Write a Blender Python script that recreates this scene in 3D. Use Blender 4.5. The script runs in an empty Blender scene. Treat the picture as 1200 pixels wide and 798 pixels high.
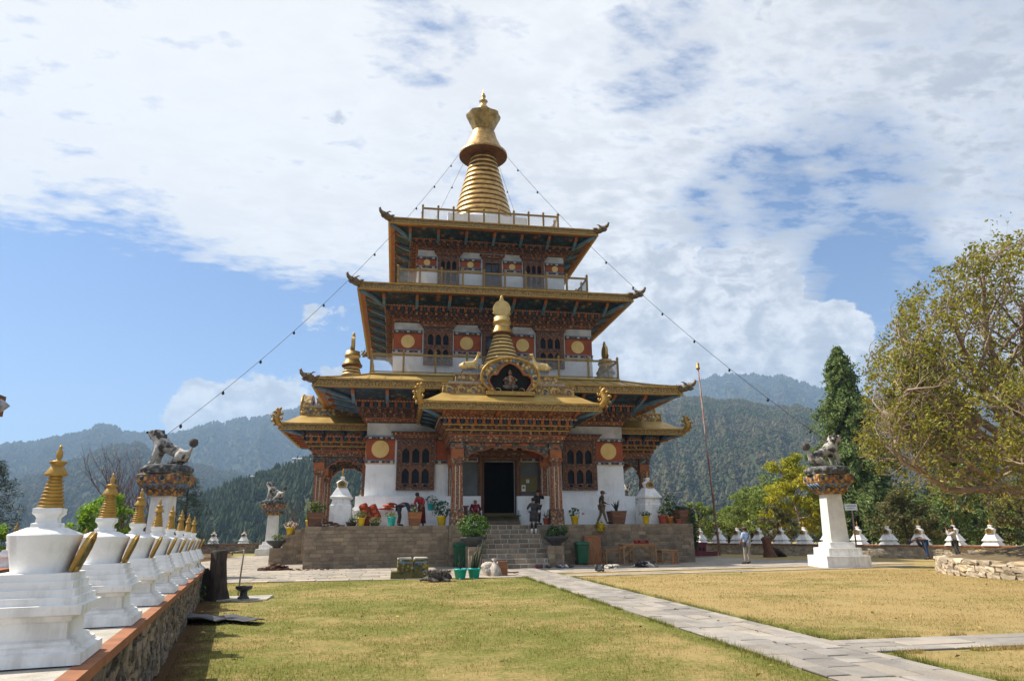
import bpy, bmesh, math, random
import numpy as np
from mathutils import Vector, Matrix, noise as mnoise

random.seed(7)
RNG = np.random.default_rng(11)
PI = math.pi
R = math.radians
SC = bpy.context.scene
COL = SC.collection

# ------------------------------------------------------------------ camera
cd = bpy.data.cameras.new('camera')
cam = bpy.data.objects.new('camera', cd)
COL.objects.link(cam)
cd.sensor_width = 36.0
cd.sensor_fit = 'HORIZONTAL'
cd.lens = 24.0
cd.clip_start = 0.1
cd.clip_end = 20000.0
_h, _p, _r = 0.16763, 0.27355, 0.00949
_fw = Vector((math.sin(_h) * math.cos(_p), math.cos(_h) * math.cos(_p), math.sin(_p)))
_rt = Vector((math.cos(_h), -math.sin(_h), 0.0))
_up = _rt.cross(_fw)
_rt2 = _rt * math.cos(_r) - _up * math.sin(_r)
_up2 = _up * math.cos(_r) + _rt * math.sin(_r)
_M = Matrix.Identity(4)
for _i in range(3):
    _M[_i][0] = _rt2[_i]; _M[_i][1] = _up2[_i]; _M[_i][2] = -_fw[_i]
_M[2][3] = 1.6
cam.matrix_world = _M
SC.camera = cam

# ------------------------------------------------------------------ light and exposure
SUN_AZ, SUN_EL = -66.6, 52.0
sd = bpy.data.lights.new('sun', 'SUN')
sun = bpy.data.objects.new('sun', sd)
COL.objects.link(sun)
sd.energy = 4.9
sd.angle = R(0.6)
sd.color = (1.0, 0.92, 0.79)
sun.rotation_euler = Vector((0.918, -0.397, -1.28)).to_track_quat('-Z', 'Y').to_euler()
vs = SC.view_settings
vs.view_transform = 'Standard'
vs.look = 'None'
vs.exposure = 0.76
vs.gamma = 1.0
vs.use_curve_mapping = False
SC.render.engine = 'CYCLES'
SC.cycles.use_denoising = True
SC.cycles.max_bounces = 6
SC.cycles.diffuse_bounces = 3
SC.cycles.glossy_bounces = 3
SC.cycles.transmission_bounces = 3
SC.cycles.transparent_max_bounces = 12
SC.cycles.volume_bounces = 0
SC.cycles.caustics_reflective = False
SC.cycles.caustics_refractive = False


class NT:
    """small node-tree writer"""
    def __init__(s, tree):
        s.t = tree
        tree.nodes.clear()

    def n(s, kind, props=None, **inp):
        nd = s.t.nodes.new(kind)
        for k, v in (props or {}).items():
            setattr(nd, k, v)
        for k, v in inp.items():
            s.set(nd, k.replace('_', ' '), v)
        return nd

    def set(s, nd, key, v):
        sock = nd.inputs[int(key)] if key.isdigit() else nd.inputs[key]
        if isinstance(v, bpy.types.NodeSocket):
            s.t.links.new(v, sock)
        elif isinstance(v, bpy.types.Node):
            s.t.links.new(v.outputs[0], sock)
        else:
            if isinstance(v, tuple) and len(v) == 3 and sock.type == 'RGBA':
                v = (*v, 1.0)
            sock.default_value = v

    def math(s, op, a, b=None, c=None, clamp=False):
        nd = s.t.nodes.new('ShaderNodeMath')
        nd.operation = op
        nd.use_clamp = clamp
        for i, v in enumerate((a, b, c)):
            if v is not None:
                s.set(nd, str(i), v)
        return nd.outputs[0]

    def vmath(s, op, a, b=None):
        nd = s.t.nodes.new('ShaderNodeVectorMath')
        nd.operation = op
        s.set(nd, '0', a)
        if b is not None:
            s.set(nd, '1', b)
        return nd.outputs['Value'] if op in ('DOT_PRODUCT', 'LENGTH') else nd.outputs[0]

    def mix(s, fac, a, b, blend='MIX'):
        nd = s.t.nodes.new('ShaderNodeMix')
        nd.data_type = 'RGBA'
        nd.blend_type = blend
        for k, v in ((0, fac), (6, a), (7, b)):
            sock = nd.inputs[k]
            if isinstance(v, bpy.types.NodeSocket):
                s.t.links.new(v, sock)
            else:
                if isinstance(v, tuple) and len(v) == 3:
                    v = (*v, 1.0)
                sock.default_value = v
        return nd.outputs[2]

    def map(s, v, a, b, c=0.0, d=1.0, smooth=True):
        nd = s.t.nodes.new('ShaderNodeMapRange')
        nd.interpolation_type = 'SMOOTHSTEP' if smooth else 'LINEAR'
        s.set(nd, '0', v)
        for i, x in enumerate((a, b, c, d)):
            nd.inputs[i + 1].default_value = x
        return nd.outputs[0]

    def noise(s, vec, scale, detail=4.0, rough=0.55, dist=0.0):
        nd = s.t.nodes.new('ShaderNodeTexNoise')
        s.set(nd, 'Vector', vec)
        nd.inputs['Scale'].default_value = scale
        nd.inputs['Detail'].default_value = detail
        nd.inputs['Roughness'].default_value = rough
        nd.inputs['Distortion'].default_value = dist
        return nd.outputs[0]


# ------------------------------------------------------------------ sky with cloud layers
world = bpy.data.worlds.new('World')
SC.world = world
world.use_nodes = True
w = NT(world.node_tree)
sky = w.n('ShaderNodeTexSky', dict(sky_type='NISHITA', sun_disc=False))
sky.sun_elevation = R(SUN_EL)
sky.sun_rotation = R(SUN_AZ)
sky.altitude = 1300.0
sky.air_density = 1.0
sky.dust_density = 0.7
sky.ozone_density = 1.4
D = w.n('ShaderNodeTexCoord').outputs['Generated']
sep = w.n('ShaderNodeSeparateXYZ', Vector=D)
zc = w.math('ADD', w.math('MAXIMUM', sep.outputs[2], 0.0), 0.10)
px_, py_ = w.math('DIVIDE', sep.outputs[0], zc), w.math('DIVIDE', sep.outputs[1], zc)
P2 = w.n('ShaderNodeCombineXYZ', X=px_, Y=py_, Z=0.0).outputs[0]
mp = w.n('ShaderNodeMapping', Vector=P2, Rotation=(0, 0, R(24)), Scale=(0.8, 1.25, 1.0), Location=(3.1, 1.7, 0)).outputs[0]


def blob(dx, dy, dz, r0, r1, wt):
    """soft patch of the sky round a direction: wt inside r0 degrees, 0 past r1"""
    l = math.sqrt(dx * dx + dy * dy + dz * dz)
    d = w.vmath('DOT_PRODUCT', w.vmath('NORMALIZE', D), (dx / l, dy / l, dz / l))
    return w.map(d, math.cos(R(r1)), math.cos(R(r0)), 0.0, wt)


def total(lst):
    a = lst[0]
    for b in lst[1:]:
        a = w.math('ADD', a, b)
    return a


big = w.noise(mp, 1.1, 3.0, 0.5)
fine = w.noise(mp, 5.5, 15.0, 0.66, 0.12)
rip = w.noise(w.n('ShaderNodeMapping', Vector=P2, Rotation=(0, 0, R(-38)), Scale=(2.2, 3.6, 1.0)).outputs[0], 5.2, 12.0, 0.60, 0.15)
bias = total([
    blob(-0.36, 0.91, 0.155, 4, 17.5, -0.56), blob(-0.14, 0.96, 0.25, 2, 9, -0.30), blob(-0.47, 0.85, 0.10, 5, 16, -0.40),
    blob(-0.05, 0.96, 0.27, 1, 8, -0.20), blob(-0.24, 0.92, 0.30, 1, 6, -0.06),
    blob(0.46, 0.78, 0.425, 1, 6, -0.17), blob(0.38, 0.83, 0.40, 1, 5, -0.14), blob(0.56, 0.72, 0.42, 1, 8, -0.20),
    blob(0.60, 0.735, 0.31, 1, 6, -0.22), blob(0.56, 0.77, 0.33, 1, 4, -0.08), blob(0.32, 0.73, 0.61, 0.5, 6, -0.16),
    blob(0.01, 0.77, 0.64, 0.5, 6, -0.15), blob(0.20, 0.86, 0.44, 1, 6, -0.05),
    blob(-0.30, 0.82, 0.47, 8, 26, 0.14), blob(0.0, 0.82, 0.57, 8, 26, 0.11), blob(0.40, 0.75, 0.56, 6, 20, 0.10),
    blob(0.40, 0.86, 0.31, 4, 13, 0.10), blob(0.70, 0.60, 0.38, 4, 12, 0.08), blob(0.56, 0.74, 0.37, 2, 6, 0.06), blob(0.25, 0.86, 0.36, 2, 9, 0.06),
])
dens = total([w.math('MULTIPLY', big, 0.30), w.math('MULTIPLY', fine, 0.62), w.math('MULTIPLY', rip, 0.50), bias])
puff = w.noise(mp, 13.0, 8.0, 0.62, 0.1)
dens = w.math('ADD', dens, w.math('MULTIPLY', w.math('SUBTRACT', puff, 0.5), 0.34))
layer = w.map(dens, 0.56, 0.81, 0.0, 1.0, False)
# heaped cumulus low over the ridges
mc = w.n('ShaderNodeMapping', Vector=D, Scale=(1.0, 1.0, 1.35)).outputs[0]
heap = w.noise(mc, 13.0, 12.0, 0.60, 0.15)
heap_b = total([
    blob(-0.17, 0.96, 0.160, 1.0, 4.6, 0.30), blob(-0.25, 0.95, 0.150, 1.0, 4.2, 0.28), blob(-0.10, 0.97, 0.17, 2, 5, 0.18),
    blob(0.44, 0.86, 0.25, 3, 10, 0.26), blob(0.34, 0.90, 0.30, 3, 9, 0.20), blob(0.53, 0.82, 0.22, 2, 7, 0.22), blob(0.58, 0.79, 0.24, 1.0, 3.4, 0.20),
    blob(-0.11, 0.95, 0.295, 0.5, 2.5, 0.10), blob(-0.42, 0.86, 0.09, 2, 7, 0.04),
])
hd = w.math('ADD', heap, heap_b)
cum = w.map(hd, 0.665, 0.73, 0.0, 1.0)
cover = w.math('MAXIMUM', layer, cum)
# cloud tone: bright towards the sun, greyer in its folds
sun_d = w.vmath('DOT_PRODUCT', w.vmath('NORMALIZE', D), (math.sin(R(SUN_AZ)) * math.cos(R(SUN_EL)), math.cos(R(SUN_AZ)) * math.cos(R(SUN_EL)), math.sin(R(SUN_EL))))
glow = w.map(sun_d, 0.1, 0.95, 0.0, 1.0)
fold = w.map(total([w.math('MULTIPLY', rip, 0.45), w.math('MULTIPLY', fine, 0.40), w.math('MULTIPLY', puff, 0.20), w.math('MULTIPLY', w.noise(mp, 2.2, 6.0, 0.6, 0.2), 0.25)]), 0.54, 0.76, 0.0, 1.0)
fold = w.math('MULTIPLY', fold, w.math('SUBTRACT', 1.0, w.math('MULTIPLY', glow, 0.7)))
ccol = w.mix(fold, (6.6, 6.6, 6.62), (3.3, 3.45, 3.8))
ccol = w.mix(w.math('MULTIPLY', glow, 0.85), ccol, (6.3, 6.22, 6.1))
hfold = w.map(w.noise(mc, 26.0, 8.0, 0.6, 0.2), 0.35, 0.65, 0.0, 1.0)
ccol = w.mix(w.math('MULTIPLY', cum, 0.8), ccol, w.mix(hfold, (6.9, 6.85, 6.8), (3.5, 3.65, 4.0)))
skyc = w.mix(1.0, sky.outputs[0], (0.76, 0.84, 0.96), 'MULTIPLY')
final = w.mix(w.math('MULTIPLY', cover, 0.97), skyc, ccol)
bg = w.n('ShaderNodeBackground', Color=final, Strength=0.1)
wo = w.n('ShaderNodeOutputWorld')
w.t.links.new(bg.outputs[0], wo.inputs[0])
world.cycles.sampling_method = 'MANUAL'
world.cycles.sample_map_resolution = 1024

# ------------------------------------------------------------------ materials
def mat(name, col, col2=None, scale=3.0, rough=0.7, metal=0.0, bump=0.0, bscale=30.0, isl=0.0, col3=None, dirt=None, dscale=0.8, damt=0.5, trans=0.0, spec=0.4, detail=5.0, stretch=None, lo=0.35, hi=0.65, streak=0.0):
    m = bpy.data.materials.new(name)
    m.use_nodes = True
    t = NT(m.node_tree)
    tc = t.n('ShaderNodeTexCoord').outputs['Object']
    vec = tc
    if stretch:
        vec = t.n('ShaderNodeMapping', Vector=tc, Scale=stretch).outputs[0]
    c = None
    if col2 is not None:
        c = t.mix(t.map(t.noise(vec, scale, detail), lo, hi), col, col2)
    else:
        n_ = t.noise(vec, scale, detail)
        c = t.mix(t.map(n_, 0.3, 0.7), col, tuple(x * 0.86 for x in col))
    if isl or col3 is not None:
        rnd = t.n('ShaderNodeNewGeometry').outputs['Random Per Island']
        if col3 is not None:
            c = t.mix(t.map(t.math('FRACT', t.math('MULTIPLY', rnd, 7.31)), 0.45, 1.0, 0.0, 0.9, False), c, col3)
        if isl:
            c = t.n('ShaderNodeHueSaturation', Value=t.map(rnd, 0, 1, 1 - isl, 1 + isl, False), Color=c).outputs[0]
    if dirt is not None:
        dn = t.map(t.noise(tc, dscale, 7.0, 0.65), 0.48, 0.72, 0.0, damt)
        c = t.mix(dn, c, dirt)
    if streak:
        sv = t.n('ShaderNodeMapping', Vector=tc, Scale=(11.0, 11.0, 1.1)).outputs[0]
        c = t.mix(t.map(t.math('MULTIPLY', t.noise(sv, 1.0, 6.0, 0.6), t.map(t.noise(tc, 1.3, 4.0), 0.35, 0.6, 0.75, 1.15)), 0.48, 0.72, 0.0, streak), c, (0.30, 0.28, 0.25))
    b = t.n('ShaderNodeBsdfPrincipled', Base_Color=c, Roughness=rough, Metallic=metal)
    b.inputs['Specular IOR Level'].default_value = spec
    if bump:
        bn = t.n('ShaderNodeBump', Height=t.noise(vec, bscale, 6.0, 0.6), Strength=bump, Distance=0.03)
        t.t.links.new(bn.outputs[0], b.inputs['Normal'])
    out = t.n('ShaderNodeOutputMaterial')
    sh = b.outputs[0]
    if trans:
        tr = t.n('ShaderNodeBsdfTranslucent', Color=t.mix(1.0, c, (1.0, 1.0, 0.55), 'MULTIPLY'))
        ms = t.n('ShaderNodeMixShader', Fac=trans)
        t.t.links.new(sh, ms.inputs[1]); t.t.links.new(tr.outputs[0], ms.inputs[2])
        sh = ms.outputs[0]
    t.t.links.new(sh, out.inputs[0])
    return m


def pattern_mat(name, cols, scale=9.0, rough=0.65, rand=1.0, metal=0.0, weather=0.35):
    """painted carving: small cells of a few paint colours under a coat of wear"""
    m = bpy.data.materials.new(name)
    m.use_nodes = True
    t = NT(m.node_tree)
    tc = t.n('ShaderNodeTexCoord').outputs['Object']
    vo = t.n('ShaderNodeTexVoronoi', dict(feature='F1'), Vector=tc, Scale=scale, Randomness=rand)
    sp = t.n('ShaderNodeSeparateColor', Color=vo.outputs['Color'])
    rp = t.n('ShaderNodeValToRGB', Fac=sp.outputs[0])
    cr = rp.color_ramp
    cr.interpolation = 'CONSTANT'
    while len(cr.elements) < len(cols):
        cr.elements.new(0.5)
    for i, (pos, c) in enumerate(cols):
        cr.elements[i].position = pos
        cr.elements[i].color = (*c, 1)
    ed = t.map(vo.outputs['Distance'], 0.25, 0.6, 1.0, 0.35)
    c = t.mix(1.0, rp.outputs[0], ed, 'MULTIPLY')
    c = t.mix(t.map(t.noise(tc, 2.3, 6.0, 0.65), 0.45, 0.75, 0.0, weather), c, (0.09, 0.06, 0.04))
    b = t.n('ShaderNodeBsdfPrincipled', Base_Color=c, Roughness=rough, Metallic=metal)
    bn = t.n('ShaderNodeBump', Height=vo.outputs['Distance'], Strength=0.6, Distance=0.03)
    bn.invert = True
    t.t.links.new(bn.outputs[0], b.inputs['Normal'])
    out = t.n('ShaderNodeOutputMaterial')
    t.t.links.new(b.outputs[0], out.inputs[0])
    return m


def glass_mat(name, col, rough=0.08):
    m = bpy.data.materials.new(name)
    m.use_nodes = True
    t = NT(m.node_tree)
    tc = t.n('ShaderNodeTexCoord').outputs['Object']
    b = t.n('ShaderNodeBsdfPrincipled', Base_Color=t.mix(t.map(t.noise(tc, 1.7), 0.4, 0.7), col, tuple(x * 0.4 for x in col)), Roughness=rough)
    b.inputs['Specular IOR Level'].default_value = 0.12
    out = t.n('ShaderNodeOutputMaterial')
    t.t.links.new(b.outputs[0], out.inputs[0])
    return m


M = {}
M['white'] = mat('whitewash', (0.80, 0.79, 0.76), (0.70, 0.69, 0.66), 2.2, 0.85, bump=0.25, bscale=14, dirt=(0.48, 0.44, 0.38), dscale=1.6, damt=0.42, streak=0.15)
M['chorten'] = mat('chorten_whitewash', (0.88, 0.87, 0.85), (0.81, 0.80, 0.78), 5.0, 0.8, bump=0.35, bscale=18, dirt=(0.52, 0.48, 0.42), dscale=3.2, damt=0.45, streak=0.25)
M['wall_white'] = mat('temple_whitewash', (0.87, 0.87, 0.86), (0.79, 0.79, 0.78), 1.1, 0.88, bump=0.2, bscale=9, dirt=(0.50, 0.47, 0.42), dscale=0.7, damt=0.45, streak=0.14)
M['frieze_white'] = mat('aged_shaded_plaster', (0.58, 0.56, 0.52), (0.42, 0.40, 0.37), 1.6, 0.9, bump=0.2)  # greyed white: ageing and the shade below the eaves, both in the colour
M['redband'] = mat('brick_red_band', (0.40, 0.095, 0.034), (0.31, 0.07, 0.028), 1.8, 0.8, dirt=(0.13, 0.04, 0.03), damt=0.4)
M['disc'] = mat('ochre_disc_paint', (0.76, 0.53, 0.19), (0.68, 0.45, 0.15), 2.5, 0.6)
M['gold'] = mat('gilded_metal', (0.74, 0.47, 0.17), (0.52, 0.30, 0.10), 2.6, 0.33, metal=0.85, bump=0.12, bscale=12, dirt=(0.22, 0.11, 0.04), dscale=1.7, damt=0.55)
M['bronze'] = mat('aged_gilt_bronze', (0.56, 0.36, 0.13), (0.36, 0.21, 0.07), 3.5, 0.4, metal=0.7, bump=0.4, bscale=9, dirt=(0.14, 0.08, 0.035), dscale=2.2, damt=0.65)
M['golddark'] = mat('painted_shade_gilt', (0.16, 0.07, 0.025), (0.10, 0.04, 0.02), 4, 0.6, metal=0.3)  # darker gilt, shade put into the colour of grooves and umbrella undersides
M['goldpaint'] = mat('gold_paint', (0.50, 0.30, 0.068), (0.38, 0.215, 0.045), 9.0, 0.38, metal=0.45, bump=0.1, bscale=20, dirt=(0.16, 0.08, 0.03), dscale=4.0, damt=0.6)
M['palegold'] = mat('pale_gold_paint', (0.66, 0.48, 0.19), (0.54, 0.36, 0.12), 3.0, 0.42, metal=0.25, dirt=(0.30, 0.18, 0.06), damt=0.4)
M['fascia'] = pattern_mat('embossed_gilt_fascia', [(0, (0.46, 0.285, 0.09)), (0.5, (0.43, 0.26, 0.08)), (0.86, (0.39, 0.23, 0.07)), (0.95, (0.50, 0.33, 0.12))], 16.0, 0.45, metal=0.3, weather=0.35)
M['rooftop'] = mat('gilt_roof_sheet', (0.56, 0.38, 0.115), (0.45, 0.285, 0.08), 1.2, 0.45, metal=0.35, dirt=(0.36, 0.24, 0.10), dscale=1.5, damt=0.5)
M['silver'] = mat('tarnished_silver_relief', (0.42, 0.40, 0.42), (0.20, 0.20, 0.22), 14.0, 0.55, metal=0.3, bump=0.6, bscale=16)
M['brown'] = mat('dark_timber', (0.135, 0.062, 0.036), (0.09, 0.042, 0.026), 5.0, 0.7, bump=0.3)
M['timber'] = mat('brown_timber', (0.22, 0.095, 0.045), (0.145, 0.064, 0.033), 4.0, 0.65, bump=0.3, stretch=(1, 1, 0.3))
M['orange'] = mat('orange_paint', (0.40, 0.135, 0.045), (0.31, 0.10, 0.038), 3.0, 0.65, dirt=(0.12, 0.05, 0.03), dscale=2.5, damt=0.5)
M['blue'] = mat('dark_blue_paint', (0.035, 0.065, 0.105), (0.022, 0.04, 0.07), 3.0, 0.6, isl=0.5)
M['slate'] = mat('slate_blue_paint', (0.15, 0.26, 0.39), (0.10, 0.175, 0.28), 3.0, 0.65, dirt=(0.05, 0.05, 0.06), dscale=2.0, damt=0.5)
M['teal'] = pattern_mat('painted_soffit', [(0, (0.018, 0.062, 0.125)), (0.5, (0.026, 0.082, 0.125)), (0.76, (0.018, 0.040, 0.095)), (0.88, (0.22, 0.15, 0.07)), (0.96, (0.26, 0.10, 0.05))], 3.4, 0.7, weather=0.2)
M['carve'] = pattern_mat('carved_painted_timber', [(0, (0.384, 0.156, 0.066)), (0.34, (0.240, 0.102, 0.054)), (0.58, (0.456, 0.240, 0.108)), (0.74, (0.120, 0.132, 0.132)), (0.88, (0.552, 0.408, 0.240))], 9.0)
M['carveorange'] = pattern_mat('orange_carved_timber', [(0, (0.504, 0.186, 0.066)), (0.5, (0.336, 0.120, 0.054)), (0.72, (0.600, 0.348, 0.156)), (0.88, (0.132, 0.144, 0.144))], 10.0)
M['carvebrown'] = pattern_mat('carved_brown_timber', [(0, (0.204, 0.096, 0.060)), (0.5, (0.276, 0.138, 0.084)), (0.8, (0.108, 0.060, 0.046)), (0.93, (0.384, 0.252, 0.156))], 12.0, 0.7)
M['carvegrey'] = pattern_mat('carved_grey_scroll', [(0, (0.156, 0.144, 0.132)), (0.4, (0.264, 0.228, 0.180)), (0.7, (0.084, 0.084, 0.090)), (0.88, (0.360, 0.144, 0.060))], 7.0)
M['giltcarve'] = pattern_mat('gilded_relief', [(0, (0.60, 0.38, 0.12)), (0.5, (0.68, 0.46, 0.17)), (0.78, (0.48, 0.22, 0.09)), (0.90, (0.16, 0.24, 0.25)), (0.95, (0.74, 0.57, 0.30))], 5.5, 0.5, metal=0.1, weather=0.12)
M['colpaint'] = pattern_mat('painted_column', [(0, (0.38, 0.16, 0.085)), (0.4, (0.31, 0.12, 0.065)), (0.62, (0.45, 0.24, 0.14)), (0.82, (0.22, 0.14, 0.11)), (0.9, (0.52, 0.38, 0.27))], 14.0, 0.7, weather=0.2)
M['dots'] = mat('cream_dot_paint', (0.56, 0.47, 0.36), None, 3, 0.7)
M['pane'] = glass_mat('dark_window_glass', (0.012, 0.016, 0.02))
M['paneblue'] = glass_mat('grey_window_glass', (0.09, 0.12, 0.15), 0.05)
M['dark'] = mat('dark_interior', (0.012, 0.010, 0.009), None, 3, 0.9)
M['grey'] = mat('grey_panel_paint', (0.13, 0.14, 0.145), (0.10, 0.11, 0.115), 1.2, 0.8)
M['dragon'] = mat('weathered_bronze', (0.22, 0.15, 0.08), (0.09, 0.07, 0.05), 9.0, 0.55, metal=0.3, bump=0.5, dirt=(0.35, 0.33, 0.28), dscale=5, damt=0.5)
M['wire'] = mat('black_cable', (0.02, 0.02, 0.022), None, 3, 0.6)
M['net'] = mat('galvanised_net', (0.72, 0.72, 0.72), None, 4, 0.6)
M['railpaint'] = mat('weathered_gold_rail', (0.36, 0.22, 0.065), (0.24, 0.15, 0.055), 6.0, 0.6, metal=0.15)
M['block'] = mat('dressed_stone_block', (0.27, 0.205, 0.135), (0.19, 0.145, 0.10), 2.5, 0.9, bump=0.7, bscale=10, isl=0.24, col3=(0.31, 0.235, 0.155), dirt=(0.095, 0.078, 0.06), dscale=0.9, damt=0.65)
M['mortar'] = mat('lime_mortar', (0.32, 0.265, 0.20), (0.22, 0.18, 0.14), 2.5, 0.95, bump=0.4, dirt=(0.10, 0.085, 0.07), dscale=0.75, damt=0.5)
M['mortarwhite'] = mat('pale_mortar', (0.50, 0.47, 0.42), (0.36, 0.34, 0.30), 3.0, 0.95, bump=0.4)
M['rubble'] = mat('rubble_stone', (0.26, 0.205, 0.15), (0.15, 0.125, 0.10), 6.0, 0.92, bump=0.8, bscale=22, isl=0.30, col3=(0.34, 0.25, 0.155), dirt=(0.07, 0.065, 0.055), dscale=5.0, damt=0.5)
M['rubblepale'] = mat('pale_field_stone', (0.54, 0.45, 0.33), (0.40, 0.33, 0.25), 5.0, 0.92, bump=0.8, bscale=16, isl=0.28, col3=(0.50, 0.38, 0.23), dirt=(0.14, 0.12, 0.09), dscale=3.0, damt=0.4)
M['earth'] = mat('packed_earth', (0.10, 0.075, 0.05), (0.07, 0.05, 0.035), 5, 0.95, bump=0.8)
M['coping'] = mat('terracotta_coping', (0.35, 0.135, 0.055), (0.26, 0.105, 0.048), 5, 0.8, dirt=(0.16, 0.08, 0.05), dscale=3, damt=0.5, bump=0.2)
M['concrete'] = mat('worn_concrete', (0.47, 0.43, 0.37), (0.36, 0.33, 0.28), 4, 0.9, bump=0.4, dirt=(0.20, 0.18, 0.15), dscale=2.0, damt=0.5)
M['slab'] = mat('flagstone', (0.36, 0.315, 0.255), (0.275, 0.24, 0.20), 2.2, 0.85, bump=0.45, bscale=9, isl=0.17, col3=(0.44, 0.37, 0.28), dirt=(0.19, 0.17, 0.14), dscale=0.9, damt=0.55)
M['slabgrey'] = mat('grey_flagstone', (0.315, 0.285, 0.25), (0.235, 0.215, 0.195), 2.0, 0.85, bump=0.6, bscale=8, isl=0.18, col3=(0.36, 0.31, 0.25), dirt=(0.16, 0.145, 0.12), dscale=1.1, damt=0.5)
M['capital'] = pattern_mat('painted_lotus_capital', [(0, (0.62, 0.38, 0.13)), (0.42, (0.50, 0.28, 0.10)), (0.74, (0.22, 0.19, 0.16)), (0.82, (0.44, 0.17, 0.07)), (0.94, (0.13, 0.18, 0.26))], 6.0, 0.75, weather=0.3)
M['lion'] = mat('weathered_lion_plaster', (0.46, 0.43, 0.38), (0.055, 0.05, 0.048), 3.3, 0.85, bump=0.8, bscale=16, lo=0.44, hi=0.60)
M['lionmane'] = mat('black_weathered_mane', (0.075, 0.068, 0.062), (0.22, 0.20, 0.18), 7.0, 0.9, bump=0.9, bscale=18, lo=0.5, hi=0.75)
M['lionbase'] = mat('mossy_lotus_base', (0.07, 0.075, 0.075), (0.24, 0.235, 0.22), 6.0, 0.9, bump=0.9, bscale=14, lo=0.45, hi=0.7)


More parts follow.
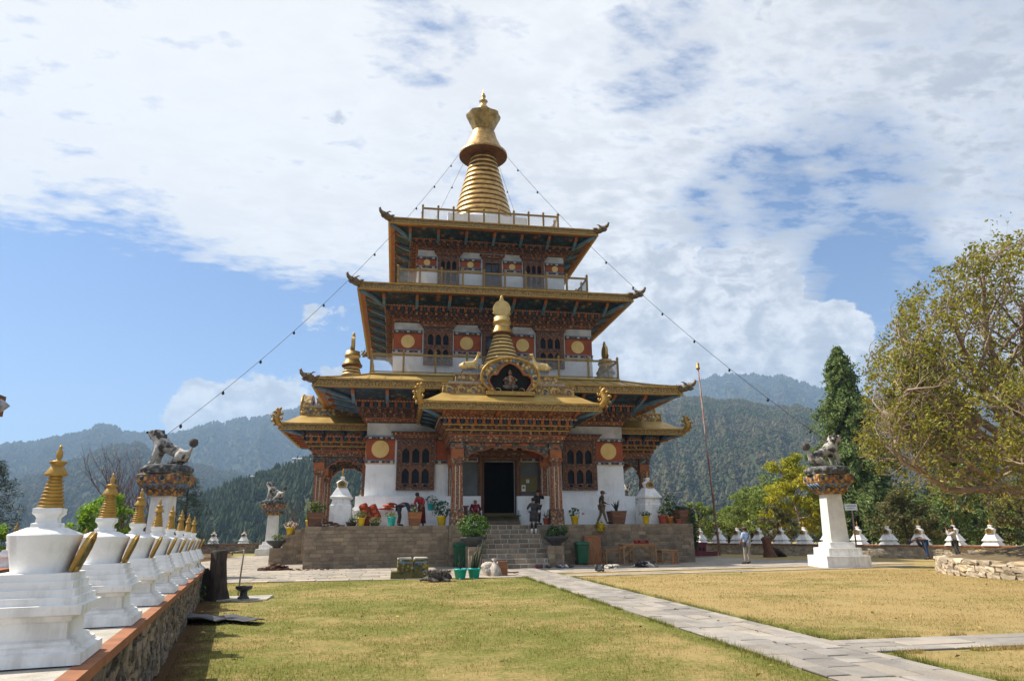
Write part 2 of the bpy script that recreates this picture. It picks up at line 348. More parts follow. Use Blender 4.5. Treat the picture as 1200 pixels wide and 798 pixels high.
# ------------------------------------------------------------------ mesh builders
class MB:
    def __init__(s):
        s.v = []; s.f = []; s.mi = []; s.mats = []; s.sm = []
        s.X = Matrix.Identity(4)

    def slot(s, m):
        m = M[m] if isinstance(m, str) else m
        for i, q in enumerate(s.mats):
            if q == m:
                return i
        s.mats.append(m)
        return len(s.mats) - 1

    def add(s, vs_, fs, m, smooth=False):
        o = len(s.v); k = s.slot(m); X = s.X
        s.v.extend([tuple(X @ Vector(p)) for p in vs_])
        for f in fs:
            s.f.append(tuple(i + o for i in f)); s.mi.append(k); s.sm.append(smooth)

    def box(s, x0, x1, y0, y1, z0, z1, m, taper=0.0, jit=0.0):
        t = taper
        v = [(x0, y0, z0), (x1, y0, z0), (x1, y1, z0), (x0, y1, z0), (x0 + t, y0 + t, z1), (x1 - t, y0 + t, z1), (x1 - t, y1 - t, z1), (x0 + t, y1 - t, z1)]
        if jit:
            v = [tuple(c + random.uniform(-jit, jit) for c in p) for p in v]
        s.add(v, [(0, 3, 2, 1), (4, 5, 6, 7), (0, 1, 5, 4), (1, 2, 6, 5), (2, 3, 7, 6), (3, 0, 4, 7)], m)

    def prism(s, poly, y0, y1, m, smooth=False):
        """polygon in (x, z) extruded along y"""
        n = len(poly)
        v = [(x, y0, z) for x, z in poly] + [(x, y1, z) for x, z in poly]
        f = [tuple(range(n)), tuple(range(2 * n - 1, n - 1, -1))]
        s.add(v, f, m)
        s.add(v, [(i, i + n, (i + 1) % n + n, (i + 1) % n) for i in range(n)], m, smooth)

    def lathe(s, prof, m, n=24, c=(0, 0, 0), smooth=True, rot=0.0, mats=None, wob=None):
        v = []; rings = []
        for (r, z) in prof:
            if r < 1e-6:
                rings.append([len(v)]); v.append((c[0], c[1], c[2] + z))
            else:
                ids = []
                for k in range(n):
                    a = 2 * PI * k / n + rot
                    rr = r * (wob(k, z) if wob else 1.0)
                    ids.append(len(v)); v.append((c[0] + rr * math.cos(a), c[1] + rr * math.sin(a), c[2] + z))
                rings.append(ids)
        if len(rings[0]) > 1:
            s.add([v[i] for i in rings[0]], [tuple(range(n - 1, -1, -1))], m if not mats else mats[0])
        if len(rings[-1]) > 1:
            s.add([v[i] for i in rings[-1]], [tuple(range(n))], m if not mats else mats[-1])
        groups = {}
        for j in range(len(rings) - 1):
            a, b = rings[j], rings[j + 1]
            mm = mats[j] if mats else m
            for k in range(n):
                k2 = (k + 1) % n
                if len(a) == 1 and len(b) == 1:
                    continue
                if len(a) == 1:
                    f = (a[0], b[k2], b[k])
                    f = (a[0], b[k], b[k2]) if False else f
                elif len(b) == 1:
                    f = (a[k], a[k2], b[0])
                else:
                    f = (a[k], a[k2], b[k2], b[k])
                groups.setdefault(mm if isinstance(mm, str) else mm.name, []).append(f)
        # share the vertices of the whole body where one material is used
        o = len(s.v)
        s.v.extend([tuple(s.X @ Vector(p)) for p in v])
        for mm, fs in groups.items():
            k = s.slot(mm if mm in M else bpy.data.materials[mm])
            for f in fs:
                s.f.append(tuple(i + o for i in f)); s.mi.append(k); s.sm.append(smooth)

    def tube(s, pts, rad, m, n=6, smooth=True, cap=True):
        pts = [Vector(p) for p in pts]
        if not hasattr(rad, '__len__'):
            rad = [rad] * len(pts)
        v = []; f = []
        u = None
        for i, p in enumerate(pts):
            t = (pts[min(i + 1, len(pts) - 1)] - pts[max(i - 1, 0)])
            if t.length < 1e-9:
                t = Vector((0, 0, 1))
            t.normalize()
            if u is None:
                u = t.orthogonal().normalized()
            else:
                u = (u - t * u.dot(t))
                u = u.normalized() if u.length > 1e-6 else t.orthogonal().normalized()
            b = t.cross(u)
            for k in range(n):
                a = 2 * PI * k / n
                v.append(tuple(p + (u * math.cos(a) + b * math.sin(a)) * rad[i]))
        for i in range(len(pts) - 1):
            for k in range(n):
                k2 = (k + 1) % n
                f.append((i * n + k, i * n + k2, (i + 1) * n + k2, (i + 1) * n + k))
        if cap:
            f.append(tuple(range(n - 1, -1, -1))); f.append(tuple(range((len(pts) - 1) * n, len(pts) * n)))
        s.add(v, f, m, smooth)

    def ball(s, c, r, m, n=10, k=6, jit=0.0):
        rx, ry, rz = r if hasattr(r, '__len__') else (r, r, r)
        v = [(c[0], c[1], c[2] - rz)]; f = []
        for i in range(1, k):
            th = PI * i / k
            for j in range(n):
                a = 2 * PI * j / n
                q = 1 + random.uniform(-jit, jit)
                v.append((c[0] + rx * q * math.sin(th) * math.cos(a), c[1] + ry * q * math.sin(th) * math.sin(a), c[2] - rz * q * math.cos(th)))
        v.append((c[0], c[1], c[2] + rz))
        for j in range(n):
            f.append((0, 1 + (j + 1) % n, 1 + j))
        for i in range(k - 2):
            for j in range(n):
                a = 1 + i * n + j; b = 1 + i * n + (j + 1) % n
                f.append((a, b, b + n, a + n))
        for j in range(n):
            f.append((1 + (k - 2) * n + j, 1 + (k - 2) * n + (j + 1) % n, len(v) - 1))
        s.add(v, f, m, True)

    def build(s, name, parent=None, loc=None, rot=0.0, bevel=0.0):
        me = bpy.data.meshes.new(name)
        me.from_pydata(s.v, [], s.f)
        for m in s.mats:
            me.materials.append(m)
        me.polygons.foreach_set('material_index', s.mi)
        me.polygons.foreach_set('use_smooth', s.sm)
        me.update()
        o = bpy.data.objects.new(name, me)
        COL.objects.link(o)
        if parent is not None:
            o.parent = parent
        if loc is not None:
            o.location = loc
        o.rotation_euler = (0, 0, rot)
        if bevel:
            b = o.modifiers.new('bevel', 'BEVEL'); b.width = bevel; b.segments = 2; b.limit_method = 'ANGLE'
        return o


def tag(o, label, cat, group=None, kind=None):
    if label:
        o['label'] = label
    if cat:
        o['category'] = cat
    if group:
        o['group'] = group
    if kind:
        o['kind'] = kind
    return o


def thing(name, label, cat, loc=(0, 0, 0), rot=0.0, group=None):
    o = bpy.data.objects.new(name, None)
    COL.objects.link(o)
    o.empty_display_size = 0.2
    o.location = loc
    o.rotation_euler = (0, 0, rot)
    return tag(o, label, cat, group)


def part_empty(name, parent, loc=(0, 0, 0), rot=0.0):
    o = bpy.data.objects.new(name, None)
    COL.objects.link(o)
    o.parent = parent
    o.location = loc
    o.rotation_euler = (0, 0, rot)
    return o


KIDS = {}


def dup(root, loc, rot, label, group=None):
    """copy of a thing with its parts and their sub-parts, sharing mesh data"""
    def cp(o, parent):
        c = o.copy(); COL.objects.link(c)
        if parent is not None:
            c.parent = parent
        for ch in [x for x in ALL() if x.parent == o]:
            cp(ch, c)
        return c
    ALL = lambda: KIDS.setdefault(root.name, [x for x in COL.objects if x.parent is not None])
    c = cp(root, None)
    c.location = loc; c.rotation_euler = (0, 0, rot)
    c['label'] = label
    if group:
        c['group'] = group
    return c


def np_mesh(name, V, F, mats, mi=None, parent=None, smooth=False):
    me = bpy.data.meshes.new(name)
    V = np.asarray(V, np.float32); F = np.asarray(F, np.int32)
    me.vertices.add(len(V)); me.vertices.foreach_set('co', V.ravel())
    k = F.shape[1]
    me.loops.add(F.size); me.loops.foreach_set('vertex_index', F.ravel())
    me.polygons.add(len(F))
    me.polygons.foreach_set('loop_start', np.arange(0, F.size, k, dtype=np.int32))
    me.polygons.foreach_set('loop_total', np.full(len(F), k, np.int32))
    for m in mats:
        me.materials.append(M[m] if isinstance(m, str) else m)
    if mi is not None:
        me.polygons.foreach_set('material_index', np.asarray(mi, np.int32))
    me.polygons.foreach_set('use_smooth', np.full(len(F), smooth))
    me.update(calc_edges=True)
    me.validate()
    o = bpy.data.objects.new(name, me)
    COL.objects.link(o)
    if parent is not None:
        o.parent = parent
    return o


def skin(name, nodes, edges, mats, parent=None, sub=1, root=None, post=None, loc=None):
    """one continuous body grown from joints: nodes name -> (x, y, z, r)"""
    keys = list(nodes)
    ix = {k: i for i, k in enumerate(keys)}
    me = bpy.data.meshes.new(name)
    me.from_pydata([nodes[k][:3] for k in keys], [(ix[a], ix[b]) for a, b in edges], [])
    o = bpy.data.objects.new(name, me)
    COL.objects.link(o)
    o.modifiers.new('skin', 'SKIN')
    sv = me.skin_vertices[0].data
    for k in keys:
        r = nodes[k][3]
        sv[ix[k]].radius = r if hasattr(r, '__len__') else (r, r)
        sv[ix[k]].use_root = False
    sv[ix[root or keys[0]]].use_root = True
    o.modifiers['skin'].use_smooth_shade = True
    s_ = o.modifiers.new('sub', 'SUBSURF'); s_.levels = sub; s_.render_levels = sub
    dg = bpy.context.evaluated_depsgraph_get()
    dg.update()
    out = bpy.data.meshes.new_from_object(o.evaluated_get(dg))
    bpy.data.objects.remove(o); bpy.data.meshes.remove(me)
    out.name = name
    out.materials.clear()
    for m in mats:
        out.materials.append(M[m] if isinstance(m, str) else m)
    for p in out.polygons:
        p.use_smooth = True
        p.material_index = post(p.center) if post else 0
    r = bpy.data.objects.new(name, out)
    COL.objects.link(r)
    if parent is not None:
        r.parent = parent
    if loc is not None:
        r.location = loc
    return r


# value noise in numpy for terrain
_G = np.random.default_rng(5).random((256, 256))


def vnoise(x, y):
    xi = np.floor(x).astype(int); yi = np.floor(y).astype(int)
    fx = x - xi; fy = y - yi
    fx = fx * fx * (3 - 2 * fx); fy = fy * fy * (3 - 2 * fy)
    g = lambda a, b: _G[a & 255, b & 255]
    return (g(xi, yi) * (1 - fx) + g(xi + 1, yi) * fx) * (1 - fy) + (g(xi, yi + 1) * (1 - fx) + g(xi + 1, yi + 1) * fx) * fy


def fbm(x, y, o=4):
    s = 0; a = 0.5
    for i in range(o):
        s = s + a * vnoise(x * 2 ** i + 17.3 * i, y * 2 ** i + 5.1 * i); a *= 0.5
    return s


XC, YC = 5.612, 45.335
HP = 1.954

# ================================================================== the setting: ground, hills, paving
def ground_mat(name='lawn_turf', blade=False):
    m = bpy.data.materials.new(name)
    m.use_nodes = True
    t = NT(m.node_tree)
    tc = t.n('ShaderNodeTexCoord').outputs['Object']
    sp = t.n('ShaderNodeSeparateXYZ', Vector=tc)
    n1 = t.noise(tc, 0.33, 6.0, 0.62)
    n2 = t.noise(tc, 2.1, 6.0, 0.65)
    n3 = t.noise(tc, 14.0, 4.0, 0.7)
    # the lawn is greener west of the path, more parched east of it
    east = t.map(sp.outputs[0], 3.0, 8.0, -0.06, 0.055)
    k = t.math('ADD', t.math('ADD', t.math('MULTIPLY', n1, 0.55), t.math('MULTIPLY', n2, 0.35)), t.math('ADD', east, t.math('MULTIPLY', n3, 0.22)))
    k = t.math('SUBTRACT', k, t.map(t.math('ABSOLUTE', t.math('SUBTRACT', sp.outputs[0], 5.6)), 0.85, 1.35, 0.16, 0.0))
    c = t.mix(t.map(k, 0.43, 0.64), (0.160, 0.170, 0.035), (0.395, 0.285, 0.120))
    c = t.mix(t.map(n3, 0.42, 0.75, 0.0, 0.5), c, (0.39, 0.305, 0.15))
    # bare reddish soil in the strip along the foot of the west wall
    dl = t.math('ADD', t.math('ADD', sp.outputs[0], 0.78), t.math('MULTIPLY', sp.outputs[1], 0.2055))
    dl = t.math('ADD', dl, t.math('MULTIPLY', t.math('SUBTRACT', n2, 0.5), 1.6))
    c = t.mix(t.map(dl, 0.15, 0.75, 0.85, 0.0), c, (0.105, 0.052, 0.030))
    # rough scrub beyond the garden
    d = t.vmath('LENGTH', t.vmath('SUBTRACT', tc, (8.0, 36.0, 0.0)))
    c = t.mix(t.map(d, 62, 80), c, (0.045, 0.060, 0.022))
    if blade:
        rnd = t.n('ShaderNodeNewGeometry').outputs['Random Per Island']
        c = t.mix(t.map(t.math('FRACT', t.math('MULTIPLY', rnd, 13.7)), 0.3, 1.0, 0.0, 0.55, False), c, (0.21, 0.205, 0.045))
        c = t.n('ShaderNodeHueSaturation', Value=t.map(rnd, 0, 1, 0.75, 1.5, False), Color=c).outputs[0]
        b1 = t.n('ShaderNodeBsdfDiffuse', Color=c)
        b2 = t.n('ShaderNodeBsdfTranslucent', Color=c)
        ms = t.n('ShaderNodeMixShader', Fac=0.4)
        t.t.links.new(b1.outputs[0], ms.inputs[1]); t.t.links.new(b2.outputs[0], ms.inputs[2])
        o = t.n('ShaderNodeOutputMaterial')
        t.t.links.new(ms.outputs[0], o.inputs[0])
        return m
    b = t.n('ShaderNodeBsdfPrincipled', Base_Color=c, Roughness=0.95)
    b.inputs['Specular IOR Level'].default_value = 0.1
    bn = t.n('ShaderNodeBump', Height=t.math('ADD', n3, t.noise(tc, 60.0, 3.0, 0.7)), Strength=0.8, Distance=0.03)
    t.t.links.new(bn.outputs[0], b.inputs['Normal'])
    o = t.n('ShaderNodeOutputMaterial')
    t.t.links.new(b.outputs[0], o.inputs[0])
    return m


M['turf'] = ground_mat()
M['blade'] = ground_mat('lawn_blade', True)
# one ground sheet: level garden on its spur, falling to the valley and running to the horizon
rr = np.array([0, 4, 8, 12, 16, 20, 26, 32, 40, 50, 60, 70, 80, 95, 115, 140, 180, 240, 400, 800, 1600, 2500, 3400.0])
na = 96
gv = [(8.0, 36.0, 0.0)]
for r_ in rr[1:]:
    for k in range(na):
        a = 2 * PI * k / na
        x, y = 8 + r_ * math.cos(a), 36 + r_ * math.sin(a)
        f = min(max((r_ - 74) / 150, 0), 1)
        z = -90 * f * f * (3 - 2 * f)
        gv.append((x, y, z))
gm = MB()
gf = [(0, 1 + k, 1 + (k + 1) % na) for k in range(na)]
for i in range(len(rr) - 2):
    for k in range(na):
        a = 1 + i * na + k; b = 1 + i * na + (k + 1) % na
        gf.append((a, a + na, b + na, b))
gm.add(gv, gf, 'turf', True)
tag(gm.build('ground'), None, None, None, 'structure')


def forest_floor(name, c1, c2, c3, scale):
    return mat(name, c1, c2, scale, 0.95, bump=0.0, dirt=c3, dscale=scale * 0.3, damt=0.6, spec=0.1)


M['hillfloor'] = forest_floor('hill_scrub', (0.035, 0.048, 0.020), (0.055, 0.060, 0.028), (0.16, 0.125, 0.065), 0.02)
M['hillfar'] = forest_floor('far_mountain_woods', (0.028, 0.042, 0.020), (0.045, 0.055, 0.028), (0.085, 0.075, 0.045), 0.006)
M['conifer'] = mat('forest_conifer', (0.030, 0.050, 0.020), (0.045, 0.066, 0.026), 0.05, 0.95, isl=0.45, spec=0.1, col3=(0.060, 0.070, 0.030))
M['broadleaf'] = mat('forest_broadleaf', (0.034, 0.056, 0.020), (0.088, 0.080, 0.040), 0.009, 0.95, isl=0.45, spec=0.1, col3=(0.095, 0.082, 0.048))


def crest(pts):
    az = np.array([p[0] for p in pts]); el = np.array([p[1] for p in pts])
    def f(a):
        return np.interp(a, az, el)
    return f


def hill(name, pts, r0, r1, r2, zf, mt, az_pad, rough, ntree, th, tree_mat, cone, tname, seed, spur=1.0, nr=60, ncol=150, tmin=0.12, power=0.9):
    """a mountain whose crest stands at r1 metres, its foot at r0, with the trees that clothe it"""
    rg = np.random.default_rng(seed)
    cf = crest(pts)
    a0, a1 = pts[0][0] - az_pad, pts[-1][0] + az_pad

    def H(a, t):
        zc_ = 1.6 + r1 * cf(a)
        zc_ = zc_ + rough * (fbm(a * 60 + seed, a * 0 + 3.3, 4) - 0.47) * 2
        rad = np.where(t < 1, r0 + (r1 - r0) * t, r1 + (r2 - r1) * (t - 1))
        up_ = np.clip(t, 0, 1) ** power
        z = zf + (zc_ - zf) * up_
        z = np.where(t > 1, zc_ - (zc_ - zf) * 0.5 * (t - 1), z)
        amp = spur * np.clip(t * (1 - np.clip(t, 0, 1)) * 4, 0, 1)
        ridge = 1 - np.abs(2 * fbm(a * 26 + 0.5 * t + seed, t * 2.0 + seed, 4) - 0.95) * 2
        z = z + amp * (zc_ - zf) * 0.16 * (ridge - 0.4)
        return rad, z

    A, T = np.meshgrid(np.linspace(a0, a1, ncol), np.linspace(0, 1.6, nr))
    rad, Z = H(A, T)
    V = np.stack([rad * np.sin(A), rad * np.cos(A), Z], -1).reshape(-1, 3)
    i = np.arange(nr - 1)[:, None] * ncol + np.arange(ncol - 1)[None, :]
    F = np.stack([i, i + 1, i + ncol + 1, i + ncol], -1).reshape(-1, 4)
    tag(np_mesh(name, V, F, [mt], smooth=True), None, None, None, 'structure')
    # the woods
    t = np.sqrt(rg.uniform(tmin ** 2, 1.04, ntree))
    a = rg.uniform(a0, a1, ntree)
    keep = fbm(a * 40 + seed * 3, t * 9 + 7, 3) < 0.66
    t, a = t[keep], a[keep]
    rad, z = H(a, t)
    n = len(a)
    h = th * rg.uniform(0.55, 1.25, n)
    seg = 6
    lv = [(0.10, 0.34), (0.42, 0.36), (0.75, 0.22)] if not cone else [(0.12, 0.26), (0.30, 0.25), (0.65, 0.13)]
    ang = np.arange(seg) * 2 * PI / seg
    P = []
    for zz, rr_ in lv:
        jit = rg.uniform(0.65, 1.3, (n, seg))
        ro = rg.uniform(0, PI, n)[:, None]
        P.append(np.stack([np.cos(ang + ro) * rr_ * h[:, None] * jit, np.sin(ang + ro) * rr_ * h[:, None] * jit, (zz + rg.uniform(-0.05, 0.05, (n, seg))) * h[:, None]], -1))
    top = np.stack([np.zeros(n), np.zeros(n), h], -1)[:, None, :]
    V = np.concatenate(P + [top], 1)
    V = V + np.stack([rad * np.sin(a), rad * np.cos(a), z], -1)[:, None, :]
    per = seg * 3 + 1
    tri = []
    for lvl in range(2):
        for k in range(seg):
            k2 = (k + 1) % seg
            tri += [(lvl * seg + k, lvl * seg + k2, (lvl + 1) * seg + k2), (lvl * seg + k, (lvl + 1) * seg + k2, (lvl + 1) * seg + k)]
    for k in range(seg):
        tri.append((2 * seg + k, 2 * seg + (k + 1) % seg, 3 * seg))
    tri = np.array(tri)
    F = (tri[None] + (np.arange(n) * per)[:, None, None]).reshape(-1, 3)
    tag(np_mesh(tname, V.reshape(-1, 3), F, [tree_mat], smooth=False), None, None, None, 'stuff')
    return H


RA = [(-0.62, 0.075), (-0.475, 0.1), (-0.443, 0.106), (-0.402, 0.122), (-0.377, 0.132), (-0.346, 0.125), (-0.317, 0.121), (-0.292, 0.124), (-0.258, 0.137), (-0.226, 0.145), (-0.194, 0.153), (-0.145, 0.169), (-0.082, 0.186), (0.003, 0.19), (0.12, 0.15), (0.25, 0.13)]
RB = [(-0.62, 0.035), (-0.468, 0.051), (-0.421, 0.072), (-0.363, 0.103), (-0.33, 0.106), (-0.273, 0.088), (-0.188, 0.070), (-0.1, 0.05)]
RC = [(-0.38, -0.02), (-0.263, 0.040), (-0.229, 0.056), (-0.167, 0.079), (-0.117, 0.096), (-0.054, 0.105), (0.006, 0.108), (0.08, 0.105), (0.18, 0.08)]
RD = [(0.2, 0.13), (0.30, 0.155), (0.367, 0.182), (0.416, 0.198), (0.459, 0.214), (0.485, 0.209), (0.511, 0.207), (0.54, 0.203), (0.566, 0.197), (0.612, 0.179), (0.645, 0.166), (0.731, 0.153), (0.9, 0.13)]
RE = [(0.16, 0.12), (0.25, 0.15), (0.317, 0.171), (0.415, 0.181), (0.485, 0.174), (0.572, 0.157), (0.612, 0.142), (0.689, 0.124), (0.85, 0.10)]
hill('mountain_range', RA, 1900, 3600, 5000, -90, 'hillfar', 0.05, 30, 21000, 17, 'broadleaf', False, 'mountain_forest', 3)
hill('mountain_spur', RB, 900, 2000, 2600, -90, 'hillfar', 0.03, 16, 15000, 13, 'broadleaf', False, 'spur_forest', 8)
HC = hill('wooded_hillside', RC, 230, 640, 800, -60, 'hillfloor', 0.02, 3, 7500, 7.5, 'conifer', True, 'pine_forest', 21, spur=0.6)
hill('mountain_peak', RD, 2000, 3800, 5200, -90, 'hillfar', 0.05, 32, 21000, 17, 'broadleaf', False, 'peak_forest', 34)
HE = hill('forested_slope', RE, 420, 1500, 2000, -80, 'hillfloor', 0.03, 12, 46000, 7.5, 'broadleaf', False, 'slope_forest', 55, spur=0.35)

# the valley air between the garden and the far ridges
hz = MB()
hz.box(-4400, 5400, -3700, 5900, -97, 900, 'white')
hzo = hz.build('haze')
hm = bpy.data.materials.new('valley_haze')
hm.use_nodes = True
t = NT(hm.node_tree)
pv = t.n('ShaderNodeVolumePrincipled', Color=(0.45, 0.68, 1.0), Density=0.00021, Anisotropy=0.1)
ho = t.n('ShaderNodeOutputMaterial')
t.t.links.new(pv.outputs[0], ho.inputs['Volume'])
hzo.data.materials.clear()
hzo.data.materials.append(hm)
tag(hzo, None, None, None, 'stuff')


# ------------------------------------------------------------------ paving
def slabs(mb, quad, rows, lens, m, zt, gap=0.012, jz=0.004, th=0.05, hide=0.0):
    """flagstones in rows over a quad (p00, p10, p11, p01); rows run from p00 to p10"""
    p00, p10, p11, p01 = [Vector(p) for p in quad]
    W = (p01 - p00).length
    L = (p10 - p00).length
    v = 0.0
    while v < W - 1e-4:
        h_ = min(random.uniform(*rows), W - v)
        if W - v - h_ < rows[0] * 0.5:
            h_ = W - v
        u = -random.uniform(0, lens[0])
        while u < L:
            l_ = random.uniform(*lens)
            a0, a1 = max(u, 0) + gap / 2, min(u + l_, L) - gap / 2
            b0, b1 = v + gap / 2, v + h_ - gap / 2
            u += l_
            if a1 - a0 < 0.04 or random.random() < hide:
                continue
            def at(a, b):
                s_, t_ = a / L, b / W
                return (p00 * (1 - s_) + p10 * s_) * (1 - t_) + (p01 * (1 - s_) + p11 * s_) * t_
            j = lambda: random.uniform(-gap * 0.5, gap * 0.5)
            q = [at(a0 + j(), b0 + j()), at(a1 + j(), b0 + j()), at(a1 + j(), b1 + j()), at(a0 + j(), b1 + j())]
            tz = zt + random.uniform(-jz, jz)
            tl = [random.uniform(-jz, jz) * 0.5 for _ in range(4)]
            e = 0.008
            cx = sum((p for p in q), Vector((0, 0))) / 4
            top = [(p.x + (cx.x - p.x) * e * 3, p.y + (cx.y - p.y) * e * 3, tz + tl[i]) for i, p in enumerate(q)]
            mid = [(p.x, p.y, tz - 0.007) for p in q]
            bot = [(p.x, p.y, tz - th) for p in q]
            mb.add(bot + mid + top, [(0, 1, 5, 4), (1, 2, 6, 5), (2, 3, 7, 6), (3, 0, 4, 7), (4, 5, 9, 8), (5, 6, 10, 9), (6, 7, 11, 10), (7, 4, 8, 11), (8, 9, 10, 11)], m)
        v += h_


def pave(name, quads, rows, lens, m, zt=0.028, bed=True, **k):
    mb = MB()
    for q in quads:
        slabs(mb, q, rows, lens, m, zt, **k)
        if bed:
            mb.add([(p[0], p[1], zt - 0.014) for p in q], [(0, 1, 2, 3)], 'earth')
    tag(mb.build(name), None, None, None, 'structure')


pave('garden_path', [[(4.82, 31.9), (4.82, -2.5), (6.40, -2.5), (6.40, 31.9)]], (0.24, 0.46), (0.45, 1.05), 'slabgrey', gap=0.022, jz=0.006)
pave('crossing_path', [[(6.44, 9.0), (18.0, 8.96), (18.0, 9.92), (6.44, 10.0)]], (0.28, 0.40), (0.5, 1.2), 'slabgrey', zt=0.024, gap=0.02)
pave('border_path', [[(6.44, 25.85), (22.5, 27.75), (22.5, 28.6), (6.44, 26.75)]], (0.25, 0.32), (0.5, 1.0), 'slab', zt=0.024)
pave('forecourt_paving', [[(-8.6, 26.1), (4.76, 26.1), (4.76, 36.0), (-8.6, 36.0)], [(-11.5, 36.06), (-4.4, 36.06), (-4.4, 58.0), (-11.5, 58.0)],
                          [(6.46, 28.0), (24.0, 29.9), (22.2, 36.0), (6.46, 36.0)], [(15.0, 36.06), (20.2, 36.06), (19.5, 54.0), (15.0, 54.0)], [(4.80, 31.96), (6.42, 31.96), (6.42, 35.5), (4.80, 35.5)]], (0.45, 0.75), (0.6, 1.25), 'slab', gap=0.022)

# ================================================================== walls
def stone(cx, cy, cz, sx, sy, sz, jit, yaw=0.0):
    """a rounded rough block: 26 vertices"""
    out = []
    for i in (-1, 0, 1):
        for j in (-1, 0, 1):
            for k in (-1, 0, 1):
                if i == j == k == 0:
                    continue
                n = abs(i) + abs(j) + abs(k)
                s_ = {1: 1.0, 2: 0.97, 3: 0.91}[n]
                out.append((i * s_, j * s_, k * s_))
    V = np.array(out) * np.array([sx, sy, sz]) / 2
    V = V + RNG.uniform(-jit, jit, V.shape)
    c, s_ = math.cos(yaw), math.sin(yaw)
    V = np.stack([V[:, 0] * c - V[:, 1] * s_ + cx, V[:, 0] * s_ + V[:, 1] * c + cy, V[:, 2] + cz], -1)
    return V


_ids = {}
_n = 0
for i in (-1, 0, 1):
    for j in (-1, 0, 1):
        for k in (-1, 0, 1):
            if not (i == j == k == 0):
                _ids[(i, j, k)] = _n; _n += 1
STONE_F = []
for ax in range(3):
    for sg in (-1, 1):
        o1, o2 = [(1, 2), (2, 0), (0, 1)][ax]
        for a in (-1, 0):
            for b in (-1, 0):
                q = []
                for (da, db) in ((0, 0), (1, 0), (1, 1), (0, 1)):
                    c_ = [0, 0, 0]; c_[ax] = sg; c_[o1] = a + da; c_[o2] = b + db
                    q.append(_ids[tuple(c_)])
                STONE_F.append(q if sg > 0 else q[::-1])
STONE_F = np.array(STONE_F)


def rubble_face(name, path, hts, m, size=(0.12, 0.30), course=(0.07, 0.16), depth=0.16, jit=0.014, parent=None):
    """stones laid in rough courses along a ground path (list of (x, y)); hts = wall height at each path point"""
    P = [Vector(p) for p in path]
    d = [0.0]
    for a, b in zip(P, P[1:]):
        d.append(d[-1] + (b - a).length)
    L = d[-1]
    Vs = []
    xs = np.array([p.x for p in P]); ys = np.array([p.y for p in P])
    hh = lambda u: float(np.interp(u, d, hts))
    z = 0.0
    zmax = max(hts)
    while z < zmax:
        ch = random.uniform(*course)
        u = -random.uniform(0, size[0])
        while u < L:
            l_ = random.uniform(*size)
            um = min(max(u + l_ / 2, 0), L)
            H_ = hh(um)
            if z + ch * 0.6 < H_ and u + l_ > 0.02 and u < L - 0.02:
                x, y = np.interp(um, d, xs), np.interp(um, d, ys)
                x2, y2 = np.interp(min(um + 0.05, L), d, xs), np.interp(min(um + 0.05, L), d, ys)
                x1, y1 = np.interp(max(um - 0.05, 0), d, xs), np.interp(max(um - 0.05, 0), d, ys)
                yaw = math.atan2(y2 - y1, x2 - x1)
                h2 = min(ch, H_ - z)
                nx, ny = math.sin(yaw), -math.cos(yaw)
                off = random.uniform(-0.02, 0.02) - depth * 0.5
                Vs.append(stone(x - nx * -off, y - ny * -off, z + h2 / 2 + random.uniform(-0.012, 0.012), l_ * 0.97, depth, h2 * 1.0, jit, yaw))
            u += l_
        z += ch * 0.96
    n = len(Vs)
    V = np.concatenate(Vs)
    F = (STONE_F[None] + (np.arange(n) * 26)[:, None, None]).reshape(-1, 4)
    return np_mesh(name, V, F, [m], parent=parent, smooth=False)


# west wall: deck, coping and rubble face (the face looks towards +x)
wx = lambda y: -0.745 - 0.2055 * y          # plan line of the coping's outer edge
wz = lambda y: 0.905 - 0.0088 * y
W0, W1 = 0.6, 20.7
ww = thing('garden_wall', 'low rubble wall with red coping carrying the near row of white chortens', 'wall')
path = [(wx(y) - 0.04, y) for y in np.linspace(W0, W1, 12)]
rubble_face('rubble', path, [wz(y) - 0.06 for y in np.linspace(W0, W1, 12)], 'rubble', (0.10, 0.30), (0.06, 0.15), 0.2, 0.018, ww)
mb = MB()
c_, s_ = math.cos(0.2027), math.sin(0.2027)
def wq(y0, y1, o0, o1, z0, z1, m, mb):
    """a strip along the wall: offsets measured westwards from the coping edge"""
    v = []
    for (y, o, dz) in ((y0, o0, z0), (y0, o1, z0), (y1, o1, z0), (y1, o0, z0), (y0, o0, z1), (y0, o1, z1), (y1, o1, z1), (y1, o0, z1)):
        v.append((wx(y) - o * c_, y - o * s_, wz(y) + dz))
    mb.add(v, [(0, 1, 2, 3), (7, 6, 5, 4), (4, 5, 1, 0), (5, 6, 2, 1), (6, 7, 3, 2), (7, 4, 0, 3)], m)
wq(W0, W1, 0.15, 1.35, -0.95, -0.08, 'mortar', mb)
mb.build('core', ww)
mb = MB(); wq(W0, W1, 0.0, 0.11, -0.065, 0.004, 'coping', mb); mb.build('coping', ww)
mb = MB(); wq(W0, W1, 0.113, 1.40, -0.075, 0.0, 'concrete', mb); mb.build('deck', ww)

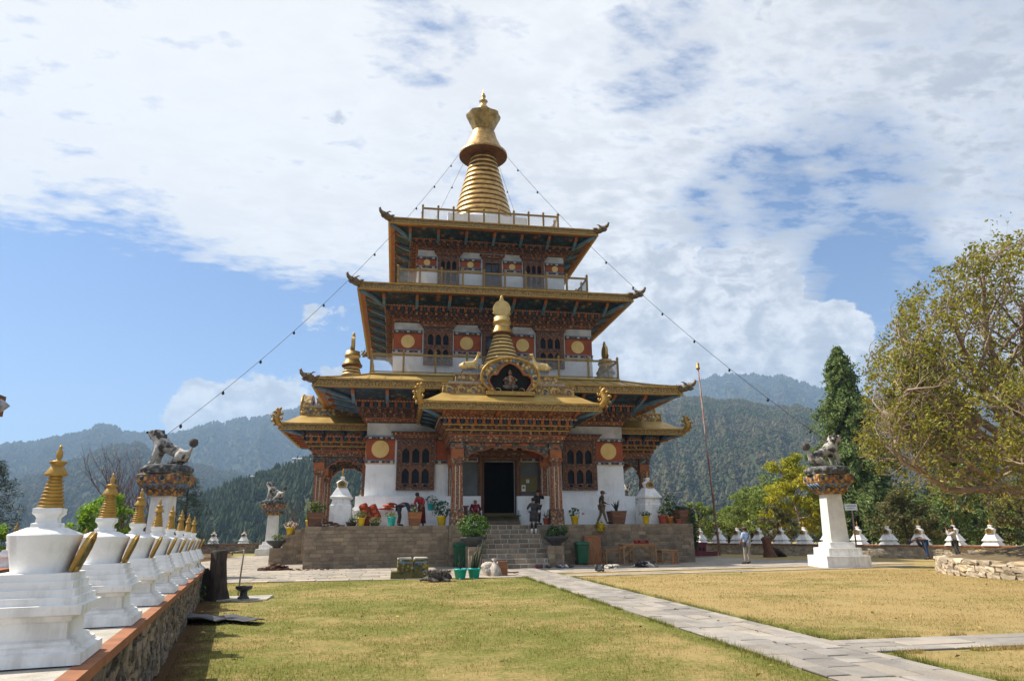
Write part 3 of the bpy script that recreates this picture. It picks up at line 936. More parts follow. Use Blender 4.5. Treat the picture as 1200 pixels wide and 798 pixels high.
# east wall behind the lawn, its coping level
ew = thing('garden_wall', 'long pale rubble wall with red coping at the back of the parched lawn', 'wall')
ep = [(19.6, 53.6), (22.15, 49.5), (26.1, 40.7), (28.6, 35.1), (30.1, 31.85), (33.6, 24.0)]
rubble_face('rubble', ep, [0.66] * 6, 'rubblepale', (0.16, 0.46), (0.11, 0.19), 0.2, 0.02, ew)
def strip(mb, pth, o0, o1, z0, z1, m):
    P_ = [Vector(p) for p in pth]
    for a, b in zip(P_, P_[1:]):
        t_ = (b - a).normalized(); n_ = Vector((-t_.y, t_.x))
        q = [a + n_ * o0, b + n_ * o0, b + n_ * o1, a + n_ * o1]
        v = [(p.x, p.y, z0) for p in q] + [(p.x, p.y, z1) for p in q]
        mb.add(v, [(0, 3, 2, 1), (4, 5, 6, 7), (0, 1, 5, 4), (1, 2, 6, 5), (2, 3, 7, 6), (3, 0, 4, 7)], m)
mb = MB(); strip(mb, ep, 0.02, 0.5, 0.0, 0.64, 'mortarwhite'); mb.build('core', ew)
mb = MB(); strip(mb, ep, -0.07, 0.10, 0.645, 0.72, 'coping'); mb.build('coping', ew)
mb = MB(); strip(mb, ep, 0.105, 1.1, 0.56, 0.71, 'concrete'); mb.build('deck', ew)

# wall at the far end and the other western terrace wall
nw = thing('garden_wall', 'dark stone wall beyond the paving left of the far lion pillar', 'wall')
npth = [(-21.5, 68.3), (-8.0, 66.2), (2.0, 65.0)]
rubble_face('rubble', npth, [0.78] * 3, 'rubble', (0.25, 0.55), (0.14, 0.22), 0.2, 0.02, nw)
mb = MB(); strip(mb, npth, 0.02, 0.5, 0.0, 0.76, 'mortar'); mb.build('core', nw)
mb = MB(); strip(mb, npth, -0.06, 0.5, 0.765, 0.84, 'coping'); mb.build('coping', nw)
lw = thing('garden_wall', 'outer terrace wall hidden low behind the near row of chortens', 'wall')
lpth = [(-8.6, 13.0), (-11.2, 23.4), (-14.6, 37.4), (-18.4, 53.0), (-21.4, 68.2)]
mb = MB(); strip(mb, lpth, 0.0, 1.1, 0.0, 0.64, 'rubble'); mb.build('rubble', lw)
mb = MB(); strip(mb, lpth, -0.05, 1.15, 0.645, 0.71, 'coping'); mb.build('coping', lw)

# round retaining wall of the tree's mound
rw = thing('retaining_wall', 'curved dry stone wall of large pale blocks holding the earth mound', 'wall')
MC = (24.3, 21.2)
aa = np.linspace(R(395), R(95), 40)
rp = [(MC[0] + 5.0 * math.cos(a), MC[1] + 5.0 * math.sin(a)) for a in aa]
rubble_face('rubble', rp[::-1], [0.55] * 40, 'rubblepale', (0.22, 0.62), (0.14, 0.24), 0.34, 0.035, rw)
mv = [(MC[0], MC[1], 1.12)]
mf = []
na = 48
rs_ = [(1.0, 1.08), (2.2, 0.93), (3.3, 0.74), (4.2, 0.60), (4.86, 0.50), (4.9, 0.0)]
for r_, z_ in rs_:
    for k in range(na):
        a = 2 * PI * k / na
        mv.append((MC[0] + r_ * math.cos(a), MC[1] + r_ * math.sin(a), z_ + (random.uniform(-0.04, 0.04) if z_ > 0.1 else 0)))
mf = [(0, 1 + k, 1 + (k + 1) % na) for k in range(na)]
for i in range(len(rs_) - 1):
    for k in range(na):
        a = 1 + i * na + k; b = 1 + i * na + (k + 1) % na
        mf.append((a, a + na, b + na, b))
M['mound'] = mat('dry_mound_soil', (0.17, 0.125, 0.065), (0.12, 0.085, 0.05), 2.5, 0.95, bump=0.9, bscale=12, dirt=(0.10, 0.10, 0.035), dscale=1.3, damt=0.6)
mm = MB(); mm.add(mv, mf, 'mound', True)
tag(mm.build('mound'), None, None, None, 'structure')


# ================================================================== stone terrace the temple stands on
def masonry(mb, O, U, L, z0, z1, course, lens, th=0.10, m='block', back='mortar', gap=0.014, jit=0.004, rec=0.014):
    """coursed blocks: O = start (x, y), U = unit direction; the face looks to the right of U turned clockwise"""
    O = Vector(O); U = Vector(U).normalized(); N = Vector((U.y, -U.x))
    z = z0
    nrow = max(1, round((z1 - z0) / course))
    ch = (z1 - z0) / nrow
    for r_ in range(nrow):
        u = -random.uniform(0, lens[0])
        while u < L:
            l_ = random.uniform(*lens)
            a0, a1 = max(u, 0) + gap / 2, min(u + l_, L) - gap / 2
            u += l_
            if a1 - a0 < 0.05:
                continue
            b0, b1 = z + gap / 2, z + ch - gap / 2
            pr = random.uniform(-jit, jit)
            f = [O + U * a0 + N * pr, O + U * a1 + N * pr]
            g = [O + U * a0 - N * th, O + U * a1 - N * th]
            e = 0.012
            fi = [O + U * (a0 + e) + N * (pr + 0.006), O + U * (a1 - e) + N * (pr + 0.006)]
            v = [(g[0].x, g[0].y, b0), (g[1].x, g[1].y, b0), (g[1].x, g[1].y, b1), (g[0].x, g[0].y, b1),
                 (f[0].x, f[0].y, b0), (f[1].x, f[1].y, b0), (f[1].x, f[1].y, b1), (f[0].x, f[0].y, b1),
                 (fi[0].x, fi[0].y, b0 + e), (fi[1].x, fi[1].y, b0 + e), (fi[1].x, fi[1].y, b1 - e), (fi[0].x, fi[0].y, b1 - e)]
            mb.add(v, [(0, 1, 5, 4), (1, 2, 6, 5), (2, 3, 7, 6), (3, 0, 4, 7), (4, 5, 9, 8), (5, 6, 10, 9), (6, 7, 11, 10), (7, 4, 8, 11), (8, 9, 10, 11)], m)
        z += ch
    a, b = O - N * rec, O + U * L - N * rec
    c, d = O + U * L - N * (th + 0.02), O - N * (th + 0.02)
    v = [(p.x, p.y, zz) for zz in (z0, z1 - 0.003) for p in (a, b, c, d)]
    mb.add(v, [(0, 1, 5, 4), (1, 2, 6, 5), (2, 3, 7, 6), (3, 0, 4, 7), (4, 5, 6, 7)], back)


ter = thing('stone_terrace', 'raised terrace of brown dressed stone blocks with front steps under the temple', 'terrace', (XC, YC, 0))
tw = MB()
PWX, PF = 9.79, 10.43
rows = dict(course=0.178, lens=(0.26, 0.56), gap=0.02)
masonry(tw, (-PWX, -PF), (1, 0), PWX - 2.95, 0, HP, **rows)
masonry(tw, (2.85, -PF), (1, 0), PWX - 2.85, 0, HP, **rows)
masonry(tw, (-PWX, -4.1), (0, -1), PF - 4.1, 0, HP, **rows)
masonry(tw, (PWX, -PF), (0, 1), PF - 4.1, 0, HP, **rows)
masonry(tw, (-PWX, PF), (0, -1), PF - 4.1, 0, HP, **rows)
masonry(tw, (PWX, 4.1), (0, 1), PF - 4.1, 0, HP, **rows)
masonry(tw, (PWX, PF), (-1, 0), PWX * 2, 0, HP, **rows)
tw.build('retaining_wall', ter)
fl = MB()
fl.box(-PWX + 0.09, PWX - 0.09, -PF + 0.09, PF - 0.09, 0.0, HP - 0.03, 'mortar')
fl.box(-PWX + 0.03, PWX - 0.03, -PF + 0.03, PF - 0.03, HP - 0.028, HP, 'concrete')
fl.build('floor', ter)
# stepped side arms with their cheek walls
for sx in (-1, 1):
    sm = MB()
    sm.X = Matrix.Scale(sx, 4, (1, 0, 0))
    for (u0, u1, h) in ((9.80, 10.62, HP - 0.005), (10.62, 11.0, 1.87), (11.0, 11.62, 1.58), (11.62, 12.28, 0.89)):
        masonry(sm, (-u1, -4.72), (1, 0), u1 - u0, 0, h, 0.195, (0.25, 0.5), th=0.08)
        sm.box(-u1, -u0 - 0.002, -4.63, 4.4, 0, h - 0.004, 'block')
        masonry(sm, (-u1, 4.4), (0, -1), 9.12, 0, h, 0.195, (0.32, 0.6), th=0.0, rec=0.0)
    sm.build('side_stair', ter)
# front stair: nine rough block risers with pale mortar joints
st = MB()
NR, Y0 = 9, -13.35
for i in range(NR):
    y = Y0 + i * 0.315
    z0_, z1_ = i * HP / NR, (i + 1) * HP / NR
    masonry(st, (-1.62, y), (1, 0), 3.06, z0_, z1_ - 0.004, 1.0, (0.30, 0.62), th=0.30, m='block', back='mortarwhite', gap=0.036, jit=0.010, rec=0.004)
    st.box(-1.62, 1.44, y + 0.31, -PF + 0.1, z0_, z1_ - 0.03, 'mortar')
st.build('stair', ter)
for (u0, u1) in ((-2.22, -1.65), (1.47, 2.22)):
    ck = MB()
    masonry(ck, (u0, -13.0), (1, 0), u1 - u0, 0, 0.98, 0.2, (0.25, 0.5))
    masonry(ck, (u1, -13.0), (0, 1), 2.5, 0, 0.98, 0.2, (0.25, 0.5))
    masonry(ck, (u0, -10.5), (0, -1), 2.5, 0, 0.98, 0.2, (0.25, 0.5))
    ck.box(u0 + 0.02, u1 - 0.02, -12.98, -10.45, 0.3, 0.985, 'mortar')
    ck.build('cheek_wall', ter)
for (u0, u1) in ((-2.94, -2.23), (2.23, 2.84)):
    pr = MB()
    masonry(pr, (u0, -PF - 0.14), (1, 0), u1 - u0, 0, HP + 0.004, 0.2, (0.28, 0.5))
    masonry(pr, (u0, -PF + 0.1), (0, -1), 0.24, 0, HP + 0.004, 0.2, (0.2, 0.3))
    masonry(pr, (u1, -PF - 0.14), (0, 1), 0.24, 0, HP + 0.004, 0.2, (0.2, 0.3))
    pr.box(u0 + 0.01, u1 - 0.01, -PF - 0.12, -PF + 0.095, 0, HP + 0.003, 'mortar')
    pr.build('pier', ter)

# ================================================================== the temple
tem = thing('temple', 'three storey temple with tiered gilded roofs, painted timber and a tall golden spire', 'temple', (XC, YC, 0))
SIDES = [Matrix.Rotation(k * PI / 2, 4, 'Z') for k in range(4)]


def ring(mb, h, z0, z1, t, m, h2=None):
    """square ring of outer half-width h (h2 at the top), wall thickness t"""
    h2 = h if h2 is None else h2
    for k, X in enumerate(SIDES):
        mb.X = X
        e = 0.0 if k % 2 == 0 else 0.001
        a, b = (h, h2)
        v = [(-a + e, -a + e, z0), (a - e, -a + e, z0), (a - t, -a + t, z0), (-a + t, -a + t, z0), (-b + e, -b + e, z1), (b - e, -b + e, z1), (b - t, -b + t, z1), (-b + t, -b + t, z1)]
        mb.add(v, [(0, 3, 2, 1), (4, 5, 6, 7), (0, 1, 5, 4), (2, 3, 7, 6)], m)
    mb.X = Matrix.Identity(4)


def dentils(mb, h, z0, z1, dep, pitch, wd, ms, sides=SIDES, span=None, zig=0.0):
    for X in sides:
        mb.X = X
        a = span if span else h + dep
        n = max(2, int(round(2 * a / pitch)))
        for i in range(n):
            u = -a + (i + 0.5) * 2 * a / n
            mm = ms[i % len(ms)]
            mb.box(u - wd / 2, u + wd / 2, -h - dep, -h + 0.02, z0, z1, mm)
    mb.X = Matrix.Identity(4)


def cornice(name, wl, z0, z1, flare, parent):
    """corbelled painted cornice from wall half-width wl rising z0..z1, stepping out by flare"""
    mb = MB()
    H = z1 - z0
    L = [(0.00, 0.06, 0.06, 'brown', None), (0.06, 0.17, 0.14, 'carveorange', None), (0.17, 0.21, 0.22, 'orange', None),
         (0.21, 0.37, 0.22, 'carvebrown', ('dent', ['carveorange', 'brown'], 0.26, 0.15, 0.10)), (0.37, 0.42, 0.40, 'carvebrown', None),
         (0.42, 0.60, 0.40, 'brown', ('dent', ['carvebrown', 'carveorange'], 0.30, 0.17, 0.12)), (0.60, 0.65, 0.58, 'carvebrown', None),
         (0.65, 0.87, 0.58, 'blue', ('dent', ['blue', 'orange'], 0.22, 0.155, 0.14)), (0.87, 0.93, 0.82, 'orange', ('dent', ['dots'], 0.16, 0.07, 0.04)),
         (0.93, 1.0, 0.90, 'carvebrown', None)]
    for f0, f1, o, m, ex in L:
        h = wl + o * flare
        ring(mb, h, z0 + f0 * H, z0 + f1 * H, o * flare + 0.1, m)
        if ex:
            _, ms, pitch, wd, dep = ex
            dentils(mb, h, z0 + f0 * H + 0.01, z0 + f1 * H - 0.01, dep, pitch, wd, ms)
    return mb.build(name, parent)


def big_roof(wl, flare, zc, r, e, fh, rin, ztop, raft, parent):
    """square gilded roof: eave half-width r at height e, fascia fh deep, rising to rin at ztop; soffit from the cornice at zc"""
    root = part_empty('roof', parent)
    mb = MB()
    for X in SIDES:
        mb.X = X
        lip = 0.05
        n = 7
        prof = []
        for i in range(n + 1):
            t_ = i / n
            prof.append((r + lip - (r + lip - rin) * t_, e + 0.02 + (ztop - e - 0.02) * (t_ ** 1.25)))
        v = []; f = []
        for (q, z) in prof:
            v += [(-q, -q, z), (q, -q, z)]
        for i in range(n):
            f.append((2 * i, 2 * i + 1, 2 * i + 3, 2 * i + 2))
        mb.add(v, f, 'rooftop')
        # standing seams
        ns = int(2 * r / 0.85)
        for i in range(ns + 1):
            u = -r + 0.2 + i * (2 * r - 0.4) / ns
            q1 = max(rin, abs(u))
            t1 = (r + lip - q1) / (r + lip - rin)
            pts = [(u, -(r + lip - (r + lip - rin) * tt), e + 0.035 + (ztop - e - 0.02) * (tt ** 1.25)) for tt in np.linspace(0, t1, 4)]
            if t1 > 0.1:
                mb.tube(pts, 0.018, 'rooftop', 4)
        mb.tube([(-q, -q, z + 0.03) for q, z in prof], 0.05, 'goldpaint', 6)
    mb.X = Matrix.Identity(4)
    mb.build('roof_sheet', root)
    fb = MB()
    ring(fb, r, e - fh, e, 0.16, 'fascia')
    ring(fb, r + 0.05, e - 0.06, e + 0.018, 0.12, 'goldpaint')
    ring(fb, r + 0.025, e - fh - 0.012, e - fh + 0.05, 0.14, 'goldpaint')
    dentils(fb, r, e - fh + 0.10, e - fh + 0.17, 0.012, 0.17, 0.085, ['goldpaint'], span=r - 0.1)
    fb.build('fascia', root)
    sb = MB()
    h1 = wl + flare * 0.92
    for X in SIDES:
        mb_ = sb
        sb.X = X
        r1 = r - 0.16
        sb.add([(-r1, -r1, e - fh + 0.10), (r1, -r1, e - fh + 0.10), (h1, -h1, zc - 0.01), (-h1, -h1, zc - 0.01)], [(0, 3, 2, 1)], 'teal')
        # painted board round the edge, slate blue within orange
        ze = e - fh + 0.06
        sb.box(-r1, r1, -r1 + 0.0, -r1 + 0.20, ze - 0.05, ze + 0.03, 'orange')
        sb.box(-r1 + 0.2, r1 - 0.2, -r1 + 0.202, -r1 + 0.46, ze - 0.03, ze + 0.03, 'slate')
        # rafters
        n = max(4, int(round(2 * h1 / raft)))
        for i in range(n + 1):
            u = -h1 + i * 2 * h1 / n
            hx = 0.085
            y0, y1 = -r1 + 0.30, -h1 + 0.1
            za, zb = e - fh + 0.085, zc - 0.03
            d = 0.24
            ym = y0 + (y1 - y0) * 0.22
            zm = za + (zb - za) * 0.22
            for (ya, yb, q0, q1, m, dd) in ((y0, ym, za, zm, 'orange', 0.17), (ym, y1, zm, zb, 'slate', d)):
                v = [(u - hx, ya, q0 - dd), (u + hx, ya, q0 - dd), (u + hx, yb, q1 - d), (u - hx, yb, q1 - d), (u - hx, ya, q0), (u + hx, ya, q0), (u + hx, yb, q1), (u - hx, yb, q1)]
                sb.add(v, [(0, 3, 2, 1), (4, 5, 6, 7), (0, 1, 5, 4), (1, 2, 6, 5), (2, 3, 7, 6), (3, 0, 4, 7)], m)
        # hip rafter
        sb.tube([(-r1, -r1, e - fh), (-h1, -h1, zc - 0.1)], 0.14, 'slate', 4)
    sb.X = Matrix.Identity(4)
    sb.build('soffit', root)
    return root


def dragon_mesh():
    mb = MB()
    # neck and head reach out along +x from the roof corner, snout tipped up
    mb.tube([(-0.45, 0, 0.0), (-0.1, 0, 0.02), (0.22, 0, 0.05), (0.44, 0, 0.10)], [0.15, 0.20, 0.22, 0.20], 'dragon', 9)
    mb.tube([(0.38, 0, 0.14), (0.60, 0, 0.14), (0.76, 0, 0.22), (0.84, 0, 0.38), (0.78, 0, 0.46)], [0.17, 0.14, 0.10, 0.07, 0.02], 'dragon', 8)
    mb.tube([(0.38, 0, 0.0), (0.56, 0, -0.07), (0.72, 0, -0.05)], [0.12, 0.09, 0.03], 'dragon', 7)
    for s_ in (-1, 1):
        mb.tube([(0.34, s_ * 0.13, 0.22), (0.20, s_ * 0.20, 0.34), (0.06, s_ * 0.21, 0.36)], [0.06, 0.04, 0.01], 'dragon', 5)
        mb.tube([(0.10, s_ * 0.16, 0.08), (-0.08, s_ * 0.24, 0.16), (-0.2, s_ * 0.24, 0.24)], [0.09, 0.07, 0.01], 'dragon', 5)
        mb.ball((0.46, s_ * 0.13, 0.20), 0.05, 'dots', 6, 4)
        mb.tube([(0.66, s_ * 0.07, 0.10), (0.69, s_ * 0.07, 0.02)], [0.022, 0.003], 'dots', 4)
    for i in range(4):
        x = -0.40 + i * 0.17
        mb.prism([(x, 0.12), (x + 0.15, 0.12), (x + 0.04, 0.27)], -0.03, 0.03, 'dragon')
    mb.prism([(-1.0, 0.0), (-0.72, 0.0), (-0.74, 0.26), (-0.86, 0.36), (-0.98, 0.22)], -0.06, 0.06, 'dragon')
    return mb


_dr = None
def dragon(parent, x, y, z, ang, sc=1.0):
    global _dr
    if _dr is None:
        o = dragon_mesh().build('dragon_head', parent)
        _dr = o
    else:
        o = _dr.copy(); COL.objects.link(o); o.parent = parent
    o.location = (x, y, z); o.rotation_euler = (0, 0, ang); o.scale = (sc, sc, sc)
    return o


def flame_mesh():
    """gilded curling makara finial of the porch eaves, rising along +x"""
    mb = MB()
    mb.tube([(-0.35, 0, -0.10), (0.0, 0, -0.04), (0.22, 0, 0.10), (0.30, 0, 0.34), (0.16, 0, 0.52), (0.12, 0, 0.72), (0.26, 0, 0.86), (0.36, 0, 0.80)], [0.10, 0.17, 0.20, 0.18, 0.15, 0.12, 0.08, 0.02], 'goldpaint', 8)
    for (x, z, r_, a) in ((0.42, 0.10, 0.12, -0.2), (0.48, 0.34, 0.13, 0.3), (0.36, 0.58, 0.11, 0.5), (-0.02, 0.34, 0.10, 2.6), (-0.06, 0.60, 0.09, 2.4), (0.06, 0.86, 0.08, 1.6), (0.26, -0.06, 0.11, -0.9)):
        pts = [(x + r_ * (1 - k / 9) * math.cos(a + k * 0.75), 0, z + r_ * (1 - k / 9) * math.sin(a + k * 0.75)) for k in range(8)]
        mb.tube(pts, [0.075 * (1 - k / 12) for k in range(8)], 'goldpaint', 6)
    return mb


_fl = None
def flame(parent, x, y, z, ang, sc=1.0):
    global _fl
    if _fl is None:
        o = flame_mesh().build('makara_finial', parent)
        _fl = o
    else:
        o = _fl.copy(); COL.objects.link(o); o.parent = parent
    o.location = (x, y, z); o.rotation_euler = (0, 0, ang); o.scale = (sc, sc, sc)
    return o


# ---- carved windows
def ogee(w_, h_, hs):
    """outline of a three-lobed pointed arch: half-width w_, springing hs, apex h_"""
    pts = [(-w_, hs)]
    pts += [(-w_ * 1.0, hs + (h_ - hs) * 0.18), (-w_ * 0.80, hs + (h_ - hs) * 0.40), (-w_ * 0.72, hs + (h_ - hs) * 0.52), (-w_ * 0.40, hs + (h_ - hs) * 0.74), (-w_ * 0.14, hs + (h_ - hs) * 0.88), (0, h_)]
    return pts + [(-x, z) for x, z in reversed(pts[:-1])]


def arch_cell(mb, x0, x1, z0, z1, y0, y1, m, hs=0.62, top=0.94, inset=0.0):
    """fill the cell x0..x1, z0..z1 with a panel that has an arched opening standing on z0"""
    c = (x0 + x1) / 2; w_ = (x1 - x0) / 2 - inset
    og = [(c + x, z) for x, z in ogee(w_, z0 + (z1 - z0) * top, z0 + (z1 - z0) * hs)]
    k = len(og) // 2
    mb.prism([(x0, og[0][1])] + og[:k + 1] + [(c, z1), (x0, z1)], y0, y1, m)
    mb.prism([(c, z1)] + og[k:] + [(x1, og[-1][1]), (x1, z1)], y0, y1, m)


def make_window(W, H, parent, loc, rot=0.0, rows_=2, cols_=3, door=False):
    """box-like carved window standing proud of the wall; its own y axis points into the wall"""
    mb = MB()
    d = 0.20
    b = 0.11 * W
    mb.box(-W / 2, W / 2, -0.03, 0.06, 0, H, 'carvebrown')
    mb.box(-W / 2, -W / 2 + b, -d, -0.031, 0, H, 'carvebrown')
    mb.box(W / 2 - b, W / 2, -d, -0.031, 0, H, 'carvebrown')
    for xx in (-W / 2 + 0.02, -W / 2 + b - 0.03, W / 2 - 0.05, W / 2 - b):
        mb.box(xx, xx + 0.03, -d - 0.012, -d + 0.01, 0.01, H - 0.01, 'timber')
    mb.box(-W / 2 + b, W / 2 - b, -d, -0.031, 0, H * 0.05, 'carvebrown')
    zb = H * 0.05
    lat = H * 0.86
    iw = W - 2 * b
    cw = iw / cols_
    fr = d - 0.02
    if not door:
        ch = (lat - zb) / rows_
        for r_ in range(rows_):
            z0 = zb + r_ * ch
            pan = 0.20 * ch
            mb.box(-iw / 2, iw / 2, -fr, -0.031, z0, z0 + pan, 'carvebrown')
            for c_ in range(cols_):
                cx = -iw / 2 + (c_ + 0.5) * cw
                if r_ == 0:
                    mb.ball((cx, -fr - 0.0, z0 + pan * 0.5), (cw * 0.22, 0.02, pan * 0.30), 'dark', 8, 5)
                arch_cell(mb, -iw / 2 + c_ * cw + 0.001, -iw / 2 + (c_ + 1) * cw - 0.001, z0 + pan, z0 + ch * 0.985, -fr + 0.03, -0.05, 'timber', inset=cw * 0.14)
                for s_ in (-1, 1):
                    xx = cx + s_ * (cw / 2 - cw * 0.07)
                    mb.box(xx - cw * 0.07 + 0.002, xx + cw * 0.07 - 0.002, -fr + 0.01, -0.04, z0 + pan, z0 + pan + ch * 0.5, 'timber')
            mb.box(-iw / 2, iw / 2, -fr - 0.01, -0.04, z0 + ch * 0.985, z0 + ch, 'carveorange')
        mb.box(-iw / 2, iw / 2, -fr, -0.032, lat, H, 'carvebrown')
        mb.box(-iw / 2, iw / 2, -fr - 0.012, -fr + 0.01, lat + 0.02, lat + 0.07, 'timber')
    else:
        for s_ in (-1, 0, 1):
            xx = s_ * (iw / 2 - 0.03)
            mb.box(xx - 0.04, xx + 0.04, -fr + 0.02, -0.04, zb, lat, 'brown')
        mb.box(-iw / 2, iw / 2, -fr + 0.03, -0.05, lat * 0.62, lat * 0.66, 'brown')
        mb.box(-iw / 2, iw / 2, -fr + 0.03, -0.05, zb + 0.001, lat * 0.30, 'timber')
        mb.box(-iw / 2, iw / 2, -fr, -0.032, lat, H, 'carvebrown')
        mb.box(-iw / 2, iw / 2, -fr - 0.012, -fr + 0.01, lat + 0.02, lat + 0.07, 'timber')
    o = mb.build('door' if door else 'window', parent, loc, rot)
    pb = MB()
    pb.box(-iw / 2, iw / 2, -0.045, -0.032, zb, lat, 'paneblue' if door else 'pane')
    pb.build('pane', o)
    lb = MB()
    for i, (e_, z0, z1, m) in enumerate(((0.06, 0.0, 0.08, 'brown'), (0.12, 0.08, 0.2, 'carve'), (0.20, 0.2, 0.25, 'orange'), (0.24, 0.25, 0.36, 'brown'), (0.34, 0.36, 0.42, 'brown'))):
        s_ = W / 2.1
        lb.box(-W / 2 - e_ * s_, W / 2 + e_ * s_, -d - e_ * s_ * 0.6, 0.05, H + 0.001 + z0 * s_, H + z1 * s_, m)
        if i == 3:
            n = int(W / 0.2)
            for k in range(n):
                u = -W / 2 - 0.2 * s_ + (k + 0.5) * (W + 0.4 * s_) / n
                lb.box(u - 0.055, u + 0.055, -d - 0.24 * s_ * 0.6 - 0.07, -d - 0.05, H + z0 * s_, H + z1 * s_ - 0.005, 'carveorange')
    lb.build('lintel', o)
    return o


def band_stack(parent, w, z0, z1, sides, u0, u1, hole=None):
    """brick-red band with dentil borders between two u positions (per side)"""
    for X in sides:
        mb = MB()
        mb.X = X
        mb.box(u0, u1, -w - 0.03, -w + 0.02, z0, z1, 'redband')
        for (za, up_) in ((z0, -1), (z1, 1)):
            lo, hi = (za - 0.24, za) if up_ < 0 else (za, za + 0.22)
            mb.box(u0 - 0.02, u1 + 0.02, -w - 0.06, -w + 0.02, lo + 0.0, lo + 0.06, 'dots' if up_ < 0 else 'brown')
            mb.box(u0 - 0.02, u1 + 0.02, -w - 0.09, -w + 0.02, hi - 0.06, hi - 0.001, 'slate')
            mb.box(u0, u1, -w - 0.04, -w + 0.02, lo + 0.06, hi - 0.06, 'brown')
            n = max(2, int((u1 - u0) / 0.30))
            for i in range(n):
                u = u0 + (i + 0.5) * (u1 - u0) / n
                mb.box(u - 0.08, u + 0.08, -w - 0.085, -w - 0.03, lo + 0.062, hi - 0.062, ['dots', 'carveorange'][i % 2])
        mb.build('painted_band', parent)


# ---- lower storey: thick walls round a dark hall, with a door opening to the front
W1_ = 7.22
wl = MB()
def wallbox(mb, w, z0, z1, m, th=0.5, door=None, batter=0.0):
    for k, X in enumerate(SIDES):
        mb.X = X
        a = w; b = w - batter
        if k == 0 and door:
            d0, d1, dh = door
            for (p0, p1, q0, q1) in ((-a, d0, -b, d0), (d1, a, d1, b)):
                v = [(p0, -a, z0), (p1, -a, z0), (p1 if abs(p1) < a else p1 - th, -a + th, z0), (p0 if abs(p0) < a else p0 + th, -a + th, z0),
                     (q0, -b, z1), (q1, -b, z1), (q1 if abs(q1) < b else q1 - th, -b + th, z1), (q0 if abs(q0) < b else q0 + th, -b + th, z1)]
                mb.add(v, [(0, 3, 2, 1), (4, 5, 6, 7), (0, 1, 5, 4), (1, 2, 6, 5), (2, 3, 7, 6), (3, 0, 4, 7)], m)
            mb.box(d0 - 0.001, d1 + 0.001, -b - 0.0, -b + th, dh, z1 - 0.01, m)
        else:
            v = [(-a, -a, z0), (a, -a, z0), (a - th, -a + th, z0), (-a + th, -a + th, z0), (-b, -b, z1), (b, -b, z1), (b - th, -b + th, z1), (-b + th, -b + th, z1)]
            mb.add(v, [(0, 3, 2, 1), (4, 5, 6, 7), (0, 1, 5, 4), (1, 2, 6, 5), (2, 3, 7, 6), (3, 0, 4, 7)], m)
    mb.X = Matrix.Identity(4)


wallbox(wl, W1_ + 0.06, HP, 7.45, 'wall_white', 0.5, (-0.88, 0.95, 5.42), 0.08)
wl.box(-6.6, 6.6, -6.6, 6.6, 7.2, 7.4, 'dark')
wl.box(-6.7, 6.7, -4.5, -4.4, HP + 0.01, 7.2, 'dark')
wo_ = wl.build('wall', tem)
for (u0, u1) in ((-7.22, -5.72), (-3.50, -2.62), (2.62, 3.58), (5.66, 7.22)):
    band_stack(wo_, W1_ + 0.01, 5.45, 6.52, SIDES[:1], u0, u1)
for (u0, u1) in ((-2.55, -0.98), (1.05, 2.55)):
    band_stack(wo_, W1_ + 0.01, 5.62, 6.52, SIDES[:1], u0, u1)
for (u0, u1) in ((-7.22, -5.2), (5.2, 7.22), (-5.0, 5.0)):
    band_stack(wo_, W1_ + 0.01, 5.45, 6.52, SIDES[1:], u0, u1)
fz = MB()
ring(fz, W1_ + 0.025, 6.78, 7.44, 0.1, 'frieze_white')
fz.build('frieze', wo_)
def disc(parent, X, u, w, z, r):
    mb = MB(); mb.X = X
    n = 28
    pts = [(u + r * math.cos(2 * PI * k / n), z + r * math.sin(2 * PI * k / n)) for k in range(n)]
    mb.prism(pts, -w - 0.085, -w - 0.01, 'disc', True)
    mb.build('disc', parent)
for k in (0, 1, 3):
    for u in (-6.5, 6.38):
        disc(wo_, SIDES[k], u, W1_, 6.02, 0.47)
# white stepped plinth with benches
pl = MB()
for (o, z0, z1) in ((1.02, HP + 0.001, 2.74), (0.47, 2.742, 3.50)):
    h_ = W1_ + o
    for k, X in enumerate(SIDES):
        pl.X = X
        e_ = 0.0 if k % 2 == 0 else o + 0.02
        spans = [(-h_, -1.03), (0.97, h_)] if k == 0 else [(-h_ + e_, h_ - e_)]
        for (p, q) in spans:
            pl.box(p, q, -h_, -W1_ + 0.0, z0, z1, 'wall_white')
    pl.X = Matrix.Identity(4)
pl.build('plinth', tem)
# the opening in the plinth before the door is filled by stone door steps standing proud
ds = MB()
ds.box(-1.02, 0.96, -W1_ - 1.42, -W1_ - 0.7, HP + 0.002, 2.20, 'block')
ds.box(-0.98, 0.94, -W1_ - 1.06, -W1_ + 0.3, HP + 0.002, 2.43, 'block')
ds.build('door_step', tem)
M['astro'] = mat('green_turf_mat', (0.012, 0.10, 0.02), (0.02, 0.13, 0.03), 40, 0.95, bump=0.8, bscale=120)
# windows of the lower storey
make_window(2.06, 2.72, tem, (-4.58, -W1_ - 0.032, 3.83))
make_window(2.0, 2.72, tem, (4.62, -W1_ - 0.032, 3.83))
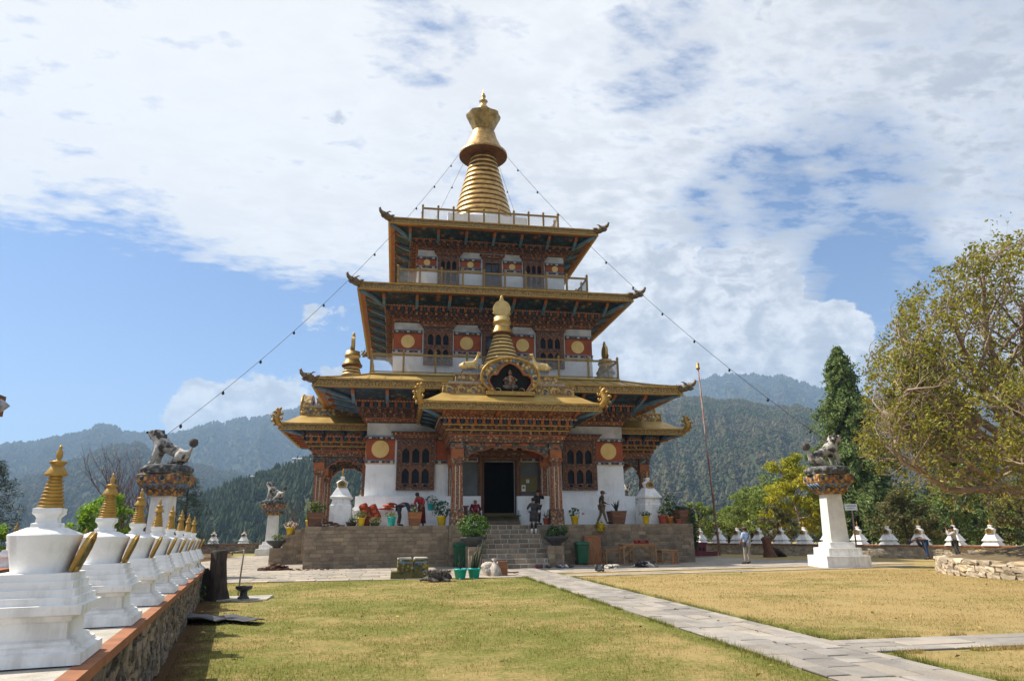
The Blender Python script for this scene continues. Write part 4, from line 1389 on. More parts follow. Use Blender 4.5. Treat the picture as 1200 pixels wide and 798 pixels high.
# entrance: nested door frames round a dark hall
dr = MB()
for i, (e_, y_) in enumerate(((0.30, -0.10), (0.18, -0.16), (0.07, -0.05))):
    m = ['carvebrown', 'timber', 'brown'][i]
    o1 = [0.30, 0.185, 0.075][i]; i1 = [0.19, 0.08, 0.0][i]
    for s_, cx in ((-1, -0.86), (1, 0.93)):
        a, b = cx + s_ * i1, cx + s_ * o1
        dr.box(min(a, b), max(a, b), -W1_ + y_ - 0.06, -W1_ + 0.1, 2.43, 5.42 + o1, m)
    dr.box(-0.86 - i1, 0.93 + i1, -W1_ + y_ - 0.062, -W1_ + 0.1, 5.42 + i1 + 0.002, 5.42 + o1 + 0.002, m)
dr.box(-1.5, 1.56, -W1_ - 0.30, -W1_ + 0.1, 5.725, 5.84, 'carve')
dr.box(-1.62, 1.68, -W1_ - 0.42, -W1_ + 0.1, 5.842, 6.0, 'brown')
for k in range(6):
    u = -1.32 + k * 0.54
    dr.box(u - 0.11, u + 0.11, -W1_ - 0.62, -W1_ - 0.3, 6.002, 6.15, 'dots')
    dr.box(u - 0.17, u + 0.17, -W1_ - 0.72, -W1_ - 0.3, 6.152, 6.24, 'brown')
dr.box(-0.87, 0.94, -W1_ - 0.02, -W1_ + 0.06, 2.432, 2.62, 'timber')
do = dr.build('door', tem)
dl = MB()
dl.box(-0.84, -0.78, -W1_ + 0.12, -W1_ + 0.95, 2.45, 5.40, 'timber')
dl.box(-0.80, -0.774, -W1_ + 0.2, -W1_ + 0.5, 3.5, 4.3, 'dots')
dl.build('door_leaf', do)
for (u0, u1) in ((-2.55, -1.17), (1.24, 2.55)):
    gp = MB()
    gp.box(u0, u1, -W1_ - 0.10, -W1_ + 0.02, 3.50, 5.36, 'grey')
    gp.build('grey_panel', tem)
cornice('cornice', W1_, 7.45, 8.68, 0.85, tem)
RF1 = big_roof(W1_, 0.85, 8.68, 10.0, 9.305, 0.42, 6.9, 10.30, 1.75, tem)
for sx in (-1, 1):
    for sy in (-1, 1):
        dragon(RF1, sx * 9.95, sy * 9.95, 9.2, math.atan2(sy, sx), 1.0)

# ---- middle storey
W2_ = 6.0
wl = MB()
wallbox(wl, W2_ + 0.05, 9.0, 13.72, 'wall_white', 0.4, None, 0.05)
w2o = wl.build('wall', tem)
for (u0, u1) in ((-6.02, -4.36), (-2.48, -0.86), (0.86, 2.40), (4.34, 6.02)):
    band_stack(w2o, W2_ + 0.01, 12.0, 12.98, SIDES, u0, u1)
for k in (0, 1, 3):
    for u in (-5.2, -1.72, 1.68, 5.12):
        disc(w2o, SIDES[k], u, W2_, 12.49, 0.40)
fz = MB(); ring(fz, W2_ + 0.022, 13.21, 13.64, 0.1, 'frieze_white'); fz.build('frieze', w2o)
make_window(1.72, 2.25, tem, (-3.42, -W2_ - 0.028, 11.1))
make_window(1.72, 2.25, tem, (3.37, -W2_ - 0.028, 11.1))
make_window(1.6, 2.35, tem, (0.0, -W2_ - 0.028, 10.9), door=True)
cornice('cornice', W2_, 13.65, 14.62, 0.72, tem)
RF2 = big_roof(W2_, 0.72, 14.62, 8.13, 15.325, 0.42, 5.6, 16.15, 1.8, tem)
for sx in (-1, 1):
    for sy in (-1, 1):
        dragon(RF2, sx * 8.1, sy * 8.1, 15.22, math.atan2(sy, sx), 1.0)

# ---- upper storey
W3_ = 4.71
wl = MB()
wallbox(wl, W3_ + 0.04, 15.2, 18.98, 'wall_white', 0.4, None, 0.04)
w3o = wl.build('wall', tem)
for (u0, u1) in ((-4.73, -3.55), (-2.06, -0.72), (0.72, 1.94), (3.47, 4.73)):
    band_stack(w3o, W3_ + 0.01, 17.86, 18.26, SIDES, u0, u1)
for k in (0, 1, 3):
    for u in (-4.15, -1.40, 1.30, 4.13):
        disc(w3o, SIDES[k], u, W3_, 18.06, 0.205)
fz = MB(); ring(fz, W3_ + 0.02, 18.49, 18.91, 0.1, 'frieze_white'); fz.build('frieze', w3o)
make_window(1.36, 1.95, tem, (-2.80, -W3_ - 0.028, 16.6))
make_window(1.36, 1.95, tem, (2.70, -W3_ - 0.028, 16.6))
make_window(1.22, 2.3, tem, (0.0, -W3_ - 0.028, 16.2), door=True)
cornice('cornice', W3_, 18.92, 19.52, 0.62, tem)
RF3 = big_roof(W3_, 0.62, 19.52, 6.595, 20.16, 0.38, 4.3, 20.95, 1.75, tem)
for sx in (-1, 1):
    for sy in (-1, 1):
        dragon(RF3, sx * 6.55, sy * 6.55, 20.08, math.atan2(sy, sx), 1.0)

# ---- railings with wire netting
def railing(h, z0, z1, npost):
    mb = MB()
    nb = MB()
    for k, X in enumerate(SIDES):
        mb.X = X; nb.X = X
        for i in range(npost):
            u = -h + i * 2 * h / npost
            mb.box(u - 0.055, u + 0.055, -h - 0.055, -h + 0.055, z0, z1 + 0.10, 'railpaint')
            mb.box(u - 0.075, u + 0.075, -h - 0.075, -h + 0.075, z1 + 0.101, z1 + 0.14, 'goldpaint')
            mb.ball((u, -h, z1 + 0.19), 0.055, 'goldpaint', 7, 5)
        mb.box(-h + 0.06, h - 0.06, -h - 0.045, -h + 0.045, z1 - 0.11, z1, 'railpaint')
        mb.box(-h + 0.06, h - 0.06, -h - 0.03, -h + 0.03, z0 + 0.03, z0 + 0.08, 'railpaint')
        H_ = z1 - z0 - 0.2
        s_ = 0.105
        n = int((2 * h + H_) / s_)
        for i in range(n):
            for sg in (-1, 1):
                ua = -h + i * s_ - (H_ if sg > 0 else 0)
                p0, p1 = (ua, z0 + 0.09), (ua + H_, z0 + 0.09 + H_)
                if sg < 0:
                    p0, p1 = (ua, z0 + 0.09), (ua - H_, z0 + 0.09 + H_)
                # clip to the panel
                t0, t1 = 0.0, 1.0
                dx = p1[0] - p0[0]
                for lim, up_ in ((-h, False), (h, True)):
                    tt = (lim - p0[0]) / dx
                    if (dx > 0) == up_:
                        t1 = min(t1, tt)
                    else:
                        t0 = max(t0, tt)
                if t1 - t0 < 0.05:
                    continue
                q0 = (p0[0] + dx * t0, p0[1] + H_ * t0); q1 = (p0[0] + dx * t1, p0[1] + H_ * t1)
                nb.tube([(q0[0], -h, q0[1]), (q1[0], -h, q1[1])], 0.0065, 'net', 3, cap=False)
    mb.X = Matrix.Identity(4)
    o = mb.build('railing', tem)
    nb.build('wire_netting', o)
    return o


railing(7.22, 10.32, 11.42, 8)
railing(5.92, 16.16, 17.12, 9)
railing(4.50, 20.98, 22.0, 9)
dk = MB()
ring(dk, 7.30, 10.20, 10.30, 1.4, 'rooftop')
ring(dk, 6.0, 16.02, 16.14, 1.4, 'rooftop')
dk.box(-4.6, 4.6, -4.6, 4.6, 20.6, 20.97, 'rooftop')
dk.build('roof_deck', tem)

# ---- great spire
sp = part_empty('spire', tem)
mb = MB()
mb.box(-2.75, 2.75, -2.75, 2.75, 20.971, 22.6, 'wall_white')
mb.lathe([(2.4, 22.6), (2.4, 23.0), (0, 23.01)], 'wall_white', 32)
mb.build('spire_base', sp)
mb = MB()
prof = []; mats_ = []
nr = 13
zb, zt, rb, rt_ = 23.0, 28.6, 2.28, 0.90
for i in range(nr):
    a = i / nr; b = (i + 1) / nr
    za = zb + (zt - zb) * a; zc_ = zb + (zt - zb) * b
    ra = rb + (rt_ - rb) * a; rc = rb + (rt_ - rb) * b
    prof += [(ra - 0.10, za), (ra - 0.10, za + 0.055), (ra, za + 0.075), (ra * 0.55 + rc * 0.45 + 0.02, za + (zc_ - za) * 0.55), (rc + 0.02, zc_ - 0.012)]
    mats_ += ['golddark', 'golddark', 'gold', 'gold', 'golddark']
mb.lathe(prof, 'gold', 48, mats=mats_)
mb.build('spire_ring', sp)
mb = MB()
um = [(0.6, 28.55), (0.9, 28.58), (1.72, 28.62), (1.80, 28.70), (1.80, 28.88), (1.62, 29.0), (1.42, 29.3), (1.22, 29.75), (1.04, 30.15), (0.96, 30.45)]
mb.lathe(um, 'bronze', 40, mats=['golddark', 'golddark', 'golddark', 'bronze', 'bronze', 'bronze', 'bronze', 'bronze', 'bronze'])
mb.lathe([(0.96, 30.45), (0.90, 30.52), (0.92, 30.64), (0.80, 30.72), (0.74, 30.85)], 'bronze', 40)
mb.build('umbrella', sp)
mb = MB()
wob = lambda k, z: 1.0 + (0.045 if z > 31.2 else 0.02) * math.cos(2 * PI * k / 6)
mb.lathe([(0.74, 30.85), (0.80, 31.0), (0.90, 31.3), (1.08, 31.7), (1.24, 32.02), (1.28, 32.18)], 'bronze', 48, wob=wob)
mb.lathe([(1.27, 32.185), (1.15, 32.24), (0.80, 32.30), (0.5, 32.4)], 'bronze', 48, wob=wob)
mb.build('crown', sp)
mb = MB()
mb.lathe([(0.62, 32.38), (0.72, 32.5), (0.50, 32.66), (0.34, 32.72), (0.42, 32.82), (0.36, 33.0), (0.22, 33.15), (0.26, 33.4), (0.34, 33.5), (0.2, 33.6), (0.13, 33.75), (0.19, 33.95), (0.12, 34.15), (0.05, 34.25), (0.035, 34.5), (0, 34.7)], 'gold', 20)
mb.build('finial', sp)


# ---- porches: columns, arched beams, corbelled cornice, gilded eave, shrine front and small spire
def ring3(mb, a, b, back, z0, z1, t, m, a2=None, b2=None):
    """three-sided ring: front edge at y = -b, sides at x = +-a, running back to y = -back"""
    a2 = a if a2 is None else a2; b2 = b if b2 is None else b2
    v = [(-a, -b, z0), (a, -b, z0), (a - t, -b + t, z0), (-a + t, -b + t, z0), (-a2, -b2, z1), (a2, -b2, z1), (a2 - t, -b2 + t, z1), (-a2 + t, -b2 + t, z1)]
    mb.add(v, [(0, 3, 2, 1), (4, 5, 6, 7), (0, 1, 5, 4), (2, 3, 7, 6)], m)
    for s_ in (-1, 1):
        v = [(s_ * a, -b, z0), (s_ * (a - t), -b + t, z0), (s_ * (a - t), -back, z0), (s_ * a, -back, z0), (s_ * a2, -b2, z1), (s_ * (a2 - t), -b2 + t, z1), (s_ * (a2 - t), -back, z1), (s_ * a2, -back, z1)]
        mb.add(v, [(0, 3, 2, 1), (4, 5, 6, 7), (0, 1, 5, 4), (1, 2, 6, 5), (2, 3, 7, 6), (3, 0, 4, 7)], m)


def dent3(mb, a, b, back, z0, z1, dep, pitch, wd, ms):
    n = max(2, int(round(2 * a / pitch)))
    for i in range(n):
        u = -a + (i + 0.5) * 2 * a / n
        mb.box(u - wd / 2, u + wd / 2, -b - dep, -b + 0.02, z0, z1, ms[i % len(ms)])
    L = b - back
    n = max(2, int(round(L / pitch)))
    for s_ in (-1, 1):
        for i in range(n):
            y = -b + (i + 0.5) * L / n
            mb.box(min(s_ * a, s_ * (a + dep)) - 0.0, max(s_ * a, s_ * (a + dep)), y - wd / 2, y + wd / 2, z0, z1, ms[i % len(ms)])


DEER = None


def deer_mesh(parent):
    """reclining golden deer, head raised, facing +x"""
    N = {'rump': (-0.42, 0, 0.22, 0.19), 'belly': (-0.12, 0, 0.22, 0.19), 'chest': (0.20, 0, 0.26, 0.17), 'neck': (0.36, 0, 0.46, 0.10), 'throat': (0.44, 0, 0.68, 0.075), 'head': (0.52, 0, 0.82, 0.085), 'snout': (0.66, 0, 0.90, 0.045),
         'tail': (-0.62, 0, 0.26, 0.04)}
    E_ = [('rump', 'belly'), ('belly', 'chest'), ('chest', 'neck'), ('neck', 'throat'), ('throat', 'head'), ('head', 'snout'), ('rump', 'tail')]
    for s_, n in ((-1, 'r'), (1, 'l')):
        N['ear' + n] = (0.46, s_ * 0.11, 0.92, 0.025); E_.append(('head', 'ear' + n))
        N['haunch' + n] = (-0.36, s_ * 0.17, 0.14, 0.13); E_.append(('rump', 'haunch' + n))
        N['hock' + n] = (-0.12, s_ * 0.22, 0.07, 0.055); E_.append(('haunch' + n, 'hock' + n))
        N['elbow' + n] = (0.22, s_ * 0.14, 0.12, 0.075); E_.append(('chest', 'elbow' + n))
        N['fore' + n] = (0.44, s_ * 0.14, 0.06, 0.045); E_.append(('elbow' + n, 'fore' + n))
    return skin('deer_statue', N, E_, ['palegold'], parent, 1, 'belly')


def porch(rot, deer=True):
    global DEER
    po = part_empty('porch', tem, (0, 0, 0), rot)
    CU, CD = 2.55, 10.15
    back = W1_ + 0.02
    # columns
    for s_ in (-1, 1):
        mb = MB()
        cx = s_ * CU
        mb.box(cx - 0.35, cx + 0.35, -CD - 0.35, -CD + 0.35, HP + 0.003, 2.72, 'carve', 0.02)
        mb.lathe([(0.26, 0), (0.26, 0.001)], 'carve', 4, (cx, -CD, 2.72), False, PI / 4)
        w0, w1 = 0.285, 0.24
        v = [(cx - w0, -CD - w0, 2.722), (cx + w0, -CD - w0, 2.722), (cx + w0, -CD + w0, 2.722), (cx - w0, -CD + w0, 2.722), (cx - w1, -CD - w1, 5.0), (cx + w1, -CD - w1, 5.0), (cx + w1, -CD + w1, 5.0), (cx - w1, -CD + w1, 5.0)]
        mb.add(v, [(0, 3, 2, 1), (4, 5, 6, 7), (0, 1, 5, 4), (1, 2, 6, 5), (2, 3, 7, 6), (3, 0, 4, 7)], 'colpaint')
        # raised cream and orange fillets on the faces
        for k in range(4):
            mb.X = Matrix.Translation((cx, -CD, 0)) @ Matrix.Rotation(k * PI / 2, 4, 'Z')
            for (x_, m) in ((-0.17, 'orange'), (0.17, 'orange'), (-0.10, 'dots'), (0.10, 'dots')):
                mb.add([(x_ - 0.02, -w0 - 0.014, 2.74), (x_ + 0.02, -w0 - 0.014, 2.74), (x_ + 0.02, -w1 - 0.014, 4.86), (x_ - 0.02, -w1 - 0.014, 4.86), (x_ - 0.02, -w0 + 0.03, 2.74), (x_ + 0.02, -w0 + 0.03, 2.74), (x_ + 0.02, -w1 + 0.03, 4.86), (x_ - 0.02, -w1 + 0.03, 4.86)],
                       [(0, 1, 2, 3), (1, 5, 6, 2), (4, 0, 3, 7), (3, 2, 6, 7), (0, 4, 5, 1)], m)
        mb.X = Matrix.Identity(4)
        mb.box(cx - 0.29, cx + 0.29, -CD - 0.29, -CD + 0.29, 5.002, 5.12, 'carve')
        mb.box(cx - 0.33, cx + 0.33, -CD - 0.33, -CD + 0.33, 5.122, 5.30, 'carveorange')
        mb.box(cx - 0.31, cx + 0.31, -CD - 0.31, -CD + 0.31, 5.302, 5.72, 'orange')
        mb.box(cx - 0.36, cx + 0.36, -CD - 0.36, -CD + 0.36, 5.722, 6.02, 'carvegrey')
        mb.box(cx - 0.16, cx + 0.16, -CD - 0.37, -CD + 0.37, 5.80, 5.95, 'orange')
        mb.build('column', po)
        # half column against the wall
        pm = MB()
        pm.box(s_ * CU - 0.24, s_ * CU + 0.24, -back - 0.36, -back + 0.02, 3.502, 5.1, 'colpaint')
        for x_ in (-0.16, 0.16):
            pm.box(s_ * CU + x_ - 0.02, s_ * CU + x_ + 0.02, -back - 0.375, -back - 0.35, 3.51, 5.0, 'dots')
        pm.box(s_ * CU - 0.28, s_ * CU + 0.28, -back - 0.40, -back + 0.02, 5.102, 5.72, 'orange')
        pm.build('pilaster', po)
    # beams with hanging scalloped arches
    bm_ = MB()
    def scallop(L0, L1, n=40):
        """outline below z = 6.05 from L0 to L1: deep brackets at the ends, rising scallops to the middle"""
        pts = []
        for i in range(n + 1):
            t_ = i / n
            q = abs(t_ - 0.5) * 2
            d = 0.16 + 0.42 * max(0, (q - 0.30) / 0.70) ** 1.1 + 0.055 * abs(math.sin(t_ * PI * 6.0))
            if q > 0.86:
                d = 0.66
            pts.append((L0 + (L1 - L0) * t_, 6.05 - d))
        return pts
    pts = scallop(-CU + 0.36, CU - 0.36)
    bm_.prism([(pts[0][0], 6.05)] + pts + [(pts[-1][0], 6.05)], -CD - 0.16, -CD + 0.16, 'carvegrey')
    bm_.prism([(pts[0][0], 6.05)] + [(x, z - 0.045) for x, z in pts] + [(pts[-1][0], 6.05)], -CD - 0.11, -CD + 0.11, 'orange')
    for k in range(5):
        u = -1.75 + k * 0.875
        bm_.box(u - 0.26, u + 0.26, -CD - 0.18, -CD - 0.15, 5.90, 6.02, 'orange')
    for s_ in (-1, 1):
        bm_.X = Matrix.Translation((s_ * CU, 0, 0)) @ Matrix.Rotation(PI / 2, 4, 'Z')
        ps = scallop(-CD + 0.36, -back - 0.4, 26)
        bm_.prism([(ps[0][0], 6.05)] + ps + [(ps[-1][0], 6.05)], -0.16, 0.16, 'carvegrey')
        bm_.prism([(ps[0][0], 6.05)] + [(x, z - 0.045) for x, z in ps] + [(ps[-1][0], 6.05)], -0.11, 0.11, 'orange')
        bm_.X = Matrix.Identity(4)
    ring3(bm_, CU + 0.40, CD + 0.40, back, 6.055, 6.20, 0.8, 'carve')
    bm_.build('beam', po)
    # cornice
    cb = MB()
    L = [(6.20, 6.36, 0.46, 'carveorange', None), (6.36, 6.42, 0.52, 'orange', None), (6.42, 6.60, 0.52, 'carvebrown', (['carveorange', 'brown'], 0.26, 0.15, 0.09)), (6.60, 6.66, 0.66, 'goldpaint', None),
         (6.66, 6.84, 0.66, 'brown', (['carveorange', 'carvebrown'], 0.3, 0.18, 0.10)), (6.84, 6.90, 0.82, 'goldpaint', None),
         (6.90, 7.14, 0.82, 'orange', (['blue', 'orange'], 0.22, 0.16, 0.13)), (7.14, 7.21, 1.0, 'orange', (['dots'], 0.17, 0.085, 0.04)), (7.21, 7.38, 1.02, 'carveorange', None)]
    for z0, z1, o, m, ex in L:
        ring3(cb, CU + o, CD + o, back, z0, z1, 0.5 + o * 0.5, m)
        if ex:
            dent3(cb, CU + o, CD + o, back, z0 + 0.008, z1 - 0.008, ex[3], ex[1], ex[2], ex[0])
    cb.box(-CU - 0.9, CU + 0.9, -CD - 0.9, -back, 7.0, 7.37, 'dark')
    cb.box(-CU + 0.35, CU - 0.35, -CD + 0.35, -back, 6.3, 6.36, 'carvebrown')
    cb.build('cornice', po)
    # eave
    PH, PD, ZE, FH = 4.57, 12.37, 7.79, 0.37
    rb_ = MB()
    q = [(PH + 0.05, PD + 0.05, ZE + 0.02), (PH - 0.35, PD - 0.36, ZE + 0.16), (3.45, 11.32, 8.42)]
    for (a, b, z), (a2, b2, z2) in zip(q, q[1:]):
        rb_.add([(-a, -b, z), (a, -b, z), (a2, -b2, z2), (-a2, -b2, z2)], [(0, 1, 2, 3)], 'rooftop')
        for s_ in (-1, 1):
            rb_.add([(s_ * a, -b, z), (s_ * a2, -b2, z2), (s_ * a2, -back, z2), (s_ * a, -back, z)], [(0, 1, 2, 3)], 'rooftop')
    ring3(rb_, PH, PD, back, ZE - FH, ZE, 0.16, 'fascia')
    ring3(rb_, PH + 0.05, PD + 0.05, back, ZE - 0.07, ZE + 0.018, 0.12, 'goldpaint')
    ring3(rb_, PH + 0.02, PD + 0.02, back, ZE - FH - 0.012, ZE - FH + 0.04, 0.14, 'goldpaint')
    dent3(rb_, PH, PD, back, ZE - FH + 0.09, ZE - FH + 0.15, 0.012, 0.16, 0.08, ['goldpaint'])
    # soffit with curled rafters
    a0, b0 = PH - 0.16, PD - 0.16
    a1, b1 = CU + 1.02, CD + 1.02
    z0, z1 = ZE - FH + 0.07, 7.37
    rb_.add([(-a0, -b0, z0), (a0, -b0, z0), (a1, -b1, z1), (-a1, -b1, z1)], [(0, 3, 2, 1)], 'carveorange')
    for s_ in (-1, 1):
        rb_.add([(s_ * a0, -b0, z0), (s_ * a1, -b1, z1), (s_ * a1, -back, z1), (s_ * a0, -back, z0)], [(0, 1, 2, 3)], 'teal')
        for i in range(4):
            y = -b1 + 0.1 + i * 1.15
            rb_.tube([(s_ * (a0 - 0.05), y, z0 - 0.09), (s_ * (a0 - 0.4), y, z0 - 0.14), (s_ * a1, y, z1 - 0.14)], [0.10, 0.12, 0.13], 'blue', 5)
        rb_.tube([(s_ * a0, -b0, z0 - 0.03), (s_ * a1, -b1, z1 - 0.07)], 0.13, 'slate', 5)
    for i in range(6):
        u = -a1 + 0.2 + i * (2 * a1 - 0.4) / 5
        rb_.tube([(u, -b0 + 0.05, z0 - 0.06), (u, -b1, z1 - 0.1)], 0.09, 'orange', 5)
    rb_.build('roof', po)
    for s_ in (-1, 1):
        flame(po, s_ * (PH - 0.05), -PD + 0.05, ZE - 0.05, math.atan2(-1, s_), 0.98)
    # stepped parapet of gilded and silvered relief
    pb = MB()
    for (a, b, z0, z1, m, c_) in ((3.42, 11.30, 8.30, 8.88, 'giltcarve', 'goldpaint'), (3.08, 10.9, 8.88, 9.12, 'silver', None), (2.72, 10.55, 9.12, 9.55, 'giltcarve', 'goldpaint'), (2.30, 10.2, 9.55, 9.86, 'silver', 'slate')):
        pb.box(-a, a, -b, -back - 0.3, z0 + 0.001, z1, m)
        if c_:
            pb.box(-a - 0.04, a + 0.04, -b - 0.04, -back - 0.3, z1 + 0.001, z1 + 0.06, c_)
    for i in range(11):
        u = -3.1 + i * 0.62
        pb.lathe([(0.0, 0.0), (0.14, 0.01), (0.14, 0.03), (0, 0.05)], 'goldpaint', 10)if False else None
        for s_ in (1,):
            pts = [(u + 0.17 * math.cos(k * 0.7), -11.33, 8.56 + 0.17 * math.sin(k * 0.7)) for k in range(7)]
            pb.tube(pts, [0.05 - 0.005 * k for k in range(7)], 'palegold', 5)
            pb.ball((u, -11.31, 8.56), (0.075, 0.03, 0.075), ['slate', 'orange'][i % 2], 8, 5)
    pb.build('parapet', po)
    # horseshoe shrine niche
    gb = MB()
    n = 26
    def horse(rx, rz, zc_, zb_):
        pts = []
        for i in range(n + 1):
            a = -0.28 * PI + (1.56 * PI) * i / n
            pts.append((rx * math.cos(a), zc_ + rz * math.sin(a)))
        return pts
    outer = horse(1.50, 0.98, 9.28, 8.42)
    outer = [(1.18, 8.34)] + outer + [(-1.18, 8.34)]
    inner = [(0.80, 8.46), (1.12, 8.96), (1.10, 9.20), (0.94, 9.36), (0.68, 9.38), (0.60, 9.58), (0.38, 9.82), (0.16, 9.94), (0.0, 10.0), (-0.16, 9.94), (-0.38, 9.82), (-0.60, 9.58), (-0.68, 9.38), (-0.94, 9.36), (-1.10, 9.20), (-1.12, 8.96), (-0.80, 8.46)]
    # ring between outer and inner outlines
    def res_(poly, k):
        P_ = [Vector(p) for p in poly]; d = [0]
        for a, b in zip(P_, P_[1:]): d.append(d[-1] + (b - a).length)
        return [(float(np.interp(s_, d, [p.x for p in P_])), float(np.interp(s_, d, [p.y for p in P_]))) for s_ in np.linspace(0, d[-1], k)]
    K = 44
    A, B = res_(outer, K), res_(inner, K)
    yf, yb_ = -11.62, -11.05
    v = [(x, yf, z) for x, z in A] + [(x, yf + 0.05, z) for x, z in B] + [(x, yb_, z) for x, z in A] + [(x, yb_, z) for x, z in B]
    f = []
    for i in range(K - 1):
        f += [(i, i + 1, K + i + 1, K + i), (2 * K + i, 3 * K + i, 3 * K + i + 1, 2 * K + i + 1), (i, 2 * K + i, 2 * K + i + 1, i + 1), (K + i, K + i + 1, 3 * K + i + 1, 3 * K + i)]
    gb.add(v, f, 'giltcarve')
    for P_, r_, m in ((A, 0.07, 'goldpaint'), (B, 0.055, 'orange')):
        gb.tube([(x, yf, z) for x, z in P_], r_, m, 6)
    for i in range(2, K - 2, 3):
        x, z = (A[i][0] * 0.52 + B[i][0] * 0.48), (A[i][1] * 0.52 + B[i][1] * 0.48)
        gb.ball((x, yf - 0.0, z), (0.10, 0.05, 0.10), ['slate', 'palegold', 'blue'][(i // 3) % 3], 8, 5)
    gb.box(-1.25, 1.25, yf - 0.06, yb_ + 0.3, 8.30, 8.50, 'goldpaint')
    g = gb.build('shrine_niche', po)
    fb_ = MB()
    fb_.prism([(x * 0.99, z) for x, z in inner], -11.36, -11.315, 'dark')
    fb_.ball((0, -11.46, 8.78), (0.42, 0.16, 0.16), 'carvegrey', 12, 6)
    fb_.ball((0, -11.46, 8.98), (0.30, 0.14, 0.14), 'carve', 10, 6)
    fb_.lathe([(0.20, 8.98), (0.22, 9.15), (0.17, 9.30), (0.07, 9.36), (0.10, 9.42), (0.11, 9.50), (0.07, 9.58), (0.03, 9.66), (0, 9.70)], 'carve', 10, (0, -11.46, 0))
    fb_.lathe([(0.30, 0.0), (0.30, 0.02)], 'slate', 18, (0, -11.12, 9.3)) if False else None
    for s_ in (-1, 1):
        fb_.tube([(s_ * 0.2, -11.46, 9.25), (s_ * 0.34, -11.49, 9.1), (s_ * 0.16, -11.56, 9.02)], [0.06, 0.055, 0.045], 'carve', 6)
    fb_.build('seated_figure', po)
    # small spire behind the niche
    sb = MB()
    D_ = 8.75
    sb.box(-1.5, 1.5, -D_ - 1.35, -D_ + 0.6, 9.861, 10.25, 'giltcarve')
    prof = []; ms = []
    zb2, zt2, r0, r1 = 10.25, 12.25, 1.12, 0.46
    for i in range(9):
        a, b = i / 9, (i + 1) / 9
        za, zc_ = zb2 + (zt2 - zb2) * a, zb2 + (zt2 - zb2) * b
        ra, rc = r0 + (r1 - r0) * a, r0 + (r1 - r0) * b
        prof += [(ra - 0.09, za), (ra - 0.09, za + 0.04), (ra, za + 0.06), (rc + 0.01, zc_ - 0.01)]
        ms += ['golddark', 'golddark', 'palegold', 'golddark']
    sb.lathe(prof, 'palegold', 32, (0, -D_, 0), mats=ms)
    sb.lathe([(0.3, 12.54), (0.66, 12.57), (0.68, 12.66), (0.58, 12.80), (0.47, 13.05), (0.42, 13.18), (0.52, 13.24), (0.52, 13.38), (0.46, 13.42), (0.48, 13.60), (0.3, 13.65), (0.2, 13.7)], 'palegold', 28, (0, -D_, -0.30), mats=['golddark', 'golddark', 'goldpaint', 'goldpaint', 'palegold', 'palegold', 'goldpaint', 'palegold', 'palegold', 'palegold', 'palegold'])
    pts = [(0.50 * math.cos(2 * PI * k / 28), 13.85 + 0.50 * math.sin(2 * PI * k / 28)) for k in range(28)]
    sb.prism(pts, -D_ - 0.10, -D_ + 0.10, 'palegold', True)
    pts = [(0.54 * math.cos(a), 13.76 + 0.46 * math.sin(a)) for a in np.linspace(1.12 * PI, 1.88 * PI, 12)]
    sb.tube([(x, -D_ - 0.10, z) for x, z in pts], 0.05, 'goldpaint', 6)
    sb.lathe([(0.1, 14.65), (0.14, 14.72), (0.08, 14.82), (0.1, 14.9), (0, 15.02)], 'palegold', 12, (0, -D_, -0.32))
    sb.build('small_spire', po)
    if deer:
        for s_ in (-1, 1):
            if DEER is None:
                DEER = deer_mesh(po); o = DEER
            else:
                o = DEER.copy(); COL.objects.link(o); o.parent = po
            o.location = (s_ * 1.95, -10.05, 9.90)
            o.rotation_euler = (0, 0, 0 if s_ < 0 else PI)
            o.scale = (0.95, 0.95, 1.1)
    return po


porch(0.0)
porch(-PI / 2, False)
porch(PI / 2, False)
porch(PI, False)

# ================================================================== chortens
def chorten_body(mb, mats='chorten'):
    q = math.sqrt(2)
    prof = [(0.36, 0.0), (0.352, 0.062), (0.315, 0.075), (0.312, 0.095), (0.282, 0.105), (0.28, 0.122), (0.248, 0.135), (0.242, 0.225), (0.262, 0.238), (0.266, 0.262), (0.318, 0.276), (0.318, 0.328),
            (0.285, 0.331), (0.283, 0.372), (0.260, 0.375), (0.258, 0.415), (0.240, 0.418), (0.238, 0.462), (0.220, 0.465), (0.218, 0.508)]
    mb.lathe([(r * q, z) for r, z in prof] + [(0.0, 0.512)], mats, 4, rot=PI / 4, smooth=False)
    mb.lathe([(0.158, 0.508), (0.171, 0.57), (0.195, 0.67), (0.211, 0.735)], mats, 36)
    mb.lathe([(0.210, 0.7355), (0.206, 0.743), (0.11, 0.785), (0.0, 0.79)], mats, 36)
    mb.lathe([(r * q, z) for r, z in [(0.078, 0.78), (0.078, 0.81), (0.060, 0.815), (0.058, 0.845), (0.072, 0.865), (0.080, 0.87), (0.080, 0.905), (0.066, 0.908)]], mats, 4, rot=PI / 4, smooth=False)


def golden_spire(mb, z0, r0, r1, h, n=9):
    prof = []
    hr = h * 0.50
    for i in range(n):
        a, b = i / n, (i + 1) / n
        ra = r0 + (r1 - r0) * a
        za, zb = z0 + hr * a, z0 + hr * b
        prof += [(ra - 0.010, za), (ra, za + hr / n * 0.25), (ra, za + hr / n * 0.7), (ra - 0.012, zb - 0.001)]
    zt = z0 + hr
    u = r0 * 0.9
    prof += [(u, zt + 0.002), (u * 0.98, zt + 0.012), (u * 0.55, zt + h * 0.155), (u * 0.50, zt + h * 0.165), (u * 0.72, zt + h * 0.20), (u * 0.76, zt + h * 0.225), (u * 0.4, zt + h * 0.24),
             (u * 0.17, zt + h * 0.25), (u * 0.30, zt + h * 0.31), (u * 0.28, zt + h * 0.38), (u * 0.13, zt + h * 0.42), (u * 0.18, zt + h * 0.45), (0, zt + h * 0.50)]
    mb.lathe(prof, 'goldpaint', 20)


